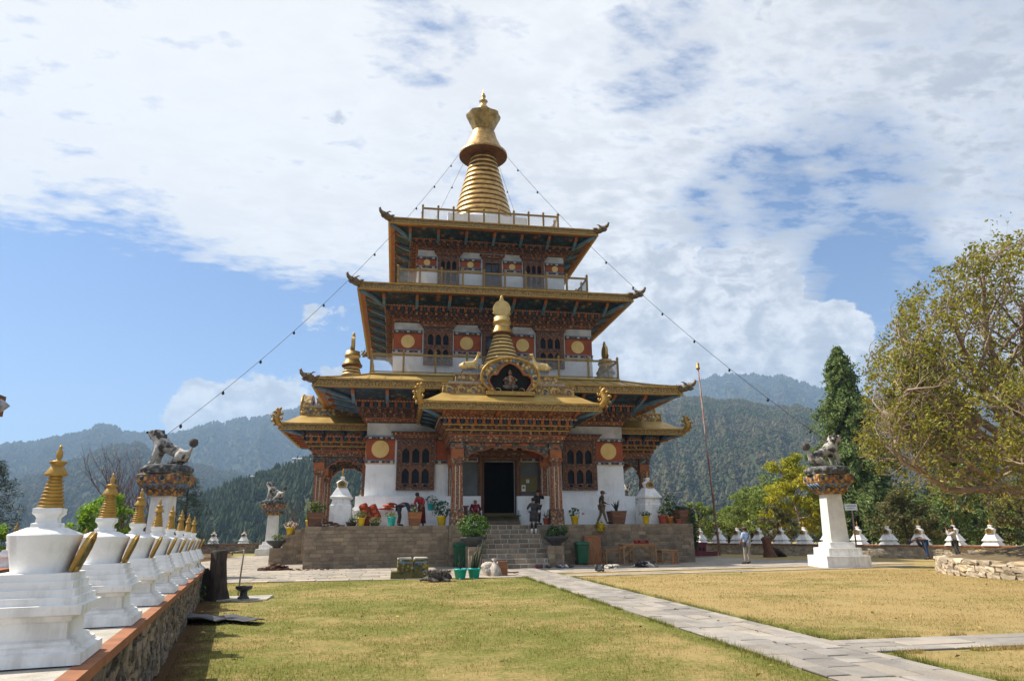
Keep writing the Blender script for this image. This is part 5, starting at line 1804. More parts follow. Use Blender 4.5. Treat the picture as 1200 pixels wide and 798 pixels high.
def make_chorten(label, loc, rot, group):
    t = thing('white_chorten', label, 'chorten', loc, rot, group)
    mb = MB(); chorten_body(mb); mb.build('body', t)
    mb = MB(); golden_spire(mb, 0.906, 0.077, 0.038, 0.415); mb.build('spire', t)
    # gilded plaque leaning out on the lawn side (+x)
    mb = MB()
    mb.X = Matrix.Translation((0.184, 0, 0.516)) @ Matrix.Rotation(R(20), 4, 'Y')
    pl = [(-0.10, 0.0), (0.10, 0.0), (0.115, 0.15), (0.085, 0.215), (0.035, 0.245), (0, 0.255), (-0.035, 0.245), (-0.085, 0.215), (-0.115, 0.15)]
    X0 = mb.X
    mb.X = X0 @ Matrix.Rotation(PI / 2, 4, 'Z')
    mb.prism(pl, -0.011, 0.012, 'goldpaint')
    mb.tube([(x * 0.93, -0.013, z * 0.98 + 0.003) for x, z in pl] + [(pl[0][0] * 0.93, -0.013, 0.003)], 0.008, 'goldpaint', 5)
    mb.prism([(x * 0.66, 0.03 + z * 0.72) for x, z in pl], -0.016, -0.010, 'niche')
    mb.X = Matrix.Identity(4)
    mb.build('niche_plaque', t)
    return t


M['niche'] = pattern_mat('painted_niche', [(0, (0.10, 0.14, 0.09)), (0.4, (0.22, 0.17, 0.08)), (0.75, (0.06, 0.08, 0.06))], 22.0, 0.6)
G1 = 'white chortens in the near row on the garden wall'
CA = -0.198
c1 = (-2.219, 5.026)
rowpos = []
for k in (-1.2, 0, 1, 2, 3, 4, 5, 6, 7):
    x, y = c1[0] + math.sin(CA) * 2.094 * k, c1[1] + math.cos(CA) * 2.094 * k
    rowpos.append((x, y, 0.872 - 0.0178 * k))
ordn = ['nearest chorten of the wall row, only its ledge corner in the frame', 'largest white chorten in view, at the left edge of the frame', 'white chorten next behind the largest one on the garden wall', 'third white chorten along the wall, before the bare shrub',
        'fourth white chorten along the wall, its spire against the lion pillar shaft', 'fifth white chorten along the wall, just right of the lion pillar shaft', 'sixth white chorten along the wall, third from the far end', 'seventh white chorten along the wall, last but one before the stump', 'farthest white chorten of the wall row, nearest the tree stump']
proto = make_chorten(ordn[0], rowpos[0], -CA, G1)
for p, l in zip(rowpos[1:], ordn[1:]):
    dup(proto, p, -CA, l)
G2 = 'white chortens on the outer terrace wall'
for (x, y), l in zip([(-8.9, 16.0), (-11.64, 24.37), (-13.51, 32.3), (-14.76, 37.43), (-17.2, 48.38)],
                     ['outer row chorten hidden behind the largest near one', 'outer row chorten whose golden tip stands left of the largest near spire', 'outer row chorten whose tip shows just right of the largest near spire', 'outer row chorten whose tip peeps over the largest near dome', 'outer row chorten whose tip shows before the lime green tree']):
    dup(proto, (x, y, 0.715), -CA, l, G2)


def make_small_chorten(label, loc, rot, group, sc=1.0, ped=0.0):
    sr = sc * 0.82
    t = thing('small_chorten', label, 'chorten', loc, rot, group)
    q = math.sqrt(2)
    mb = MB()
    if ped:
        mb.lathe([(r * q, z) for r, z in [(0.53, -ped), (0.52, -0.14), (0.50, -0.13), (0.43, 0.0)]], 'chorten', 4, rot=PI / 4, smooth=False)
    prof = [(0.5, 0), (0.485, 0.04), (0.37, 0.17), (0.36, 0.20), (0.42, 0.235), (0.45, 0.25), (0.45, 0.28), (0.40, 0.31), (0.225, 0.59), (0.215, 0.60)]
    if ped:
        prof = [(0.44, 0.001), (0.40, 0.12), (0.44, 0.15), (0.52, 0.17), (0.52, 0.23), (0.46, 0.27), (0.25, 0.58), (0.215, 0.60)]
    mb.lathe([(r * q * sr, z * sc) for r, z in prof], 'chorten', 4, rot=PI / 4, smooth=False)
    mb.lathe([(r * sr, z * sc) for r, z in [(0.21, 0.595), (0.24, 0.66), (0.285, 0.80), (0.28, 0.82), (0.12, 0.895), (0.10, 0.90)]], 'chorten', 16)
    mb.lathe([(r * q * sr, z * sc) for r, z in [(0.085, 0.89), (0.08, 0.95), (0.10, 0.97), (0.10, 1.02), (0.06, 1.03)]], 'chorten', 4, rot=PI / 4, smooth=False)
    mb.build('body', t)
    mb = MB()
    mb.lathe([(r * sr, z * sc) for r, z in [(0.055, 1.025), (0.05, 1.06), (0.036, 1.15), (0.065, 1.16), (0.04, 1.20), (0.05, 1.22), (0.02, 1.235), (0.028, 1.28), (0.0, 1.36)]], 'goldpaint', 12)
    mb.build('spire', t)
    mb = MB()
    pl = [(-0.15, 0.60), (0.15, 0.60), (0.19, 0.74), (0.10, 0.84), (0, 0.88), (-0.10, 0.84), (-0.19, 0.74)]
    mb.prism([(x * sc, z * sc) for x, z in pl], -0.30 * sr, -0.20 * sr, 'goldpaint')
    mb.prism([(x * sc * 0.6, (0.735 + (z - 0.735) * 0.6) * sc) for x, z in pl], -0.315 * sr, -0.29 * sr, 'niche')
    mb.build('niche_plaque', t)
    return t


G3 = 'small white chortens along the east wall'
ewp = [(22.36, 49.55), (23.07, 47.95), (23.75, 46.45), (24.47, 44.83), (25.19, 43.24), (25.88, 41.70), (26.56, 40.2), (27.36, 38.42), (28.08, 36.78), (28.80, 35.16), (29.54, 33.52), (30.27, 31.9), (31.2, 29.9)]
ewl = ['east wall chorten just right of the ivy hung planter, leftmost of its row', 'east wall chorten beside the foot of the flagpole', 'east wall chorten left of the man in the pale blue shirt', 'east wall chorten just right of the man in the pale blue shirt', 'east wall chorten to the right of the torn tree stump', 'east wall chorten before the yellow tree, left of the lion pillar',
       'east wall chorten half hidden by the white lion pillar', 'east wall chorten just right of the white lion pillar', 'east wall chorten midway between the lion pillar and the bending man', 'east wall chorten right behind the bending man', 'east wall chorten behind the photographer', 'east wall chorten between the photographer and the mound edge', 'last east wall chorten, out past the earth mound']
ang = math.atan2(-0.414, -0.910) + PI / 2
proto3 = make_small_chorten(ewl[0], (*ewp[0], 0.713), ang, G3)
for p, l in zip(ewp[1:], ewl[1:]):
    dup(proto3, (*p, 0.713), ang, l)
dup(proto3, (-16.0, 67.65, 0.843), 0.0, 'far small chorten on the dark wall, left of its pair', 'small white chortens on the dark end wall')
dup(proto3, (-13.35, 67.3, 0.843), 0.0, 'far small chorten on the dark wall, right of its pair', 'small white chortens on the dark end wall')
G4 = 'white chortens at the corners of the temple porches'
proto4 = make_small_chorten('tall white chorten on the terrace beside the leaning red cushions', (XC - 8.28, 36.35, HP + 0.002 + 1.15), 0.0, G4, 1.26, 1.15)
dup(proto4, (XC + 7.98, 36.35, HP + 0.002 + 1.15), R(10), 'tall white chorten on the terrace right of the walking man')
dup(proto4, (XC - 8.2, YC + 8.9, HP + 0.002 + 1.15), PI, 'white chorten at the back corner, only its golden tip above the white ledge')
dup(proto4, (XC + 8.2, YC + 8.9, HP + 0.002 + 1.15), PI, 'white chorten at the hidden back corner of the temple')


# ================================================================== lion pillars
def make_pillar(label, loc, rot, group):
    t = thing('lion_pillar', label, 'pillar', loc, rot, group)
    mb = MB()
    for (h, z0, z1) in ((0.96, 0.0, 0.50), (0.74, 0.50, 0.82), (0.56, 0.82, 1.05)):
        mb.box(-h, h, -h, h, z0 + 0.001, z1, 'chorten', 0.015)
    mb.build('base', t, bevel=0.012)
    mb = MB()
    mb.box(-0.40, 0.40, -0.40, 0.40, 1.051, 3.12, 'white', 0.055)
    mb.build('shaft', t, bevel=0.012)
    mb = MB()
    q = math.sqrt(2)
    mb.lathe([(r * q, z) for r, z in [(0.46, 3.121), (0.48, 3.18), (0.53, 3.24), (0.62, 3.42), (0.74, 3.56), (0.76, 3.58), (0.76, 3.62), (0.79, 3.64), (0.79, 3.93), (0.74, 3.97)]], 'capital', 4, rot=PI / 4, smooth=False)
    for X in SIDES:
        mb.X = X
        for row, (zz, hh, nn) in enumerate(((3.22, 0.55, 3), (3.40, 0.66, 4))):
            for i in range(nn):
                u = -hh * 0.85 + (i + 0.5) * 1.7 * hh / nn
                wd = 0.85 * hh / nn
                pts = [(u - wd, -hh * 0.93, zz), (u - wd * 0.75, -hh - 0.05, zz + 0.10), (u, -hh - 0.10, zz + 0.17), (u + wd * 0.75, -hh - 0.05, zz + 0.10), (u + wd, -hh * 0.93, zz)]
                mb.tube(pts, 0.035, ['carvegrey', 'slate'][row], 5)
        for i in range(4):
            u = -0.6 + i * 0.4
            mb.ball((u, -0.79, 3.785), (0.09, 0.04, 0.09), ['blue', 'orange'][i % 2], 8, 5)
    mb.X = Matrix.Identity(4)
    mb.build('capital', t)
    return t


def make_lion(label, loc, rot, group, sit=0.0):
    t = thing('lion_statue', label, 'statue', loc, rot, group)
    mb = MB()
    mb.lathe([(0.78, 0.0), (0.80, 0.06), (0.76, 0.12), (0.80, 0.2), (0.78, 0.30), (0.70, 0.33), (0, 0.335)], 'lionbase', 24, wob=lambda k, z: 1.0 + 0.05 * math.cos(k * PI / 2) ** 2 + 0.04 * (k % 2))
    for k in range(14):
        a = 2 * PI * k / 14
        mb.ball((0.76 * math.cos(a), 0.72 * math.sin(a), 0.16), (0.17, 0.17, 0.13), 'lionbase', 8, 5, 0.1)
    mb.build('lotus_base', t)
    z = 0.30
    N = {'loin': (-0.18, 0, 0.56 + z, 0.22), 'haunch': (-0.52, 0, 0.40 + z, 0.25), 'chest': (0.26, 0, 0.78 + z, 0.25), 'neck': (0.46, 0, 1.02 + z, 0.21), 'head': (0.56, 0, 1.24 + z, 0.20), 'muzzle': (0.80, 0, 1.25 + z, 0.12), 'nose': (0.90, 0, 1.27 + z, 0.08),
         'jaw': (0.70, 0, 1.10 + z, 0.085), 'chin': (0.80, 0, 1.08 + z, 0.05), 'tail': (-0.78, 0, 0.55 + z, 0.06), 'tailtop': (-0.84, 0, 0.74 + z, 0.05)}
    E_ = [('loin', 'haunch'), ('loin', 'chest'), ('chest', 'neck'), ('neck', 'head'), ('head', 'muzzle'), ('muzzle', 'nose'), ('head', 'jaw'), ('jaw', 'chin'), ('haunch', 'tail'), ('tail', 'tailtop')]
    for s_, n in ((-1, 'r'), (1, 'l')):
        N['sh' + n] = (0.36, s_ * 0.19, 0.66 + z, 0.14); N['kn' + n] = (0.46, s_ * 0.21, 0.36 + z, 0.105); N['an' + n] = (0.50, s_ * 0.21, 0.12 + z, 0.10); N['pw' + n] = (0.66, s_ * 0.21, 0.06 + z, 0.10)
        N['th' + n] = (-0.46, s_ * 0.24, 0.30 + z, 0.19); N['fo' + n] = (-0.20, s_ * 0.28, 0.08 + z, 0.10); N['ft' + n] = (-0.04, s_ * 0.28, 0.06 + z, 0.085)
        N['er' + n] = (0.44, s_ * 0.20, 1.34 + z, 0.055)
        E_ += [('chest', 'sh' + n), ('sh' + n, 'kn' + n), ('kn' + n, 'an' + n), ('an' + n, 'pw' + n), ('haunch', 'th' + n), ('th' + n, 'fo' + n), ('fo' + n, 'ft' + n), ('head', 'er' + n)]
    skin('body', N, E_, ['lion'], t, 1, 'loin')
    mb = MB()
    rg = random.Random(4)
    for i in range(46):
        f = i / 45
        x = 0.46 - 0.85 * f + rg.uniform(-0.05, 0.05)
        zz = 1.40 + z - 0.95 * f ** 0.8
        s_ = rg.uniform(-0.20, 0.20) * (1 - 0.4 * f)
        r_ = 0.085 * (1 - 0.45 * f)
        mb.ball((x, s_, zz - abs(s_) * 0.5), (r_, r_, r_), 'lionmane', 7, 5, 0.15)
    for s_ in (-1, 1):
        for k in range(7):
            mb.ball((0.52 - 0.05 * k, s_ * 0.19, 1.30 + z - 0.09 * k), (0.07, 0.05, 0.075), 'lionmane', 7, 5, 0.15)
        mb.ball((0.40, s_ * 0.27, 0.55 + z), (0.06, 0.03, 0.16), 'lionmane', 7, 5, 0.2)
    mb.build('mane', t)
    for s_ in (-1, 1):
        mb = MB()
        mb.ball((0.72, s_ * 0.10, 1.34 + z), (0.05, 0.04, 0.045), 'dots', 7, 5)
        mb.ball((0.755, s_ * 0.115, 1.345 + z), (0.02, 0.02, 0.025), 'dark', 6, 4)
        mb.build('eye', t)
    mb = MB()
    mb.ball((0.93, 0, 1.29 + z), (0.05, 0.07, 0.05), 'dark', 7, 5)
    mb.ball((0.78, 0, 1.165 + z), (0.10, 0.08, 0.03), 'orange', 8, 5)
    mb.build('mouth', t)
    mb = MB()
    mb.ball((-0.86, 0, 0.88 + z), (0.165, 0.15, 0.175), 'lionmane', 12, 8, 0.12)
    mb.build('tail_tuft', t)
    return t


G5 = 'square white pillars that carry the lion statues'
G6 = 'weathered guardian lion statues on the pillars'
PILL = [(-9.15, 30.0, 'white pillar with painted lotus capital rising behind the near row of chortens', 'black and white lion facing left above the near chortens, tied to a cable', PI - 0.15),
        (19.35, 28.75, 'white square pillar with three steps standing at the edge of the right lawn', 'lion facing right on the pillar by the right lawn, head raised', 0.05),
        (-9.75, 60.0, 'far slim white pillar just left of the stepped terrace wall', 'small distant lion on the far left pillar, seen against the forest', PI - 0.5),
        (20.6, 61.5, 'hidden white pillar behind the temple, far right corner', 'distant pale lion glimpsed through the right porch', 0.5)]
pp = pl_ = None
for (x, y, l1, l2, a) in PILL:
    if pp is None:
        pp = make_pillar(l1, (x, y, 0), R(-8), G5)
        pl_ = make_lion(l2, (x, y, 3.972), a, G6)
        pl_.scale = (1.08, 1.08, 1.08)
    else:
        dup(pp, (x, y, 0), R(-8), l1)
        dup(pl_, (x, y, 3.972), a, l2)


# ================================================================== cables with small lamps, flagpole, sign
def cable(label, a, b, sag, nb):
    a, b = Vector(a), Vector(b)
    t = thing('lamp_cable', label, 'cable', (0, 0, 0), 0, 'cables strung from the spire')
    P_ = [a.lerp(b, f) - Vector((0, 0, sag * 4 * f * (1 - f))) for f in np.linspace(0, 1, 40)]
    mb = MB(); mb.tube(P_, 0.012, 'wire', 5); mb.build('wire', t)
    mb = MB()
    for i in range(nb):
        f = (i + 0.6) / nb
        p = a.lerp(b, f) - Vector((0, 0, sag * 4 * f * (1 - f)))
        mb.lathe([(0.012, 0), (0.04, -0.02), (0.045, -0.07), (0.07, -0.11), (0.04, -0.17), (0, -0.19)], 'wire', 8, tuple(p))
    o = mb.build('lamp', t)
    o['kind'] = 'stuff'
    return t


cable('lamp cable from the spire down to the near left lion', (XC - 1.75, YC - 0.3, 28.75), (-9.5, 30.0, 5.45), 1.3, 11)
cable('lamp cable from the spire down to the lion by the right lawn', (XC + 1.75, YC - 0.3, 28.75), (19.6, 28.75, 5.45), 1.2, 11)
cable('short lamp cable from the spire passing behind the left roof corners', (XC - 1.4, YC + 1.2, 28.7), (-9.75, 60.0, 5.4), 1.4, 11)
cable('lamp cable from the spire to the hidden back right lion', (XC + 1.4, YC + 1.2, 28.7), (20.6, 61.5, 5.4), 1.4, 11)

fp = thing('flagpole', 'tall thin reddish flagpole with gold tip leaning beside the temple', 'flagpole', (20.9, 44.4, 0))
M['pole'] = mat('peeling_red_pole', (0.26, 0.11, 0.085), (0.36, 0.27, 0.24), 3.0, 0.7, stretch=(1, 1, 0.4))
mb = MB(); mb.tube([(0.42, 0, 0), (0.2, 0, 6), (0.0, 0, 12.6)], [0.075, 0.065, 0.05], 'pole', 10); mb.build('pole', fp)
mb = MB(); mb.lathe([(0.07, 12.58), (0.14, 12.62), (0.14, 12.72), (0.10, 12.76), (0.12, 13.0), (0.03, 13.1), (0, 13.12)], 'goldpaint', 12); mb.build('tip', fp)

sg = thing('signpost', 'small white sign on a thin pole right of the lion pillar', 'sign', (25.55, 36.2, 0), R(-6))
M['signwhite'] = mat('sign_white', (0.78, 0.80, 0.80), None, 3, 0.5)
M['signblue'] = mat('sign_blue', (0.25, 0.38, 0.50), None, 3, 0.5)
mb = MB(); mb.tube([(0, 0, 0), (0.05, 0, 2.6)], 0.045, 'pole', 8); mb.build('post', sg)
mb = MB(); mb.box(-0.36, 0.36, -0.05, -0.02, 2.62, 2.98, 'signwhite'); mb.box(-0.30, 0.30, -0.056, -0.049, 2.84, 2.90, 'signblue'); mb.box(-0.26, 0.18, -0.056, -0.049, 2.72, 2.76, 'signblue'); mb.build('board', sg)

bp = thing('timber_post', 'dark timber beam end with a pointed metal cap at the left edge', 'beam', (-5.3, 7.72, 0))
mb = MB(); mb.box(-0.12, 0.12, -0.12, 0.12, 0, 3.1, 'brown'); mb.build('post', bp)
mb = MB(); mb.box(0.12, 1.25, -0.09, 0.09, 2.80, 3.01, 'timber'); mb.build('beam', bp)
mb = MB(); mb.lathe([(0.075, 0), (0.05, 0.04), (0.0, 0.10)], 'silver', 8); o = mb.build('cap', bp, (1.25, 0, 2.90)); o.rotation_euler = (0, PI / 2, 0)


# ================================================================== things on the terrace and in the yard
M['yellow'] = mat('yellow_plastic', (0.72, 0.50, 0.015), (0.62, 0.42, 0.012), 4, 0.4, dirt=(0.25, 0.17, 0.05), dscale=5, damt=0.3)
M['turq'] = mat('turquoise_plastic', (0.012, 0.42, 0.38), (0.01, 0.34, 0.31), 4, 0.35)
M['terra'] = mat('red_flowerpot', (0.42, 0.09, 0.05), (0.32, 0.07, 0.04), 4, 0.6)
M['orangepot'] = mat('orange_flowerpot', (0.58, 0.22, 0.03), (0.48, 0.17, 0.03), 4, 0.5)
M['planter'] = mat('weathered_planter_boards', (0.19, 0.085, 0.045), (0.11, 0.055, 0.035), 4.0, 0.8, bump=0.5, stretch=(0.5, 0.5, 5), isl=0.25, dirt=(0.10, 0.09, 0.08), dscale=3, damt=0.5)
M['planterwarm'] = mat('orange_planter_boards', (0.36, 0.145, 0.05), (0.22, 0.09, 0.04), 4.0, 0.75, bump=0.5, stretch=(0.5, 0.5, 5), isl=0.2)
M['soil'] = mat('potting_soil', (0.035, 0.024, 0.017), (0.055, 0.04, 0.03), 8, 0.95, bump=0.8)
M['leafgreen'] = mat('pot_leaf', (0.055, 0.115, 0.022), (0.085, 0.15, 0.03), 6, 0.6, isl=0.4, trans=0.25)
M['leafdark'] = mat('dark_pot_leaf', (0.03, 0.055, 0.025), (0.045, 0.075, 0.03), 6, 0.6, isl=0.4, trans=0.2)
M['leafyel'] = mat('yellowing_leaf', (0.30, 0.28, 0.05), (0.20, 0.22, 0.04), 6, 0.6, isl=0.3, trans=0.25)
M['leafbright'] = mat('bright_shrub_leaf', (0.075, 0.17, 0.02), (0.12, 0.23, 0.03), 6, 0.55, isl=0.4, trans=0.3)  # brighter leaf green, for the big shrub by the stairs
M['flowerred'] = mat('red_petal', (0.55, 0.03, 0.03), None, 6, 0.6, trans=0.2)
M['flowerpink'] = mat('pale_pink_petal', (0.72, 0.45, 0.50), (0.78, 0.66, 0.66), 9, 0.6, trans=0.2)
M['blackstone'] = mat('black_stone_bowl', (0.035, 0.038, 0.04), (0.06, 0.06, 0.06), 5, 0.55, bump=0.3)
M['bingreen'] = mat('green_bin_plastic', (0.022, 0.125, 0.062), (0.016, 0.095, 0.05), 3, 0.45)
M['plywood'] = mat('orange_wood_panel', (0.37, 0.155, 0.052), (0.25, 0.10, 0.04), 3.0, 0.6, bump=0.15, stretch=(7, 7, 0.5), dirt=(0.12, 0.06, 0.03), dscale=2.5, damt=0.5)
M['lightwood'] = mat('plain_furniture_wood', (0.40, 0.21, 0.085), (0.28, 0.14, 0.06), 3.0, 0.6, bump=0.1, stretch=(1, 6, 6))
M['redmetal'] = mat('red_enamel', (0.38, 0.025, 0.025), (0.28, 0.02, 0.02), 3, 0.4, dirt=(0.10, 0.02, 0.02), damt=0.4)
M['darkred'] = mat('faded_dark_red', (0.20, 0.025, 0.035), (0.12, 0.018, 0.025), 3, 0.6, dirt=(0.05, 0.03, 0.03), damt=0.4)
M['cushion'] = mat('rust_red_cushion', (0.36, 0.065, 0.025), (0.25, 0.04, 0.02), 6, 0.85, bump=0.3)
M['cushionorange'] = mat('bright_orange_cloth', (0.70, 0.12, 0.02), (0.52, 0.07, 0.02), 6, 0.8, bump=0.3)
M['sack'] = mat('white_woven_sack', (0.56, 0.50, 0.43), (0.36, 0.30, 0.25), 7, 0.85, bump=0.6, bscale=20)
M['rustbark'] = mat('rusty_bark_scraps', (0.145, 0.062, 0.035), (0.085, 0.042, 0.028), 7, 0.9, bump=0.8, isl=0.4)
M['stump'] = mat('grey_stump_wood', (0.075, 0.052, 0.038), (0.032, 0.025, 0.02), 5.0, 0.95, bump=1.0, bscale=14, stretch=(3, 3, 0.6))
M['tarp'] = mat('grey_black_sheet', (0.075, 0.075, 0.082), (0.045, 0.045, 0.05), 3.0, 0.6, bump=0.25)
M['moss'] = mat('mossy_stone', (0.145, 0.125, 0.035), (0.085, 0.08, 0.035), 5.0, 0.95, bump=0.7, dirt=(0.03, 0.03, 0.02), dscale=3.5, damt=0.6)
M['yellowpaint'] = pattern_mat('painted_spring_box', [(0, (0.30, 0.23, 0.04)), (0.62, (0.24, 0.18, 0.035)), (0.80, (0.10, 0.16, 0.17)), (0.9, (0.45, 0.36, 0.22))], 9.0, 0.8, weather=0.4)
M['steel'] = mat('dull_pipe', (0.30, 0.24, 0.17), (0.20, 0.16, 0.12), 6, 0.6)
M['cork'] = mat('cork_board', (0.16, 0.15, 0.055), (0.13, 0.12, 0.05), 30, 0.9)
M['paper'] = mat('paper', (0.72, 0.72, 0.70), None, 3, 0.8)
M['slatewood'] = mat('ink_print', (0.15, 0.15, 0.17), None, 3, 0.8)


def leaves(mb, c, rad, n, size, ms, seed, up=0.3, flat=1.0):
    rg = random.Random(seed)
    for i in range(n):
        while True:
            d = Vector((rg.uniform(-1, 1), rg.uniform(-1, 1), rg.uniform(-1, 1)))
            if 0.25 < d.length < 1:
                break
        p = Vector((c[0] + d.x * rad[0], c[1] + d.y * rad[1], c[2] + d.z * rad[2]))
        n_ = (d + Vector((rg.uniform(-.6, .6), rg.uniform(-.6, .6), rg.uniform(-.3, .6) + up))).normalized()
        t_ = n_.orthogonal().normalized()
        t_ = (t_ * math.cos(i) + n_.cross(t_) * math.sin(i)).normalized()
        b_ = n_.cross(t_)
        s_ = size * rg.uniform(0.6, 1.25)
        w_ = s_ * 0.42
        q = [p - t_ * s_, p - t_ * 0.1 * s_ + b_ * w_ + n_ * s_ * 0.12, p + t_ * s_ - n_ * s_ * 0.2, p - t_ * 0.1 * s_ - b_ * w_ + n_ * s_ * 0.12]
        mb.add([tuple(v) for v in q], [(0, 1, 2), (0, 2, 3)], ms[rg.randrange(len(ms))])


def blades(mb, c, n, ln, wd, spread, m, seed, droop=0.5):
    rg = random.Random(seed)
    for i in range(n):
        a = rg.uniform(0, 2 * PI); l_ = ln * rg.uniform(0.6, 1.15); sp_ = spread * rg.uniform(0.2, 1)
        d = Vector((math.cos(a), math.sin(a), 0)); s_ = Vector((-d.y, d.x, 0))
        pts = []
        for k in range(5):
            f = k / 4
            pts.append(Vector(c) + d * (0.03 + l_ * sp_ * f ** 1.3) + Vector((0, 0, l_ * (f - droop * sp_ * f * f))))
        v = []
        for k, p in enumerate(pts):
            w_ = wd * (1 - (k / 4) ** 1.5) * 0.5 + 0.002
            v += [tuple(p - s_ * w_), tuple(p + s_ * w_)]
        mb.add(v, [(2 * k, 2 * k + 1, 2 * k + 3, 2 * k + 2) for k in range(4)], m)


def pot_body(mb, r, h, m):
    mb.lathe([(r * 0.68, 0), (r * 0.72, 0.01), (r * 0.95, h * 0.84), (r * 1.04, h * 0.85), (r * 1.04, h), (r * 0.92, h), (r * 0.90, h * 0.90), (0, h * 0.90)], m, 18)


def potted(label, loc, r, h, m, plant, seed, cat='flower pot'):
    t = thing('flower_pot', label, cat, loc, seed * 0.7)
    mb = MB(); pot_body(mb, r, h, m); mb.build('pot', t)
    mb = MB(); mb.lathe([(r * 0.89, h * 0.905), (r * 0.5, h * 0.93), (0, h * 0.94)], 'soil', 14); mb.build('soil', t)
    mb = MB(); plant(mb, h * 0.92, seed); mb.build('plant', t)
    return t


P_bush = lambda rx, rz, n, s_, ms: (lambda mb, z, sd: (leaves(mb, (0, 0, z + rz * 0.85), (rx, rx, rz), n, s_, ms, sd), [mb.tube([(0, 0, z - 0.05), (0.3 * rx * math.cos(k * 2.1), 0.3 * rx * math.sin(k * 2.1), z + rz * 0.7)], [0.015, 0.006], 'stump', 4) for k in range(4)]))
P_blade = lambda n, ln, wd, sp_, m: (lambda mb, z, sd: blades(mb, (0, 0, z - 0.02), n, ln, wd, sp_, m, sd))


def planter_box(label, loc, w0, w1, h, m, rot, seed, plant):
    t = thing('planter_box', label, 'planter', loc, rot)
    mb = MB()
    n = 4
    for i in range(n):
        z0, z1 = h * i / n, h * (i + 1) / n - 0.008
        a, b = w0 + (w1 - w0) * i / n, w0 + (w1 - w0) * (i + 1) / n
        v = [(-a, -a, z0), (a, -a, z0), (a, a, z0), (-a, a, z0), (-b, -b, z1), (b, -b, z1), (b, b, z1), (-b, b, z1)]
        mb.add(v, [(0, 3, 2, 1), (4, 5, 6, 7), (0, 1, 5, 4), (1, 2, 6, 5), (2, 3, 7, 6), (3, 0, 4, 7)], m)
    for sx in (-1, 1):
        for sy in (-1, 1):
            mb.tube([(sx * w0, sy * w0, 0), (sx * w1, sy * w1, h + 0.015)], 0.03, m, 4, smooth=False)
    mb.build('box', t)
    mb = MB(); mb.box(-w1 * 0.93, w1 * 0.93, -w1 * 0.93, w1 * 0.93, h - 0.02, h + 0.006, 'soil'); mb.build('soil', t)
    mb = MB(); plant(mb, h, seed); mb.build('plant', t)
    return t


TZ = HP + 0.001
def on(u, y, z=TZ):
    return (XC + u, y, z)


planter_box('grey weathered planter at the left corner of the terrace, leafy plant', on(-9.42, 35.35), 0.28, 0.36, 0.66, 'planter', 0.1, 3, lambda mb, z, s_: (leaves(mb, (0, 0, z + 0.25), (0.55, 0.5, 0.32), 130, 0.10, [M['leafgreen'], M['leafyel'], M['leafdark']], s_), blades(mb, (0, 0, z), 26, 0.75, 0.05, 0.9, 'leafgreen', s_)))
planter_box('orange brown planter box between the two stooping workers', on(-4.62, 35.45), 0.24, 0.33, 0.66, 'planterwarm', 0.0, 5, lambda mb, z, s_: (leaves(mb, (0, 0, z + 0.2), (0.42, 0.3, 0.26), 45, 0.08, [M['leafgreen'], M['leafyel']], s_), blades(mb, (0, 0, z), 14, 0.6, 0.03, 1.0, 'leafyel', s_)))
planter_box('brown planter box of spiky leaves right of the walking man', on(5.86, 35.5), 0.29, 0.40, 0.66, 'planter', 0.05, 7, lambda mb, z, s_: blades(mb, (0, 0, z), 16, 0.72, 0.10, 0.75, 'leafdark', s_))
iv = planter_box('tilted dark planter on the right terrace corner, ivy trailing from it', on(9.42, 35.45), 0.26, 0.36, 0.70, 'planter', 0.2, 9, lambda mb, z, s_: leaves(mb, (0.05, 0, z + 0.05), (0.36, 0.34, 0.16), 200, 0.085, [M['leafdark'], M['leafgreen']], s_))
mb = MB()
leaves(mb, (0.40, -0.12, 0.40), (0.30, 0.42, 0.46), 520, 0.08, [M['leafdark'], M['leafgreen']], 31)
leaves(mb, (0.48, -0.30, -0.35), (0.22, 0.42, 0.72), 480, 0.08, [M['leafdark'], M['leafgreen']], 32)
leaves(mb, (0.50, -0.30, -0.95), (0.14, 0.30, 0.50), 200, 0.08, [M['leafdark']], 33)
mb.build('ivy', iv)
potted('yellow pot with a pale leafed plant before the leaning cushions', on(-7.22, 35.3), 0.21, 0.40, 'yellow', P_bush(0.32, 0.22, 60, 0.08, [M['leafgreen'], M['leafyel']]), 1)
potted('brown pot half hidden behind the yellow pot by the cushions', on(-6.98, 35.75), 0.24, 0.55, 'terra', P_bush(0.2, 0.12, 24, 0.06, [M['leafgreen']]), 2)
potted('dark lumpy pot with one small green shoot beside the tall chorten', on(-7.68, 35.35), 0.28, 0.20, 'soil', lambda mb, z, s_: (leaves(mb, (-0.12, 0, z + 0.1), (0.22, 0.2, 0.18), 50, 0.07, [M['leafgreen'], M['leafdark']], s_), blades(mb, (-0.15, 0, z), 6, 0.5, 0.04, 0.4, 'leafgreen', s_)), 3)
potted('low dry yellow-green bush in a pot on the terrace edge', on(-6.54, 35.35), 0.26, 0.16, 'moss', P_bush(0.33, 0.17, 120, 0.06, [M['leafyel'], M['leafgreen']]), 4)
potted('turquoise pot beside the feet of the man in navy', on(-5.75, 35.3), 0.22, 0.42, 'turq', P_bush(0.32, 0.16, 44, 0.08, [M['leafyel'], M['leafgreen']]), 5)
potted('turquoise pot on the white ledge right of the red topped worker', on(-3.72, 37.4, 2.7405), 0.20, 0.36, 'turq', P_bush(0.36, 0.26, 40, 0.09, [M['leafgreen'], M['leafdark']]), 6)
wp = thing('wall_pot', 'small teal pot fixed high on the white ledge wall', 'flower pot', on(-3.18, 37.50, 3.02))
mb = MB(); pot_body(mb, 0.13, 0.17, 'turq'); mb.build('pot', wp)
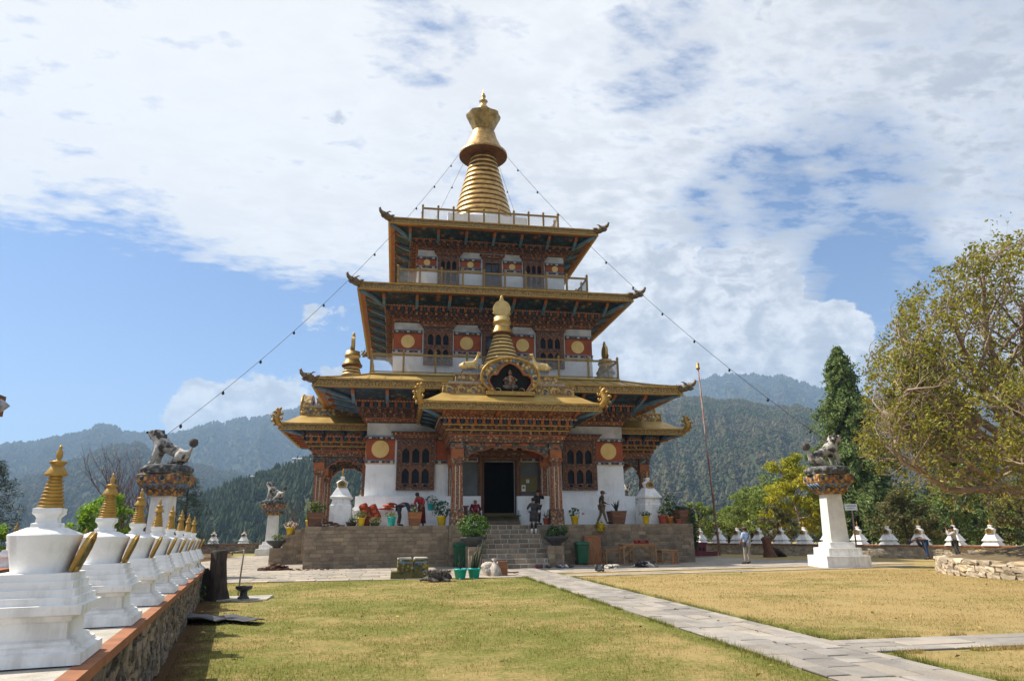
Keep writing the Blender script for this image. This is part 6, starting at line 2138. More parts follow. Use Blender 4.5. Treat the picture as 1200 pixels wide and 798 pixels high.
mb = MB(); leaves(mb, (0, 0, 0.19), (0.11, 0.1, 0.05), 14, 0.04, [M['leafdark']], 61); mb.build('plant', wp)
potted('yellow pot with a big grey leafed plant left of the porch column', on(-3.28, 35.35), 0.24, 0.46, 'yellow', P_bush(0.60, 0.42, 170, 0.10, [M['leafdark'], M['leafgreen'], M['leafdark']]), 7)
potted('red pot with a spiky plant at the foot of the right porch column', on(2.02, 35.2), 0.17, 0.34, 'terra', P_blade(16, 0.48, 0.05, 0.8, 'leafgreen'), 8)
potted('yellow pot with green plant and red bloom right of the porch column', on(3.55, 35.3), 0.21, 0.42, 'yellow', lambda mb, z, s_: (leaves(mb, (0, 0, z + 0.2), (0.28, 0.26, 0.28), 90, 0.09, [M['leafgreen'], M['leafdark']], s_), leaves(mb, (0.45, 0, z + 0.15), (0.10, 0.1, 0.08), 12, 0.05, [M['flowerred']], s_ + 1)), 9)
potted('hanging yellow pot of straggling yellow leaves on the terrace edge', on(4.72, 34.72, 1.62), 0.20, 0.40, 'yellow', lambda mb, z, s_: (leaves(mb, (0, 0, z - 0.12), (0.28, 0.22, 0.40), 90, 0.08, [M['leafyel'], M['leafgreen']], s_), None), 10)
potted('lone yellow pot with dark foliage in front of the right chorten', on(7.38, 35.3), 0.19, 0.42, 'yellow', P_bush(0.32, 0.15, 60, 0.08, [M['leafgreen'], M['leafdark']]), 11)
potted('red pot near the right corner, yellow flowers above it', on(8.32, 35.35), 0.24, 0.44, 'terra', P_bush(0.32, 0.30, 70, 0.09, [M['leafyel'], M['leafgreen']]), 12)
potted('orange pot holding the tallest green bush of the right corner', on(8.78, 35.5), 0.23, 0.36, 'orangepot', P_bush(0.42, 0.75, 210, 0.09, [M['leafgreen'], M['leafdark']]), 13)
potted('small red pot squeezed beside the ivy hung planter', on(9.12, 35.15), 0.13, 0.24, 'terra', P_bush(0.18, 0.12, 24, 0.06, [M['leafgreen']]), 14)
potted('yellow pot of pale pink flowers on the stepped side wall', (XC - 11.3, 40.9, 1.581), 0.24, 0.40, 'yellow', lambda mb, z, s_: (leaves(mb, (0, 0, z + 0.16), (0.46, 0.4, 0.2), 90, 0.08, [M['flowerpink'], M['flowerpink'], M['leafgreen']], s_), None), 15)
potted('yellow pot half hidden behind the weathered corner planter', (XC - 10.3, 40.9, HP + 0.0), 0.22, 0.40, 'yellow', P_bush(0.36, 0.3, 70, 0.09, [M['leafgreen'], M['leafyel']]), 16)


def bowl_plant(label, loc, plant, s_=1.0):
    t = thing('stone_bowl', label, 'planter', loc)
    mb = MB(); mb.lathe([(0.20, 0), (0.26, 0.05), (0.24, 0.08), (0.46, 0.20), (0.60, 0.34), (0.62, 0.42), (0.55, 0.42), (0.5, 0.36), (0, 0.36)], 'blackstone', 24); o = mb.build('bowl', t)
    o.scale = (s_, s_, s_)
    mb = MB(); plant(mb); mb.build('plant', t)
    return t


bowl_plant('black stone bowl with a big rounded bright green shrub left of the stairs', on(-1.97, 32.75, 0.986), lambda mb: (leaves(mb, (0, 0, 0.90), (0.80, 0.72, 0.58), 620, 0.105, [M['leafbright'], M['leafgreen'], M['leafbright']], 71), [mb.tube([(0, 0, 0.35), (0.4 * math.cos(k * 1.3), 0.4 * math.sin(k * 1.3), 0.9)], [0.03, 0.012], 'stump', 5) for k in range(6)]))
bowl_plant('black stone bowl with a low dark green plant right of the stairs', on(1.95, 32.75, 0.986), lambda mb: (leaves(mb, (0.0, 0, 0.62), (0.55, 0.45, 0.30), 300, 0.10, [M['leafgreen'], M['leafdark']], 72), leaves(mb, (0.42, -0.1, 0.72), (0.20, 0.2, 0.20), 60, 0.09, [M['leafgreen']], 73)))
bowl_plant('black bowl on the lowest step of the side wall', (XC - 11.95, 40.9, 0.892), lambda mb: leaves(mb, (0.1, 0, 0.52), (0.48, 0.4, 0.2), 100, 0.09, [M['leafyel'], M['leafgreen']], 74), 0.95)


def cushion(label, loc, rotm, s_, m='cushion'):
    t = thing('cushion', label, 'cushion', loc, 0, 'rolled red cushions on the terrace')
    t.rotation_euler = rotm
    mb = MB()
    L_ = 1.0
    prof = [(0.0, 0), (0.7, 0.01), (0.95, 0.04), (1.0, 0.10), (1.0, 0.28), (0.94, 0.32), (1.0, 0.36), (1.0, 0.62), (0.94, 0.66), (1.0, 0.70), (1.0, 0.90), (0.95, 0.96), (0.7, 0.99), (0, 1.0)]
    mb.lathe([(r * 0.20, z) for r, z in prof], m, 18)
    o = mb.build('roll', t); o.scale = (1.3 * s_, 0.75 * s_, s_)
    mb = MB()
    for z in (0.20, 0.5, 0.8):
        mb.ball((0, -0.152, z), (0.12, 0.012, 0.11), 'cushionorange', 12, 5)
    o = mb.build('emblem', t); o.scale = (s_, s_, s_)
    return t


cushion('thick rust red rolled cushion leaning on the ledge, nearer the chorten', on(-6.92, 36.62, 2.30), (R(-14), R(-24), 0), 0.86)
cushion('thinner rust red rolled cushion leaning beside the thick one', on(-6.44, 36.68, 2.32), (R(-14), R(-26), 0.1), 0.80)
oc = thing('folded_cloth', 'pile of bright orange and red folded cloth on the white ledge', 'cloth', on(-5.95, 36.8, 2.741))
mb = MB()
for i, (x, z, a, m) in enumerate(((-0.1, 0.0, 0.1, 'cushion'), (0.1, 0.09, -0.15, 'cushionorange'), (0.0, 0.18, 0.05, 'cushionorange'), (0.18, 0.27, 0.2, 'cushion'))):
    mb.X = Matrix.Translation((x, 0, z)) @ Matrix.Rotation(a, 4, 'Z') @ Matrix.Rotation(a * 0.5, 4, 'Y')
    mb.ball((0, 0, 0.06), (0.42 - 0.05 * i, 0.2, 0.055), m, 14, 6, 0.05)
mb.X = Matrix.Identity(4)
mb.build('fold', oc)

# pile of sweepings and bricks beside the corner planter, bark scraps on the paving
def heap(name, label, cat, loc, n, size, spread, m, seed, hmax):
    rg = random.Random(seed)
    t = thing(name, label, cat, loc)
    mb = MB()
    for i in range(n):
        a, r_ = rg.uniform(0, 2 * PI), spread * math.sqrt(rg.random())
        z = hmax * (1 - r_ / spread) * rg.uniform(0.2, 1)
        mb.X = Matrix.Translation((r_ * math.cos(a), r_ * 0.6 * math.sin(a), z + size * 0.2)) @ Matrix.Rotation(rg.uniform(0, 6), 4, 'Z') @ Matrix.Rotation(rg.uniform(-0.5, 0.5), 4, 'X')
        s_ = size * rg.uniform(0.5, 1.3)
        mb.box(-s_, s_, -s_ * 0.45, s_ * 0.45, -s_ * 0.18, s_ * 0.18, m[rg.randrange(len(m))], jit=s_ * 0.12)
    mb.X = Matrix.Identity(4)
    o = mb.build('scraps', t); o['kind'] = 'stuff'
    return t


heap('rubbish_heap', 'heap of brown scraps and pale bricks beside the left corner planter', 'heap', on(-8.75, 35.3), 60, 0.11, 0.75, [M['rustbark'], M['rustbark'], M['sack']], 5, 0.22)
heap('bark_pile', 'pile of rusty bark scraps on the paving left of the terrace', 'heap', (-5.3, 34.3, 0.03), 70, 0.16, 0.62, [M['rustbark']], 6, 0.30)
heap('bark_litter', 'thin trail of brown litter along the foot of the terrace corner', 'litter', (-3.7, 34.4, 0.03), 70, 0.06, 1.3, [M['rustbark']], 7, 0.03)


def wheelie_bin(label, loc, rot):
    t = thing('wheelie_bin', label, 'bin', loc, rot, 'green rubbish bins')
    mb = MB()
    v = [(-0.24, -0.26, 0.06), (0.24, -0.26, 0.06), (0.24, 0.24, 0.06), (-0.24, 0.24, 0.06), (-0.30, -0.36, 0.98), (0.30, -0.36, 0.98), (0.30, 0.33, 0.98), (-0.30, 0.33, 0.98)]
    mb.add(v, [(0, 3, 2, 1), (4, 5, 6, 7), (0, 1, 5, 4), (1, 2, 6, 5), (2, 3, 7, 6), (3, 0, 4, 7)], 'bingreen')
    mb.box(-0.335, 0.335, -0.39, 0.34, 0.93, 0.985, 'bingreen')
    mb.build('body', t, bevel=0.02)
    mb = MB()
    mb.lathe([(0.50, 0.987), (0.48, 1.03), (0.40, 1.08), (0.25, 1.11), (0, 1.12)], 'bingreen', 4, (0, -0.03, 0), False, PI / 4)
    mb.tube([(-0.25, 0.40, 1.0), (0.25, 0.40, 1.0)], 0.022, 'bingreen', 6)
    mb.build('lid', t, bevel=0.015)
    for s_ in (-1, 1):
        mb = MB()
        mb.X = Matrix.Translation((s_ * 0.25, 0.26, 0.10)) @ Matrix.Rotation(PI / 2, 4, 'Y')
        mb.lathe([(0.10, -0.03), (0.10, 0.03)], 'blackstone', 16)
        mb.build('wheel', t)
    return t


wheelie_bin('green wheelie bin in the sun at the foot of the left stair pier', (3.16, 34.15, 0.03), 0.05)
wheelie_bin('green wheelie bin in the shade beside the wooden board', (9.22, 34.35, 0.03), -0.03)

wb = thing('wooden_board', 'tall orange brown wooden board leaning on the terrace wall', 'board', (9.88, 34.52, 0.03))
mb = MB(); mb.X = Matrix.Rotation(R(-7), 4, 'X'); mb.box(-0.42, 0.42, -0.02, 0.02, 0, 1.38, 'plywood'); mb.box(-0.42, 0.42, -0.045, -0.021, 0.0, 0.09, 'planterwarm'); mb.box(-0.42, 0.42, -0.045, -0.021, 1.29, 1.381, 'planterwarm'); mb.build('panel', wb)


def trestle(name, label, cat, loc, rot, L_, W_, H_, brace, m='lightwood', shelf=False, grp=None):
    t = thing(name, label, cat, loc, rot, grp)
    mb = MB(); mb.box(-L_ / 2, L_ / 2, -W_ / 2, W_ / 2, H_ - 0.04, H_, m); mb.box(-L_ / 2 + 0.05, L_ / 2 - 0.05, -W_ / 2 + 0.03, W_ / 2 - 0.03, H_ - 0.11, H_ - 0.041, m); mb.build('top', t)
    for sx in (-1, 1):
        for sy in (-1, 1):
            mb = MB(); x, y = sx * (L_ / 2 - 0.06), sy * (W_ / 2 - 0.05)
            mb.box(x - 0.03, x + 0.03, y - 0.03, y + 0.03, 0, H_ - 0.111, m); mb.build('leg', t)
    mb = MB()
    if brace:
        for sx in (-1, 1):
            for sy in (-1, 1):
                mb.tube([(sx * (L_ / 2 - 0.08), sy * (W_ / 2 - 0.05), H_ * 0.42), (sx * (L_ / 2 - 0.62), sy * (W_ / 2 - 0.05), H_ - 0.11)], 0.028, m, 4, smooth=False)
    for sx in (-1, 1):
        x = sx * (L_ / 2 - 0.06)
        mb.box(x - 0.02, x + 0.02, -W_ / 2 + 0.081, W_ / 2 - 0.081, 0.12, 0.17, m)
    if shelf:
        for sy in (-1, 1):
            mb.box(-L_ / 2 + 0.1, L_ / 2 - 0.1, sy * (W_ / 2 - 0.05) - 0.02, sy * (W_ / 2 - 0.05) + 0.02, 0.12, 0.17, m)
    mb.build('stretcher', t)
    return t


trestle('wooden_table', 'plain wooden trestle table with a red box on it', 'table', (11.75, 33.35, 0.03), 0.02, 1.75, 0.75, 0.98, True)
trestle('wooden_bench', 'low wooden table behind the trestle table by the wall', 'table', (11.0, 34.1, 0.03), 0.0, 1.45, 0.55, 0.72, False)
trestle('wooden_stool', 'open wooden stool frame at the right of the table', 'stool', (13.35, 33.55, 0.03), 0.15, 0.98, 0.6, 0.66, False, 'lightwood', True)
rb = thing('red_case', 'red case with dark clasps lying on the trestle table', 'case', (11.98, 33.35, 1.011))
mb = MB(); mb.box(-0.33, 0.33, -0.18, 0.18, 0, 0.17, 'redmetal'); mb.build('case', rb, bevel=0.015)
mb = MB()
for x in (-0.2, 0.0, 0.2):
    mb.box(x - 0.05, x + 0.05, -0.195, -0.181, 0.05, 0.14, 'bingreen' if x == 0 else 'dark')
mb.build('clasp', rb)
lp = thing('leaning_plank', 'short pale board standing against the stool frame', 'board', (13.50, 33.20, 0.03), 0.1)
mb = MB(); mb.X = Matrix.Rotation(R(-4), 4, 'X'); mb.box(-0.09, 0.09, -0.012, 0.012, 0, 0.62, 'plywood'); mb.build('plank', lp)

# painted stone spring box on the lawn
so = thing('spring_box', 'yellow painted low stone box on a mossy slab at the lawn edge', 'stone box', (0.72, 26.75, 0.0), 0.02)
mb = MB(); mb.box(-0.78, 0.78, -0.50, 0.50, 0, 0.26, 'moss', 0.02, 0.012); mb.build('slab', so)
mb = MB()
for (x0, x1) in ((-0.56, -0.01), (0.02, 0.57)):
    mb.box(x0, x1, -0.36, 0.34, 0.262, 0.68, 'yellowpaint', 0.015)
    mb.box(x0 + 0.05, x1 - 0.05, -0.365, -0.352, 0.55, 0.60, 'slate')
mb.build('box', so)
mb = MB()
for (x0, x1) in ((-0.55, -0.03), (0.04, 0.54)):
    mb.box(x0, x1, -0.33, 0.33, 0.682, 0.74, 'concrete', 0.02, 0.012)
mb.build('lid', so)

potted('turquoise pot on the lawn with a few bare twigs', (2.40, 25.75, 0.0), 0.24, 0.36, 'turq', lambda mb, z, s_: [mb.tube([(0, 0, z), (0.15 * math.cos(k * 2), 0.1 * math.sin(k * 2), z + 0.22 + 0.1 * k)], [0.012, 0.005], 'stump', 4) for k in range(4)], 21)
potted('turquoise pot on the lawn holding tall green cactus stems', (2.93, 26.05, 0.0), 0.24, 0.36, 'turq', lambda mb, z, s_: [mb.tube([(0.06 * k - 0.1, 0.03 * (k % 2), z), (0.10 * k - 0.22, 0.02, z + 0.45), (0.12 * k - 0.34 + 0.08 * (k % 2), 0, z + 1.05 - 0.22 * k)], [0.035, 0.04, 0.012], 'leafdark', 6) for k in range(4)], 22)

def sack(label, loc, s_, seed, rot):
    t = thing('sack', label, 'sack', loc, rot, 'white sacks at the end of the path')
    mb = MB(); rg = random.Random(seed)
    prof = [(0.30, 0), (0.33, 0.05), (0.31, 0.22), (0.27, 0.36), (0.22, 0.46), (0.14, 0.54), (0.06, 0.60), (0.05, 0.65), (0.13, 0.76), (0.04, 0.77)]
    w_ = [rg.uniform(0.78, 1.2) for _ in range(20)]
    mb.lathe([(r * s_, z * s_) for r, z in prof], 'sack', 20, wob=lambda k, z: w_[k] * (1 + 0.06 * math.sin(z * 30 + k)))
    mb.build('bag', t)
    return t
s1 = sack('slumped white sack lying at the end of the path', (3.42, 27.05, 0.19), 0.82, 1, 0.4); s1.rotation_euler = (0.25, 1.15, 0.4)
sack('upright white sack with tied neck beside the wooden crate', (3.80, 26.95, 0.0), 0.84, 2, 0.0)
cr = thing('wooden_crate', 'small orange wooden crate beside the white sacks', 'crate', (4.12, 27.1, 0.0), 0.1)
mb = MB(); mb.box(-0.17, 0.17, -0.18, 0.18, 0, 0.50, 'planterwarm'); mb.box(-0.18, 0.18, -0.19, 0.19, 0.501, 0.53, 'planter'); mb.build('box', cr, bevel=0.008)
pk = thing('plank', 'short brown plank lying flat by the end of the path', 'plank', (4.55, 28.5, 0.035), 0.25)
mb = MB(); mb.box(-0.45, 0.45, -0.09, 0.09, 0, 0.04, 'plywood'); mb.box(-0.3, 0.2, 0.10, 0.2, 0, 0.035, 'plywood'); mb.build('board', pk)


def shoe(label, loc, rot, m, grp):
    t = tag(MB.build(_shoe(m), 'shoe', None, loc, rot), label, 'shoe', grp)
    return t
def _shoe(m):
    mb = MB()
    mb.ball((0, 0.0, 0.05), (0.055, 0.16, 0.05), m, 10, 6)
    mb.ball((0, 0.08, 0.09), (0.05, 0.075, 0.06), m, 10, 6)
    return mb
GS = 'shoes left at the foot of the stair'
for i, (x, y, a, m, l) in enumerate([(6.42, 31.75, 0.3, 'darkred', 'dark red shoe at the left end of the shoe row by the stair'), (6.60, 31.72, -0.4, 'darkred', 'dark red shoe beside the leftmost shoe'), (6.95, 31.7, 1.2, 'blackstone', 'black shoe in the middle of the shoe row'), (7.38, 31.62, 0.8, 'tarp', 'grey shoe right of the black one by the stair'), (7.55, 31.66, 2.0, 'signblue', 'blue shoe in the shoe row by the stair'),
                                     (7.80, 31.75, 0.2, 'paper', 'white shoe near the right pier'), (8.02, 31.9, 1.0, 'blackstone', 'black shoe last in the row, against the right pier'), (7.68, 31.9, 0.4, 'cushion', 'rusty red sandal behind the blue shoe')]):
    shoe(l, (x, y, 0.03), a, M[m], GS)
bt = MB()
def boot(label, x, y, a):
    mb = MB()
    mb.ball((0, -0.08, 0.06), (0.065, 0.16, 0.06), 'blackstone', 10, 6)
    mb.lathe([(0.06, 0.04), (0.065, 0.15), (0.075, 0.27), (0.06, 0.27), (0.055, 0.18)], 'blackstone', 12, (0, 0.03, 0))
    return tag(mb.build('boot', None, (x, y, 0.03), a), label, 'boot', 'pair of black boots on the paving edge')
boot('left black boot of the pair standing on the paving edge', 8.22, 28.35, 0.9)
boot('right black boot of the pair standing on the paving edge', 8.48, 28.4, -0.2)

# stump, water pipe, stone basin and the crumpled sheet by the west wall
sp_ = thing('tree_stump', 'tall dark upright tree stump at the end of the garden wall', 'stump', (-4.35, 19.45, 0))
mb = MB()
rg = random.Random(9)
wv = [rg.uniform(0.8, 1.2) for _ in range(16)]
mb.X = Matrix.Rotation(R(-4), 4, 'Y')
mb.lathe([(0.30, -0.05), (0.27, 0.08), (0.21, 0.3), (0.19, 0.8), (0.20, 1.18), (0.15, 1.24), (0, 1.20)], 'stump', 16, wob=lambda k, z: wv[k] * (1 + 0.08 * math.sin(z * 7 + k * 1.7)))
mb.X = Matrix.Translation((-0.36, 0.15, 0)) @ Matrix.Rotation(R(-6), 4, 'Y')
mb.lathe([(0.22, -0.05), (0.17, 0.1), (0.15, 0.7), (0.10, 0.78), (0, 0.75)], 'stump', 12, wob=lambda k, z: wv[k])
mb.X = Matrix.Identity(4)
mb.build('trunk', sp_)
sb2 = thing('creeper', 'green creeper with white flowers at the foot of the upright stump', 'plant', (-4.75, 19.1, 0))
mb = MB(); leaves(mb, (-0.05, -0.1, 0.25), (0.30, 0.28, 0.32), 150, 0.06, [M['leafgreen'], M['leafdark']], 81); leaves(mb, (-0.2, -0.05, 0.9), (0.16, 0.2, 0.42), 90, 0.05, [M['leafgreen'], M['leafdark'], M['paper']], 82); mb.build('foliage', sb2)
pi_ = thing('water_pipe', 'thin standing water pipe with a tap beside the upright stump', 'pipe', (-4.02, 20.2, 0))
mb = MB(); mb.tube([(0, 0, 0), (0.02, 0, 0.6), (0.05, 0, 1.22)], 0.022, 'steel', 7); mb.tube([(0.05, 0, 1.18), (-0.16, 0, 1.16), (-0.3, 0, 1.14)], 0.02, 'steel', 6); mb.build('pipe', pi_)
mb = MB(); mb.tube([(-0.24, 0, 1.15), (-0.24, -0.04, 1.08)], 0.018, 'blackstone', 6); mb.box(-0.28, -0.2, -0.01, 0.01, 1.19, 1.205, 'blackstone'); mb.build('tap', pi_)
ho_ = tag(None or (lambda m_: (m_.tube([(-4.0, 20.15, 0.012), (-4.1, 19.6, 0.012), (-3.9, 18.9, 0.012), (-3.45, 18.65, 0.012), (-3.2, 19.0, 0.012), (-3.35, 19.5, 0.012)], 0.014, 'steel', 6), m_.build('garden_hose'))[1])(MB()), 'thin pale hose curling on the grass round the stone basin', 'hose')
sl_ = thing('stone_slab', 'flat pale concrete slab under the stone basin on the grass', 'slab', (-3.72, 19.55, 0))
mb = MB(); mb.box(-0.62, 0.62, -0.42, 0.62, 0.0, 0.035, 'concrete', 0.02, 0.02); mb.build('slab', sl_)
bs = thing('stone_basin', 'small dark stone basin on a stem by the upright stump', 'basin', (-3.72, 19.35, 0.036))
mb = MB(); mb.lathe([(0.15, 0), (0.14, 0.04), (0.09, 0.08), (0.09, 0.17), (0.13, 0.2), (0.20, 0.24), (0.21, 0.31), (0.17, 0.31), (0.14, 0.26), (0, 0.26)], 'blackstone', 8, smooth=False); mb.build('bowl', bs)
# crumpled sheet
nx, ny = 26, 16
V = []; F = []
for j in range(ny):
    for i in range(nx):
        u, v = i / (nx - 1), j / (ny - 1)
        x = -1.0 + 1.9 * u + 0.25 * math.sin(v * 5) * (1 - u); y = -0.55 + 1.15 * v + 0.25 * math.sin(u * 4)
        f = vnoise(np.array([u * 3.1 + 4]), np.array([v * 2.2 + 9]))[0]
        g = vnoise(np.array([u * 7 + 1]), np.array([v * 5 + 3]))[0]
        z = 0.03 + 0.20 * max(0, f - 0.35) * (1 - 0.7 * u) + 0.05 * g + (0.14 * max(0, 0.25 - u) * 4) * v
        V.append((x, y, z))
for j in range(ny - 1):
    for i in range(nx - 1):
        if (i > 19 and j > 9) or (i > 14 and j < 3):
            continue
        a = j * nx + i; F.append((a, a + 1, a + nx + 1, a + nx))
mb = MB(); mb.add(V, F, 'tarp', True)
o = mb.build('plastic_sheet', None, (-3.25, 14.6, 0), -0.15)
so_ = o.modifiers.new('thick', 'SOLIDIFY'); so_.thickness = 0.012
tag(o, 'crumpled dark grey sheet lying on the grass at the foot of the garden wall', 'sheet')

# by the east side: red machine, torn stump
rm = thing('red_crate', 'faded dark red wooden chest near the foot of the flagpole', 'chest', (18.6, 41.6, 0.03), 0.12)
mb = MB(); mb.box(-0.75, 0.35, -0.35, 0.35, 0.05, 0.80, 'darkred'); mb.box(-0.80, 0.40, -0.40, 0.40, 0.801, 0.86, 'darkred'); mb.box(0.36, 1.15, -0.30, 0.30, 0.05, 0.34, 'darkred'); mb.build('body', rm, bevel=0.02)
mb = MB()
for x in (-0.5, -0.1, 0.15):
    mb.box(x - 0.07, x + 0.07, -0.37, -0.351, 0.38, 0.58, 'dark')
mb.build('vent', rm)
ts = thing('torn_stump', 'torn brown tree stump with a dark root hollow before the east wall', 'stump', (22.55, 40.2, 0), 0.2)
mb = MB()
mb.X = Matrix.Rotation(R(-10), 4, 'Y')
mb.lathe([(0.42, -0.05), (0.34, 0.15), (0.25, 0.5), (0.24, 1.0), (0.27, 1.15), (0.12, 1.25), (0, 1.1)], 'rustbark', 14, wob=lambda k, z: wv[k])
mb.X = Matrix.Identity(4)
for k in range(6):
    a = -0.5 + 0.3 * k
    mb.tube([(0.1, 0, 0.5 - 0.06 * k), (0.6, -0.1 + 0.05 * k, 0.35 - 0.05 * k), (1.1 + 0.05 * k, 0.05 * k - 0.15, 0.05)], [0.16, 0.12, 0.04], 'stump', 7)
mb.build('trunk', ts)

# notice board, wooden stand and door mat in the porch
nb = thing('notice_board', 'olive notice board with two papers pinned on it, right of the door', 'notice board', (XC + 1.68, YC - W1_ - 0.12, 3.70))
mb = MB(); mb.box(-0.52, 0.52, -0.05, 0.0, 0, 0.86, 'timber'); mb.build('frame', nb)
mb = MB(); mb.box(-0.47, 0.47, -0.058, -0.051, 0.05, 0.81, 'cork'); mb.build('board', nb)
for (x, z, w_, h_) in ((-0.30, 0.24, 0.11, 0.17), (-0.06, 0.62, 0.08, 0.09)):
    mb = MB(); mb.box(x - w_, x + w_, -0.064, -0.059, z - h_, z + h_, 'paper')
    mb.box(x - w_ * 0.5, x + w_ * 0.5, -0.066, -0.063, z - h_ * 0.2, z + h_ * 0.5, 'slatewood'); mb.build('notice', nb)
ps = thing('offering_stand', 'dark wooden post stand beside the seated monk', 'stand', on(-1.92, 37.0), 0)
mb = MB(); mb.box(-0.10, 0.10, -0.10, 0.10, 0, 0.95, 'brown'); mb.box(-0.17, 0.17, -0.14, 0.14, 0.951, 1.02, 'timber'); mb.box(-0.15, 0.15, -0.15, 0.15, -0.0, 0.06, 'timber'); mb.build('post', ps)
mt = thing('door_mat', 'green turf mat on the door step', 'mat', on(-0.02, 36.98, HP + 0.48))
mb = MB(); mb.box(-0.93, 0.93, -0.62, 0.62, 0, 0.03, 'astro'); mb.box(-0.93, 0.93, -0.75, -0.621, -0.02, 0.03, 'astro'); mb.build('mat', mt)

# ================================================================== people and dogs
M['skin'] = mat('warm_skin', (0.30, 0.145, 0.085), (0.26, 0.12, 0.07), 8, 0.55)
M['hair'] = mat('black_hair', (0.012, 0.010, 0.010), None, 8, 0.6)
M['navy'] = mat('navy_cloth', (0.022, 0.030, 0.085), (0.015, 0.02, 0.055), 5, 0.85, bump=0.3)
M['charcoal'] = mat('charcoal_cloth', (0.045, 0.043, 0.048), (0.028, 0.027, 0.03), 5, 0.85, bump=0.3)
M['black'] = mat('black_cloth', (0.012, 0.012, 0.014), (0.02, 0.02, 0.022), 5, 0.85, bump=0.3)
M['redtop'] = mat('red_cloth', (0.42, 0.03, 0.045), (0.32, 0.022, 0.035), 5, 0.85, bump=0.3)
M['maroon'] = mat('maroon_cloth', (0.16, 0.012, 0.022), (0.10, 0.010, 0.016), 5, 0.85, bump=0.4)
M['olive'] = mat('dark_olive_jacket', (0.045, 0.045, 0.032), (0.03, 0.03, 0.024), 5, 0.85, bump=0.3)
M['khaki'] = mat('brown_trousers', (0.16, 0.105, 0.06), (0.12, 0.08, 0.045), 5, 0.85, bump=0.3)
M['stone'] = mat('stone_trousers', (0.34, 0.30, 0.245), (0.27, 0.24, 0.20), 5, 0.85, bump=0.3)
M['paleblue'] = mat('pale_blue_shirt', (0.40, 0.52, 0.74), (0.33, 0.43, 0.64), 5, 0.85, bump=0.3)
M['denim'] = mat('blue_denim', (0.035, 0.075, 0.17), (0.025, 0.05, 0.12), 5, 0.85, bump=0.3)
M['greytop'] = mat('light_grey_top', (0.52, 0.51, 0.51), (0.42, 0.41, 0.41), 5, 0.85, bump=0.3)
M['dkgrey'] = mat('dark_grey_trousers', (0.07, 0.075, 0.08), (0.05, 0.053, 0.058), 5, 0.85, bump=0.3)
M['cream'] = mat('cream_cuff', (0.70, 0.68, 0.64), None, 5, 0.85)
M['cap'] = mat('brown_cap', (0.16, 0.10, 0.085), (0.12, 0.075, 0.065), 5, 0.85)


def joints(**kw):
    J = dict(pelvis=(0, 0, .93), waist=(0, 0, 1.08), chest=(0, 0, 1.28), neck=(0, -.01, 1.455), head=(0, -.03, 1.585), crown=(0, -.015, 1.665),
             shl=(.17, 0, 1.39), ell=(.235, .02, 1.12), wrl=(.24, -.05, .87), hil=(.09, 0, .89), knl=(.10, -.03, .48), anl=(.10, .02, .085), tol=(.115, -.14, .04),
             shr=(-.17, 0, 1.39), elr=(-.235, .02, 1.12), wrr=(-.24, -.05, .87), hir=(-.09, 0, .89), knr=(-.10, -.03, .48), anr=(-.10, .02, .085), tor=(-.115, -.14, .04))
    J.update(kw)
    return {k: Vector(v) for k, v in J.items()}


RAD = dict(pelvis=.135, waist=.12, chest=.135, neck=.055, head=.088, crown=.072, sh=.058, el=.042, wr=.031, hi=.088, kn=.058, an=.040, to=.034)
rad = lambda k: RAD[k] if k in RAD else RAD[k[:2]]
TORSO = [('pelvis', 'waist'), ('waist', 'chest'), ('chest', 'neck'), ('neck', 'head'), ('head', 'crown')]
def LIMB(s_):
    return [('chest', 'sh' + s_), ('sh' + s_, 'el' + s_), ('el' + s_, 'wr' + s_), ('pelvis', 'hi' + s_), ('hi' + s_, 'kn' + s_), ('kn' + s_, 'an' + s_), ('an' + s_, 'to' + s_)]


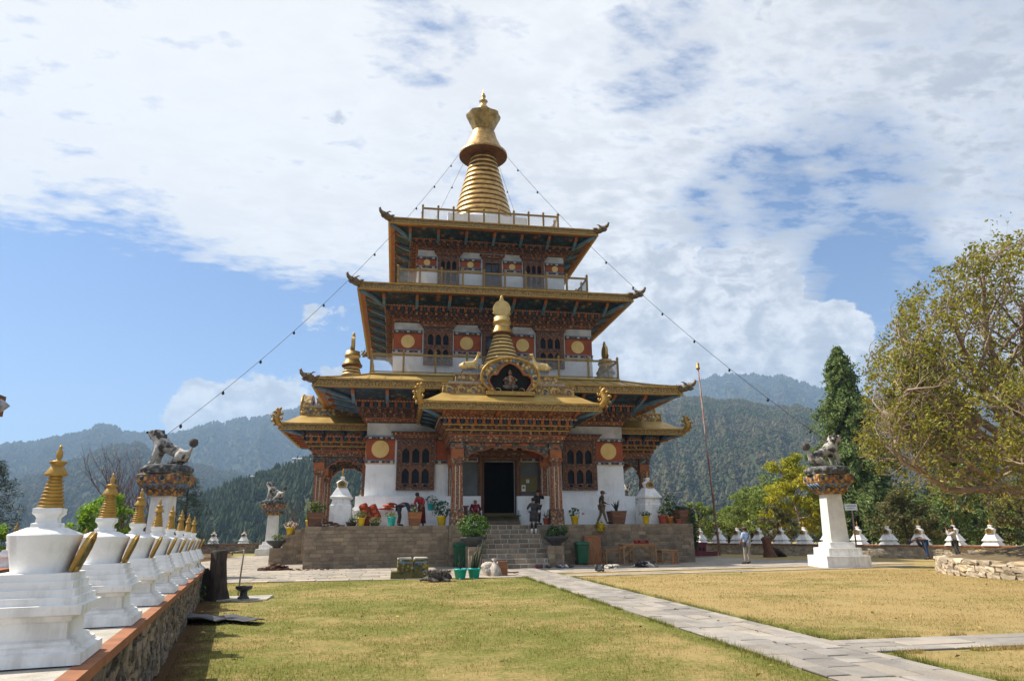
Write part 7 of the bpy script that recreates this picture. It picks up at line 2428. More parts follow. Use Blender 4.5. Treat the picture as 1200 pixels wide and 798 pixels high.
def figure(label, loc, rot, J, top, bottom, shoes, hair='hair', sleeves=1.0, robe=None, hat=None, face=None, extra=None, bare_top=None):
    """a person: one continuous body with hands and face; clothes, hair and shoes are its parts"""
    t = thing('person', label, 'person', loc, rot)
    N = {k: (*v, rad(k)) for k, v in J.items()}
    E_ = TORSO + LIMB('l') + LIMB('r')
    fwd = Vector(face) if face else Vector((0, -1, 0))
    upv = (J['crown'] - J['neck']).normalized()
    fwd = (fwd - upv * fwd.dot(upv)).normalized()
    side = fwd.cross(upv)
    # nose, chin and ears grow from the head; palm, four fingers and a thumb from each wrist
    N['nose'] = (*(J['head'] + fwd * 0.108 + upv * 0.0), .013); E_.append(('head', 'nose'))
    N['chin'] = (*(J['head'] + fwd * 0.055 - upv * 0.075), .035); E_.append(('head', 'chin'))
    for s_ in (-1, 1):
        N['ear%d' % s_] = (*(J['head'] + side * 0.098 * s_ - fwd * 0.005), .018); E_.append(('head', 'ear%d' % s_))
    for s_ in 'lr':
        d = (J['wr' + s_] - J['el' + s_]).normalized()
        ax = d.cross(upv if abs(d.dot(upv)) < .9 else fwd).normalized()
        palm = J['wr' + s_] + d * 0.065
        N['pa' + s_] = (*palm, .034); E_.append(('wr' + s_, 'pa' + s_))
        bend = fwd * 0.25
        for i, (o, l_) in enumerate(((-.030, .070), (-.010, .082), (.011, .076), (.030, .058))):
            a = palm + ax * o + d * 0.045
            b = a + (d + bend).normalized() * l_
            N['f%s%d' % (s_, i)] = (*a, .0105); N['g%s%d' % (s_, i)] = (*b, .0085)
            E_ += [('pa' + s_, 'f%s%d' % (s_, i)), ('f%s%d' % (s_, i), 'g%s%d' % (s_, i))]
        th = J['wr' + s_] + d * 0.03 - ax * 0.045
        N['th' + s_] = (*th, .013); N['tt' + s_] = (*(th + d * 0.05 - ax * 0.012), .010)
        E_ += [('wr' + s_, 'th' + s_), ('th' + s_, 'tt' + s_)]
    skin('body', N, E_, ['skin'], t, 1, 'pelvis')
    def cloth(name, keys, edges, m, grow, over=None):
        Nn = {k: (*J[k], rad(k) + grow) for k in keys}
        if over:
            Nn.update(over)
        return skin(name, Nn, edges, [m], t, 1, keys[0])
    if top:
        E2 = [('waist', 'chest'), ('chest', 'nk')]; K = ['waist', 'chest']; ov = {'nk': (*(J['chest'].lerp(J['neck'], .72)), .078)}
        K.append('pelvis'); E2.append(('waist', 'pelvis'))
        for s_ in 'lr':
            K += ['sh' + s_, 'el' + s_]; E2 += [('chest', 'sh' + s_), ('sh' + s_, 'el' + s_)]
            if sleeves > 0.5:
                ov['cu' + s_] = (*(J['el' + s_].lerp(J['wr' + s_], .92)), .044); E2.append(('el' + s_, 'cu' + s_))
        cloth('jacket' if sleeves > .5 else 'shirt', K, E2, top, .026, ov)
    if bottom and not robe:
        K = ['pelvis']; E2 = []; ov = {}
        for s_ in 'lr':
            K += ['hi' + s_, 'kn' + s_]; ov['hm' + s_] = (*(J['kn' + s_].lerp(J['an' + s_], .95)), .056)
            E2 += [('pelvis', 'hi' + s_), ('hi' + s_, 'kn' + s_), ('kn' + s_, 'hm' + s_)]
        cloth('trousers', K, E2, bottom, .020, ov)
    if robe:
        m, pts, rr_ = robe
        mb = MB(); mb.tube(pts, rr_, m, 18)
        mb.build('robe', t)
    for s_ in 'lr':
        a, b = J['an' + s_], J['to' + s_]
        skin('shoe', {'heel': (*(a + (a - b).normalized() * 0.03 - Vector((0, 0, .02))), .050), 'mid': (*(a.lerp(b, .5) - Vector((0, 0, .008))), .048), 'toe': (*(b + (b - a).normalized() * .05), .040)}, [('heel', 'mid'), ('mid', 'toe')], [shoes], t, 1, 'mid')
    if hair:
        mb = MB()
        c = J['head'] + upv * 0.035 - fwd * 0.018
        X = Matrix((side, fwd, upv)).transposed().to_4x4()
        mb.X = Matrix.Translation(c) @ X
        mb.ball((0, 0, 0.012), (0.108, 0.112, 0.098), hair, 14, 8, 0.02)
        mb.build('hair', t)
    mb = MB()
    X = Matrix((side, fwd, upv)).transposed().to_4x4()
    for s_ in (-1, 1):
        mb.X = Matrix.Translation(J['head'] + fwd * 0.084 + side * 0.036 * s_ + upv * 0.022) @ X
        mb.ball((0, 0, 0), (0.016, 0.010, 0.010), 'dark', 8, 5)
    mb.X = Matrix.Translation(J['head'] + fwd * 0.088 - upv * 0.048) @ X
    mb.ball((0, 0, 0), (0.026, 0.008, 0.007), 'darkred', 8, 5)
    mb.build('face', t)
    if hat:
        m, brim = hat
        mb = MB(); mb.X = Matrix.Translation(J['head'] + upv * 0.055 - fwd * 0.01) @ X
        mb.lathe([(0.122, 0), (0.124, 0.03), (0.105, 0.075), (0.05, 0.10), (0, 0.105)], m, 18)
        if brim:
            mb.prism([(0.10 * math.cos(a), 0) for a in ()] or [(-0.085, 0.0), (0.085, 0.0), (0.085, 0.012), (-0.085, 0.012)], 0.09, 0.20, m)
        mb.build('cap', t)
    if extra:
        extra(t, J)
    return t


# man in navy, bent double over the pots (faces +x)
J = joints(pelvis=(0, 0, .90), waist=(.12, 0, 1.02), chest=(.36, 0, 1.08), neck=(.52, 0, 1.02), head=(.63, 0, .95), crown=(.70, 0, .92),
           shl=(.42, -.16, 1.04), ell=(.52, -.20, .78), wrl=(.62, -.17, .52), shr=(.42, .16, 1.04), elr=(.50, .20, .76), wrr=(.56, .14, .50),
           hil=(0, -.09, .88), knl=(.05, -.10, .48), anl=(-.03, -.11, .085), tol=(.13, -.12, .04), hir=(0, .09, .88), knr=(.10, .11, .48), anr=(.06, .12, .085), tor=(.22, .13, .04))
figure('man in a navy top bending down over the pots on the terrace', on(-5.42, 35.75), 0, J, 'navy', 'charcoal', 'black', face=(.5, 0, -.8))
# woman in red behind the planter, stooping forward a little
J = joints(chest=(-.10, -.10, 1.26), neck=(-.17, -.20, 1.39), head=(-.22, -.28, 1.49), crown=(-.25, -.31, 1.56), shl=(.07, -.12, 1.34), shr=(-.27, -.12, 1.34), ell=(.12, -.24, 1.08), elr=(-.34, -.24, 1.08), wrl=(.0, -.40, .92), wrr=(-.28, -.42, .92))
figure('woman in a red top and long maroon skirt behind the orange brown planter', on(-4.28, 36.05), 0, J, 'redtop', None, 'black', face=(-.2, -.8, -.5), robe=('maroon', [(0, 0, 1.02), (0, 0, .9), (.02, 0, .5), (.03, 0, .12)], [.155, .19, .20, .23]))
# seated monk, hands on his knees
J = joints(pelvis=(0, 0, .10), waist=(0, -.02, .26), chest=(0, -.04, .47), neck=(0, -.06, .64), head=(0, -.09, .77), crown=(0, -.08, .85), shl=(.18, -.04, .58), shr=(-.18, -.04, .58), ell=(.27, -.10, .33), elr=(-.27, -.10, .33), wrl=(.14, -.32, .22), wrr=(-.14, -.32, .22),
           hil=(.09, -.02, .10), knl=(.20, -.42, .13), anl=(.14, -.44, -.28), tol=(.16, -.58, -.33), hir=(-.09, -.02, .10), knr=(-.20, -.42, .13), anr=(-.14, -.44, -.28), tor=(-.16, -.58, -.33))
def monk_robe(t, J):
    skin('robe', {'p': (0, -.02, .09, .19), 'l': (.18, -.40, .12, .14), 'r': (-.18, -.40, .12, .14), 'la': (.14, -.43, -.18, .15), 'ra': (-.14, -.43, -.18, .15), 'm': (0, -.30, .06, .16), 'ma': (0, -.42, -.15, .15)}, [('p', 'l'), ('p', 'r'), ('l', 'la'), ('r', 'ra'), ('p', 'm'), ('m', 'ma')], ['maroon'], t, 1, 'p')
    mb = MB(); mb.tube([(.17, -.13, .60), (.06, -.20, .45), (-.10, -.19, .28), (-.20, -.12, .16)], [.05, .06, .06, .05], 'redtop', 8); mb.build('sash', t)
figure('monk in maroon robes sitting beside the door with his hands on his knees', on(-1.42, 37.0, 2.42), 0, J, 'maroon', None, 'darkred', hair=None, face=(0, -1, 0), extra=monk_robe)
seat = thing('white_block', 'low white block the maroon robed monk sits on', 'seat', on(-1.42, 37.12)); mb = MB(); mb.box(-.34, .34, -.28, .20, 0, .44, 'wall_white'); mb.build('block', seat, bevel=.02)
# two men at the head of the stairs
J = joints(ell=(.30, -.10, 1.17), wrl=(.16, -.27, 1.05), elr=(-.31, -.02, 1.14), wrr=(-.27, -.17, .95), chest=(0, .02, 1.28))
def gho(t, J):
    mb = MB()
    for s_ in 'lr':
        a, b = J['el' + s_], J['wr' + s_]
        mb.tube([a.lerp(b, .15), a.lerp(b, .60)], [.070, .066], 'cream', 12)
    mb.build('cuff', t)
    mb = MB()
    for s_ in 'lr':
        k, a = J['kn' + s_], J['an' + s_]
        mb.tube([k, k.lerp(a, .62)], [.068, .055], 'black', 10)
        mb.tube([k.lerp(a, .62), a + Vector((0, 0, -.02))], [.058, .052], 'cream', 10)
    mb.build('sock', t)
figure('man in a dark knee length robe with white cuffs, back turned on the stairs', on(1.14, 34.02, HP * 7 / 9 + 0.004), PI, J, 'charcoal', None, 'cream', sleeves=0.2, robe=('charcoal', [(0, 0, 1.10), (0, 0, .96), (0, .02, .78), (0, .02, .58)], [.155, .19, .20, .215]), extra=gho)
J = joints(ell=(.34, -.10, 1.30), wrl=(.17, -.16, 1.50), elr=(-.26, -.06, 1.12), wrr=(-.14, -.24, 1.02), anl=(.12, .05, .085), head=(.02, -.05, 1.585))
figure('person in black raising a hand to the face at the top of the stairs', on(1.60, 35.25), 0.5, J, 'black', 'black', 'black', hat=('black', True))
# walker in the olive jacket and cap, heading right
J = joints(pelvis=(0, 0, .92), chest=(.02, 0, 1.27), neck=(.05, 0, 1.44), head=(.09, 0, 1.56), crown=(.09, 0, 1.64), shl=(.03, -.17, 1.38), shr=(.03, .17, 1.38), ell=(.02, -.22, 1.12), wrl=(.24, -.16, 1.04), elr=(-.03, .23, 1.12), wrr=(.16, .18, 1.0),
           hil=(0, -.09, .88), knl=(.10, -.09, .50), anl=(.22, -.09, .10), tol=(.37, -.09, .06), hir=(0, .09, .88), knr=(-.04, .09, .48), anr=(-.24, .09, .12), tor=(-.10, .09, .045))
figure('man in a dark olive jacket and cap walking right along the terrace', on(5.08, 35.55), 0, J, 'olive', 'khaki', 'black', hat=('cap', True), face=(.9, 0, -.35))
# visitor in the pale blue shirt seen from behind, strap across the back
J = joints(shl=(.19, 0, 1.40), shr=(-.19, 0, 1.40), ell=(.26, -.02, 1.14), wrl=(.20, -.16, .98), elr=(-.27, -.04, 1.14), wrr=(-.24, -.20, 1.02), anl=(.17, .02, .085), tol=(.22, -.13, .04), knl=(.13, -.02, .48), anr=(-.10, .04, .085))
def bag(t, J):
    mb = MB(); mb.tube([(-.15, .10, 1.44), (-.03, .185, 1.28), (.12, .175, 1.08), (.22, .10, .95)], [.018] * 4, 'black', 6); mb.build('strap', t)
    mb = MB(); mb.box(.19, .29, -.05, .15, .78, .98, 'charcoal'); mb.build('bag', t, bevel=.02)
figure('man in a pale blue shirt and cap seen from behind on the paving, bag slung', (16.95, 32.35, .03), PI + .35, J, 'paleblue', 'stone', 'black', hat=('cap', True), sleeves=.3, extra=bag)
# man in black and jeans bending far over (faces -x in the picture)
J = joints(pelvis=(0, 0, .92), waist=(-.10, 0, 1.05), chest=(-.33, 0, 1.08), neck=(-.50, 0, 1.02), head=(-.63, 0, .95), crown=(-.70, 0, .91), shl=(-.38, .17, 1.04), shr=(-.38, -.17, 1.04), ell=(-.30, .20, .80), wrl=(-.14, .14, .62), elr=(-.30, -.20, .80), wrr=(-.16, -.14, .60),
           hil=(0, .09, .89), hir=(0, -.09, .89), knl=(-.03, .10, .49), knr=(.02, -.10, .49), anl=(.03, .10, .085), anr=(.06, -.10, .085), tol=(-.13, .10, .04), tor=(-.10, -.10, .04))
figure('man in a black top and blue jeans bending over before the east wall', (28.15, 34.05, 0), -.75, J, 'black', 'denim', 'black', hair='navy', face=(-.6, 0, -.7))
# photographer with the camera raised, facing left
J = joints(shl=(0, -.17, 1.39), shr=(0, .17, 1.39), ell=(-.22, -.20, 1.22), wrl=(-.27, -.06, 1.52), elr=(-.22, .20, 1.22), wrr=(-.27, .06, 1.52), neck=(-.02, 0, 1.45), head=(-.05, 0, 1.575), crown=(-.04, 0, 1.66),
           hil=(0, -.09, .89), hir=(0, .09, .89), knl=(.06, -.10, .49), knr=(.0, .10, .49), anl=(.20, -.10, .10), anr=(.03, .10, .085), tol=(.06, -.10, .04), tor=(-.13, .10, .04))
def camera_prop(t, J):
    return
figure('photographer in a light grey top standing behind the mound wall', (28.05, 31.9, 0), -.6, J, 'greytop', 'dkgrey', 'black', face=(-1, 0, .05))
cp_ = thing('camera', 'black camera held up to the eye by the photographer', 'camera', (28.05, 31.9, 0), -.6)
mb = MB(); mb.box(-.26, -.17, -.075, .075, 1.53, 1.64, 'black'); mb.build('body', cp_, bevel=.01)
mb = MB(); mb.X = Matrix.Translation((-.26, 0, 1.58)) @ Matrix.Rotation(-PI / 2, 4, 'Y'); mb.lathe([(.048, 0), (.052, .06), (.06, .16), (.055, .19), (0, .18)], 'black', 14); mb.build('lens', cp_)

# ---- dogs
M['furgrey'] = mat('shaggy_grey_fur', (0.085, 0.072, 0.062), (0.20, 0.175, 0.15), 16.0, 0.95, bump=1.0, bscale=40, lo=.42, hi=.66)
M['furpied'] = mat('black_and_white_fur', (0.018, 0.016, 0.015), (0.62, 0.57, 0.50), 3.6, 0.9, bump=.6, bscale=50, lo=.50, hi=.56)
M['furpale'] = mat('pale_and_black_fur', (0.55, 0.50, 0.43), (0.025, 0.022, 0.02), 4.0, 0.9, bump=.6, bscale=50, lo=.53, hi=.58)


def lying_dog(label, loc, rot, m, sc, head_up, seed, fat=1.0):
    t = thing('dog', label, 'dog', loc, rot)
    N = {'chest': (.28, 0, .16, .15), 'belly': (0, .02, .15, .14), 'rump': (-.30, 0, .15, .145), 'neck': (.46, 0, .17 + .06 * head_up, .095), 'head': (.60, -.02, .13 + .12 * head_up, .085), 'muzzle': (.73, -.04, .09 + .10 * head_up, .045),
         'tail': (-.50, .05, .08, .04), 'tailtip': (-.70, .0, .04, .028), 'ear1': (.58, .09, .17 + .12 * head_up, .028), 'ear2': (.58, -.12, .17 + .12 * head_up, .028)}
    E_ = [('belly', 'chest'), ('belly', 'rump'), ('chest', 'neck'), ('neck', 'head'), ('head', 'muzzle'), ('rump', 'tail'), ('tail', 'tailtip'), ('head', 'ear1'), ('head', 'ear2')]
    for i, (y, dx) in enumerate(((-.12, 0), (-.04, .08))):
        N['sh%d' % i] = (.30 + dx, y - .06, .09, .06); N['el%d' % i] = (.36 + dx, y - .22, .05, .042); N['pw%d' % i] = (.50 + dx, y - .36, .035, .036)
        N['hp%d' % i] = (-.30 + dx, y - .07, .10, .085); N['hk%d' % i] = (-.14 + dx, y - .25, .05, .042); N['hf%d' % i] = (-.02 + dx, y - .40, .033, .034)
        E_ += [('chest', 'sh%d' % i), ('sh%d' % i, 'el%d' % i), ('el%d' % i, 'pw%d' % i), ('rump', 'hp%d' % i), ('hp%d' % i, 'hk%d' % i), ('hk%d' % i, 'hf%d' % i)]
    if fat > 1:
        N = {k: (v[0] * 0.8, v[1] * 0.8, v[2] * 1.15, v[3] * fat) for k, v in N.items()}
    o = skin('body', N, E_, [m], t, 1, 'belly')
    t.scale = (sc, sc, sc)
    return t


d1 = lying_dog('shaggy grey dog asleep on the grass beside the yellow stone box', (1.46, 24.75, 0), .10, 'furgrey', 1.0, 0.0, 1, 1.35)
rg = random.Random(3)
mb = MB()
for i in range(420):
    x = rg.uniform(-.40, .52); y = rg.uniform(-.19, .19)
    z = .19 + .19 * math.sqrt(max(0, 1 - (y / .20) ** 2)) * (1 - .25 * abs(x))
    d = Vector((rg.uniform(-.5, .5), y * 4 + rg.uniform(-.4, .4), rg.uniform(-.1, .6))).normalized()
    p = Vector((x, y, z - .03))
    mb.tube([p, p + d * .05, p + d * .10 - Vector((0, 0, .03))], [.012, .010, .002], 'furgrey', 3, cap=False)
mb.build('fur', d1)['kind'] = 'stuff'
lying_dog('black and white dog stretched out asleep in front of the table', (11.15, 30.95, .03), .25, 'furpied', .92, 0.0, 2)
lying_dog('pale dog with a dark head curled up left of the table legs', (9.42, 30.45, .03), -.5, 'furpale', .62, .6, 3)

# ================================================================== trees and shrubs
M['bark'] = mat('pale_brown_bark', (0.36, 0.265, 0.205), (0.24, 0.175, 0.135), 4.0, 0.9, bump=0.8, bscale=12)
M['barkdark'] = mat('dark_bark', (0.075, 0.05, 0.036), (0.05, 0.034, 0.026), 4.0, 0.95, bump=0.8)
M['twigred'] = mat('bare_reddish_twig', (0.19, 0.105, 0.085), (0.13, 0.075, 0.062), 4.0, 0.9)
M['leafolive'] = mat('olive_yellow_leaf', (0.29, 0.28, 0.045), (0.17, 0.19, 0.04), 0.7, 0.5, isl=0.5, col3=(0.42, 0.335, 0.07), trans=0.42)
M['leafcyp'] = mat('cypress_spray', (0.133, 0.203, 0.078), (0.179, 0.250, 0.086), 0.5, 0.8, isl=0.5, col3=(0.234, 0.273, 0.101), trans=0.3)
M['leafgold'] = mat('golden_autumn_leaf', (0.52, 0.43, 0.025), (0.34, 0.36, 0.028), 0.5, 0.6, isl=0.4, col3=(0.24, 0.29, 0.03), trans=0.42)
M['leafpine'] = mat('soft_pine_tuft', (0.240, 0.318, 0.090), (0.168, 0.234, 0.066), 0.6, 0.8, isl=0.4, col3=(0.324, 0.360, 0.108), trans=0.32)
M['leafdull'] = mat('dull_shrub_leaf', (0.102, 0.126, 0.043), (0.150, 0.150, 0.060), 0.6, 0.7, isl=0.45, col3=(0.228, 0.180, 0.090), trans=0.3)  # dull olive and brown leaf tones of the shrubs
M['leaflime'] = mat('lime_green_leaf', (0.27, 0.42, 0.03), (0.19, 0.33, 0.028), 0.8, 0.55, isl=0.4, trans=0.45)
M['leafdarkpine'] = mat('dark_pine_tuft', (0.022, 0.042, 0.020), (0.035, 0.058, 0.024), 0.8, 0.8, isl=0.4, trans=0.1)


def quads(C, Nrm, size, aspect, rg, fold=0.18):
    """leaf quads at points C facing Nrm"""
    n = len(C)
    Nrm = Nrm / (np.linalg.norm(Nrm, axis=1, keepdims=True) + 1e-9)
    r_ = rg.normal(size=(n, 3))
    T = np.cross(Nrm, r_); T /= (np.linalg.norm(T, axis=1, keepdims=True) + 1e-9)
    B = np.cross(Nrm, T)
    s_ = (size * rg.uniform(0.6, 1.3, n))[:, None]
    V = np.stack([C - T * s_, C + B * s_ * aspect + Nrm * s_ * fold, C + T * s_ - Nrm * s_ * 0.25, C - B * s_ * aspect + Nrm * s_ * fold], 1)
    F = np.arange(n * 4).reshape(n, 4)
    return V.reshape(-1, 3), F


def cloud(rg, c, r_, n, hollow=0.35):
    d = rg.normal(size=(n, 3)); d /= np.linalg.norm(d, axis=1, keepdims=True)
    rad = (hollow + (1 - hollow) * rg.random(n) ** 0.6)[:, None]
    wob = 1 + 0.22 * np.sin(d[:, :1] * 5 + c[0]) * np.cos(d[:, 2:3] * 6 + c[1])
    return np.array(c) + d * rad * np.array(r_) * wob, d


def crown_tree(name, label, cat, loc, H, tr, clumps, leaf, size, aspect=0.5, seed=1, bark='barkdark', group=None, clear=0.25, sub=9):
    """a tree or shrub: trunk with limbs to every clump; each clump of the crown is made of small leaf-covered sprays"""
    rg = np.random.default_rng(seed)
    t = thing(name, label, cat, loc, 0, group)
    mb = MB()
    top = Vector((0.05 * H * math.sin(seed), 0.05 * H * math.cos(seed), H * 0.72))
    trunk = [(0, 0, -0.1), (0.02 * H, 0, H * clear), tuple(top * 0.75), tuple(top)]
    mb.tube(trunk, [tr * 1.25, tr, tr * 0.6, tr * 0.15], bark, 8)
    VV, FF, o = [], [], 0
    for (x, y, z, rx, ry, rz, n) in clumps:
        a = Vector((0.02 * H, 0, H * clear)).lerp(top, min(0.9, max(0, (z - H * clear) / (H * 0.9))))
        b = Vector((x, y, z))
        mb.tube([a, a.lerp(b, 0.5) + Vector((0, 0, -0.04 * H)), b, b + Vector((x, y, rz)) * 0.35], [tr * 0.5, tr * 0.32, tr * 0.16, 0.012], bark, 6)
        m_ = max(4, sub)
        sc_, sd_ = cloud(rg, (x, y, z), (rx * 0.8, ry * 0.8, rz * 0.8), m_, 0.55)
        for q in sc_:
            mb.tube([b, b.lerp(Vector(q), 0.5) + Vector((0, 0, 0.03 * H)), Vector(q)], [tr * 0.14, tr * 0.09, 0.01], bark, 4, cap=False)
            k = n // m_
            C, d = cloud(rg, q, (rx * 0.42, ry * 0.42, rz * 0.36), k, 0.2)
            V, F = quads(C, d + rg.normal(size=d.shape) * 0.6 + np.array([0, 0, 0.5]), size, aspect, rg)
            VV.append(V); FF.append(F + o); o += len(V)
    mb.build('trunk', t)
    np_mesh('crown', np.concatenate(VV), np.concatenate(FF), [leaf], parent=t)
    return t


# ---- the big spreading tree on the mound
bt_ = thing('spreading_tree', 'big spreading tree with olive yellow leaves and bare pale limbs on the mound', 'tree', (24.5, 21.6, 1.0))
rgt = random.Random(12)
wood = MB()
tips = []


def grow(p, d, length, rad_, level):
    """one limb: wobbling, drooping a little, shedding smaller limbs along its outer part"""
    n = [7, 6, 5, 4][level]
    pts = [Vector(p)]; d = Vector(d).normalized()
    for i in range(n):
        j = Vector((rgt.uniform(-1, 1), rgt.uniform(-1, 1), rgt.uniform(-1, 1))) * [0.16, 0.24, 0.30, 0.34][level]
        d = (d + j + Vector((0, 0, [0.05, 0.06, 0.03, 0.0][level]))).normalized()
        q = pts[-1] + d * length / n
        # keep the crown a broad dome
        e = Vector((q.x / (7.0 if q.z < 4.6 else 6.0), q.y / 7.4, (q.z - 5.0) / (6.7 if q.z > 5 else 4.6)))
        if e.length > 1:
            d = (d - e.normalized() * 0.5).normalized()
            q = pts[-1] + d * length / n * 0.8
        pts.append(q)
    rr_ = [rad_ * (1 - 0.72 * i / n) for i in range(n + 1)]
    wood.tube(pts, rr_, 'bark', [9, 7, 5, 3][level], cap=level < 2)
    if level == 3:
        tips.append((pts, d))
        return
    kids = [9, 7, 6][level]
    for k in range(kids):
        f = 0.22 + 0.78 * (k + rgt.random()) / kids
        i = min(n - 1, int(f * n))
        b = pts[i].lerp(pts[i + 1], f * n - i)
        t_ = (pts[i + 1] - pts[i]).normalized()
        side = t_.cross(Vector((rgt.uniform(-1, 1), rgt.uniform(-1, 1), rgt.uniform(-1, 1)))).normalized()
        nd = (t_ * rgt.uniform(0.5, 1.0) + side * rgt.uniform(0.6, 1.1) + Vector((0, 0, 0.12))).normalized()
        grow(b, nd, length * [0.50, 0.46, 0.48][level] * rgt.uniform(0.75, 1.15) * (1.15 - 0.35 * f), rr_[i] * 0.52, level + 1)


wood.tube([(0, 0, -0.3), (-0.1, 0, 0.6), (-0.15, 0.1, 1.7), (-0.2, 0.1, 2.4)], [0.52, 0.40, 0.36, 0.32], 'bark', 14)
for k in range(9):
    a = 2 * PI * k / 9 + rgt.uniform(-0.2, 0.2)
    el = [0.30, 0.95, 0.50, 1.2, 0.35, 0.75, 0.25, 1.05, 0.6][k]
    grow((-0.18, 0.08, 1.7 + 0.08 * k), (math.cos(a) * math.cos(el), math.sin(a) * math.cos(el), math.sin(el)), 7.4, 0.21, 0)
# limbs that sweep low towards the garden
for (d, z, l_) in (((-0.92, 0.32, 0.02), 1.7, 7.6), ((-0.75, -0.55, 0.10), 1.9, 7.2), ((-0.80, 0.60, 0.42), 2.1, 8.2), ((-0.9, 0.05, 0.75), 2.3, 8.4), ((-0.6, 0.2, 1.1), 2.3, 8.2)):
    grow((-0.18, 0.08, z), d, l_, 0.20, 0)
wood.build('trunk', bt_)
rgn = np.random.default_rng(4)
C = []
for pts, d in tips:
    P_ = np.array([list(p) for p in pts])
    for fc in ((0.98, 0.70) if rgt.random() > 0.5 else (1.0,)):
        f = fc * (len(P_) - 1); i = min(int(f), len(P_) - 2)
        q = P_[i] + (P_[i + 1] - P_[i]) * (f - i)
        C.append(q + rgn.normal(size=(rgt.randint(3, 7), 3)) * 0.12)
C = np.concatenate(C)
V, F = quads(C, rgn.normal(size=C.shape) + np.array([0, 0, 0.4]), 0.078, 0.55, rgn)
np_mesh('crown', V, F, ['leafolive'], parent=bt_)
print('big tree leaves', len(F), 'twigs', len(tips))


def cypress(label, loc, H, rbase, seed, lean=0.0):
    rg = np.random.default_rng(seed)
    t = thing('cypress_tree', label, 'tree', loc)
    mb = MB()
    mb.tube([(0, 0, -0.2), (0.05, 0, H * 0.4), (lean, 0, H * 0.97)], [0.34, 0.24, 0.03], 'barkdark', 9)
    VV, FF, o = [], [], 0
    nb = 520
    for k in range(nb):
        f = (k + rg.random()) / nb
        z = H * (0.05 + 0.94 * f)
        L = rbase * (1 - f) ** 0.72 * rg.uniform(0.6, 1.1) * (0.82 + 0.28 * math.sin(z * 1.6 + k % 3)) + 0.25
        a = k * 2.39996 + rg.uniform(-0.4, 0.4)
        d = np.array([math.cos(a), math.sin(a), 0.0])
        n = int(14 + 20 * L)
        s_ = rg.uniform(0.25, 1.0, n)
        C = np.array([lean * f, 0, z]) + d * (s_ * L)[:, None] + np.array([0, 0, 1.0]) * ((0.35 * s_ - 0.75 * s_ ** 2) * L * 0.55)[:, None]
        C = C + rg.normal(size=C.shape) * np.array([0.16, 0.16, 0.16]) * (0.6 + L * 0.18)
        V, F = quads(C, d + rg.normal(size=C.shape) * 0.7 + np.array([0, 0, 0.3]), 0.19, 0.42, rg)
        VV.append(V); FF.append(F + o); o += len(V)
        if k % 3 == 0:
            mb.tube([(lean * f, 0, z), tuple(np.array([lean * f, 0, z]) + d * L * 0.5 + np.array([0, 0, 0.05 * L])), tuple(np.array([lean * f, 0, z]) + d * L * 0.9 - np.array([0, 0, 0.2 * L]))], [0.05, 0.03, 0.008], 'barkdark', 4, cap=False)
    mb.build('trunk', t)
    np_mesh('crown', np.concatenate(VV), np.concatenate(FF), ['leafcyp'], parent=t)
    return t


cypress('tall dark green conifer standing behind the white lion pillar', (40.9, 56.4, 0), 18.2, 6.0, 3, -0.3)
cypress('lower dark conifer half hidden behind the spreading tree', (48.0, 52.0, 0), 13.5, 5.2, 9)


def dome(n, R_, H, z0, seed, nq):
    rg = random.Random(seed)
    out = []
    for k in range(n):
        a = k * 2.4 + rg.uniform(-.3, .3)
        f = (k + 0.5) / n
        r_ = R_ * 0.62 * math.sqrt(max(0.02, 1 - (2 * f - 0.85) ** 2)) * rg.uniform(0.75, 1.1)
        z = z0 + (H - z0) * (0.12 + 0.75 * f)
        s_ = R_ * rg.uniform(0.36, 0.52)
        out.append((r_ * math.cos(a), r_ * math.sin(a), z, s_, s_, s_ * 0.8, nq))
    return out


GT = 'trees and shrubs beyond the east wall'
crown_tree('yellow_tree', 'golden yellow leafed tree beyond the wall, left of the white lion pillar', 'tree', (32.5, 52.8, 0), 7.6, 0.13, dome(11, 3.5, 7.6, 1.4, 1, 700), 'leafgold', 0.15, 0.5, 11, 'bark', GT, 0.2)
crown_tree('green_tree', 'bushy bright green pine beyond the wall, behind the man in pale blue', 'tree', (34.0, 63.8, 0), 5.6, 0.14, dome(10, 3.3, 5.6, 0.8, 2, 560), 'leafpine', 0.17, 0.35, 12, 'barkdark', GT, 0.15)
crown_tree('green_tree', 'second bushy green pine joining the golden tree on its left', 'tree', (33.4, 58.6, 0), 6.4, 0.15, dome(10, 3.0, 6.4, 0.8, 3, 560), 'leafpine', 0.17, 0.35, 13, 'barkdark', GT, 0.15)
crown_tree('green_tree', 'small round green pine right beside the ivy hung corner', 'tree', (30.7, 68.4, 0), 4.9, 0.12, dome(7, 2.1, 4.9, 0.8, 4, 420), 'leafpine', 0.17, 0.35, 14, 'barkdark', GT, 0.15)
crown_tree('green_tree', 'low green pine behind the foot of the flagpole', 'tree', (33.2, 67.0, 0), 3.6, 0.12, dome(7, 2.3, 3.6, 0.5, 5, 420), 'leafpine', 0.17, 0.35, 15, 'barkdark', GT, 0.15)
crown_tree('grey_shrub', 'dull olive shrub in front of the golden tree trunk', 'shrub', (29.8, 51.6, 0), 3.6, 0.09, dome(7, 1.7, 3.6, 0.4, 6, 420), 'leafdull', 0.11, 0.4, 16, 'barkdark', GT, 0.15)
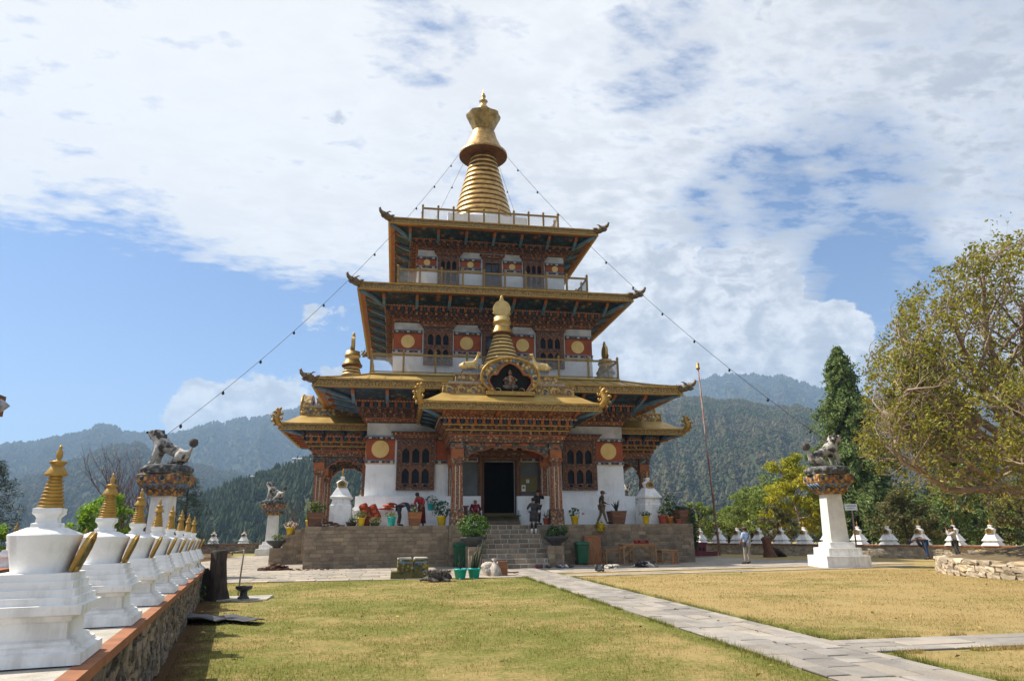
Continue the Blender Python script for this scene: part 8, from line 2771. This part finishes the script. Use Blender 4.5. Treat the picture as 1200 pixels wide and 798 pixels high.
for i, (x, y, h_, r_, l_, lab) in enumerate([(33.5, 42.0, 4.2, 2.5, 'leafdull', 'dull green shrub beyond the wall, just right of the sign'), (36.0, 40.5, 4.6, 2.6, 'leafcyp', 'dark shrub beyond the wall, behind the bending man'), (37.0, 36.5, 4.4, 2.6, 'leafdull', 'brownish shrub beyond the wall, behind the photographer'),
                                             (39.5, 35.0, 4.8, 2.8, 'leafcyp', 'dark shrub beyond the wall, over the mound edge'), (40.0, 30.5, 4.6, 2.8, 'leafdull', 'shrub beyond the wall at the right edge of the frame'), (38.5, 47.0, 4.4, 2.4, 'leafcyp', 'dark green shrub at the foot of the tall conifer')]):
    crown_tree('shrub', lab, 'shrub', (x, y, 0), h_, 0.10, dome(8, r_, h_, 0.3, 20 + i, 520), l_, 0.13, 0.4, 30 + i, 'barkdark', GT, 0.12)
crown_tree('green_tree', 'broad green tree far right beyond the mound', 'tree', (46.0, 42.0, 0), 7.5, 0.2, dome(10, 4.2, 7.5, 1.0, 40, 620), 'leafpine', 0.20, 0.4, 41, 'barkdark', GT, 0.15)
GW = 'trees and shrubs beyond the chorten row'
crown_tree('lime_tree', 'lime green leafy tree behind the two largest chortens', 'tree', (-16.9, 45.0, -0.4), 4.5, 0.09, dome(9, 2.0, 4.5, 0.8, 50, 460), 'leaflime', 0.12, 0.5, 51, 'bark', GW, 0.2)
crown_tree('lime_tree', 'small lime green bush at the left edge behind the largest chorten', 'shrub', (-21.5, 43.0, -0.6), 3.0, 0.07, dome(7, 1.5, 3.0, 0.5, 52, 380), 'leaflime', 0.12, 0.5, 53, 'bark', GW, 0.2)


def pine(label, loc, H, R_, seed):
    rg = np.random.default_rng(seed)
    t = thing('pine_tree', label, 'tree', loc, 0, GW)
    mb = MB(); mb.tube([(0, 0, -0.3), (0.08, 0, H * 0.5), (0, 0, H)], [0.13, 0.09, 0.02], 'barkdark', 7)
    VV, FF, o = [], [], 0
    for k in range(46):
        f = (k + rg.random()) / 46
        z = H * (0.12 + 0.86 * f); L = R_ * (1.05 - f) ** 0.7 * rg.uniform(0.5, 1.1)
        a = k * 2.4
        e = np.array([L * math.cos(a), L * math.sin(a), z + 0.25 * L])
        mb.tube([(0, 0, z), tuple(e * np.array([.5, .5, 1]) - np.array([0, 0, .12])), tuple(e)], [0.03, 0.02, 0.01], 'barkdark', 4, cap=False)
        for c_ in (e, e * np.array([0.62, 0.62, 1.0])):
            C, d = cloud(rg, c_, (0.34, 0.34, 0.26), 70, 0.0)
            V, F = quads(c_ + d * rg.uniform(0.1, 0.36, 70)[:, None], np.cross(d, rg.normal(size=d.shape)), 0.13, 0.10, rg)
            VV.append(V); FF.append(F + o); o += len(V)
    mb.build('trunk', t)
    np_mesh('crown', np.concatenate(VV), np.concatenate(FF), ['leafdarkpine'], parent=t)


pine('dark pine beyond the wall, just right of the near lion pillar', (-15.2, 55.0, -0.5), 6.4, 2.3, 5)
pine('dark pine at the left edge of the frame', (-23.6, 46.0, -0.5), 6.4, 2.8, 6)


def bare_shrub(label, loc, H, seed, n=16):
    t = thing('bare_tree', label, 'tree', loc, 0, GW)
    rg = random.Random(seed); mb = MB()
    def br(p, d, L, r_, lv):
        pts = [Vector(p)]; d = Vector(d)
        for i in range(4):
            d = (d + Vector((rg.uniform(-1, 1), rg.uniform(-1, 1), rg.uniform(-.4, 1))) * 0.16).normalized()
            pts.append(pts[-1] + d * L / 4)
        mb.tube(pts, [r_, r_ * .8, r_ * .6, r_ * .45, r_ * .25], 'twigred', 4 if lv else 6, cap=False)
        if lv < 3:
            for k in range(5):
                b = pts[1 + k % 4]
                s_ = Vector((rg.uniform(-1, 1), rg.uniform(-1, 1), rg.uniform(0, .6)))
                br(b, (d * 0.9 + s_ * 0.55).normalized(), L * 0.52, r_ * 0.55, lv + 1)
    for k in range(n // 3):
        a = 2 * PI * k / (n // 3)
        br((0.2 * math.cos(a), 0.2 * math.sin(a), -0.2), Vector((0.34 * math.cos(a), 0.34 * math.sin(a), 1)), H * 0.62, 0.065, 0)
    mb.build('trunk', t)


bare_shrub('bare reddish brown tree standing between the chortens and the near lion', (-17.6, 51.5, -0.3), 7.6, 2, 30)
bare_shrub('thin bare brown bush beside the stepped side wall', (-7.6, 62.5, 0), 4.6, 5, 9)

# ---- houses up on the wooded hillside
def house(label, a, el, L_, W_, H_, ry, roofm):
    for t_ in np.linspace(0.2, 1.0, 400):
        r_, z = HC(np.array([a]), np.array([t_]))
        if (z[0] - 1.6) / r_[0] > el:
            break
    x, y = r_[0] * math.sin(a), r_[0] * math.cos(a)
    t = thing('hill_house', label, 'house', (x, y, z[0] + 1.6), ry, 'houses on the wooded hillside')
    mb = MB(); mb.box(-L_ / 2, L_ / 2, -W_ / 2, W_ / 2, -3, H_, 'frieze_white'); mb.build('wall', t)
    mb = MB(); X = Matrix.Identity(4)
    mb.X = Matrix.Rotation(PI / 2, 4, 'Z')
    mb.prism([(-W_ / 2 - .8, H_), (0, H_ + W_ * .22), (W_ / 2 + .8, H_), (W_ / 2 + .8, H_ - .15), (-W_ / 2 - .8, H_ - .15)], -L_ / 2 - .8, L_ / 2 + .8, roofm)
    mb.build('roof', t)
    n = max(2, int(L_ / 2.6))
    for i in range(n):
        mb = MB(); u = -L_ / 2 + (i + .5) * L_ / n
        mb.box(u - .5, u + .5, -W_ / 2 - .04, -W_ / 2 - .001, H_ * .35, H_ * .75, 'dark'); mb.build('window', t)
M['tinroof'] = mat('weathered_tin_roof', (0.40, 0.41, 0.42), (0.30, 0.30, 0.31), .3, .5)
house('long pale roofed house high on the wooded hillside left of the temple', -0.128, 0.0925, 17, 6, 3.0, .25, 'tinroof')
house('smaller white house just right of the long hillside house', -0.108, 0.094, 7, 6, 3.6, .25, 'tinroof')
house('low pale roof lower down on the wooded hillside', -0.185, 0.069, 11, 4, 2.2, .5, 'tinroof')

# ================================================================== grass, fallen leaves
def in_lawn(x, y):
    ok = (y < 25.9) & (x > wx(y) + 0.08)
    ok &= ~((x > 4.78) & (x < 6.44))
    ok &= ~((x > 6.40) & (y > 8.93) & (y < 10.05))
    ok &= ((x - 24.3) ** 2 + (y - 21.2) ** 2) > 5.15 ** 2
    # in front of the camera's edge rays
    th_ = np.arctan2(x, y)
    return ok & (th_ < 0.86) & (th_ > -0.52)


rgg = np.random.default_rng(77)
BX, BY, BH, BW = [], [], [], []
for (y0, y1, dens, h_, w_) in ((4.6, 8.5, 1700, 0.032, 0.0065), (8.5, 12, 1000, 0.033, 0.008), (12, 17, 520, 0.033, 0.011), (17, 26, 240, 0.034, 0.016)):
    xa, xb = -0.55 * y1, min(1.25 * y1, 27)
    n = int((xb - xa) * (y1 - y0) * dens)
    x, y = rgg.uniform(xa, xb, n), rgg.uniform(y0, y1, n)
    k = in_lawn(x, y) & (fbm(x * 1.3 + 40, y * 1.3 + 40, 3) + rgg.uniform(-.2, .2, n) > 0.36)
    x, y = x[k], y[k]
    BX.append(x); BY.append(y)
    BH.append(h_ * rgg.uniform(0.45, 1.5, len(x)) * (0.6 + 0.9 * fbm(x * .9, y * .9, 3))); BW.append(np.full(len(x), w_))
# longer green tufts against the path edges and the wall foot
for (xe, y0, y1, n) in ((4.79, 4.5, 25.8, 5200), (6.43, 4.5, 8.9, 2200), (6.43, 10.1, 25.6, 4000)):
    y = rgg.uniform(y0, y1, n); c = fbm(y * 2.2, y * 0 + xe, 3)
    y = y[c > 0.40]
    sgn = -1 if xe < 5 else 1
    BX.append(xe + sgn * np.abs(rgg.normal(size=len(y))) * 0.07 - sgn * 0.03); BY.append(y); BH.append(rgg.uniform(0.04, 0.13, len(y))); BW.append(np.full(len(y), 0.010))
for (ye, n) in ((8.92, 2600), (10.05, 2600)):
    x = rgg.uniform(6.6, 12, n); c = fbm(x * 2.2, x * 0 + ye, 3); x = x[c > 0.42]
    BX.append(x); BY.append(ye + (1 if ye > 9.5 else -1) * np.abs(rgg.normal(size=len(x))) * 0.06); BH.append(rgg.uniform(0.03, 0.10, len(x))); BW.append(np.full(len(x), 0.010))
x, y, h_, w_ = (np.concatenate(a) for a in (BX, BY, BH, BW))
n = len(x)
a = rgg.uniform(0, 2 * PI, n); lean = rgg.uniform(0.1, 0.9, n)
base = np.stack([x, y, np.full(n, -0.002)], -1)
sd_ = np.stack([np.cos(a), np.sin(a), np.zeros(n)], -1) * w_[:, None] * 0.5
tip = base + np.stack([-np.sin(a) * lean * h_, np.cos(a) * lean * h_, h_ * np.sqrt(1 - (lean * .8) ** 2)], -1)
V = np.stack([base - sd_, base + sd_, tip], 1).reshape(-1, 3)
F = np.arange(n * 3).reshape(n, 3)
tag(np_mesh('grass', V, F, ['blade']), None, None, None, 'stuff')
print('blades', n)
M['deadleaf'] = mat('fallen_leaf', (0.26, 0.13, 0.045), (0.14, 0.07, 0.035), 3, 0.8, isl=0.4, col3=(0.50, 0.40, 0.12))
n = 420
x = rgg.uniform(-4, 22, n); y = rgg.uniform(6, 26, n); k = in_lawn(x, y) | ((x > 4.8) & (x < 6.4) & (rgg.random(n) < .4)); x, y = x[k], y[k]
C = np.stack([x, y, np.full(len(x), 0.045)], -1)
V, F = quads(C, np.array([0, 0, 1.0]) + rgg.normal(size=C.shape) * 0.35, 0.036, 0.55, rgg)
tag(np_mesh('fallen_leaves', V, F, ['deadleaf']), None, None, None, 'stuff')
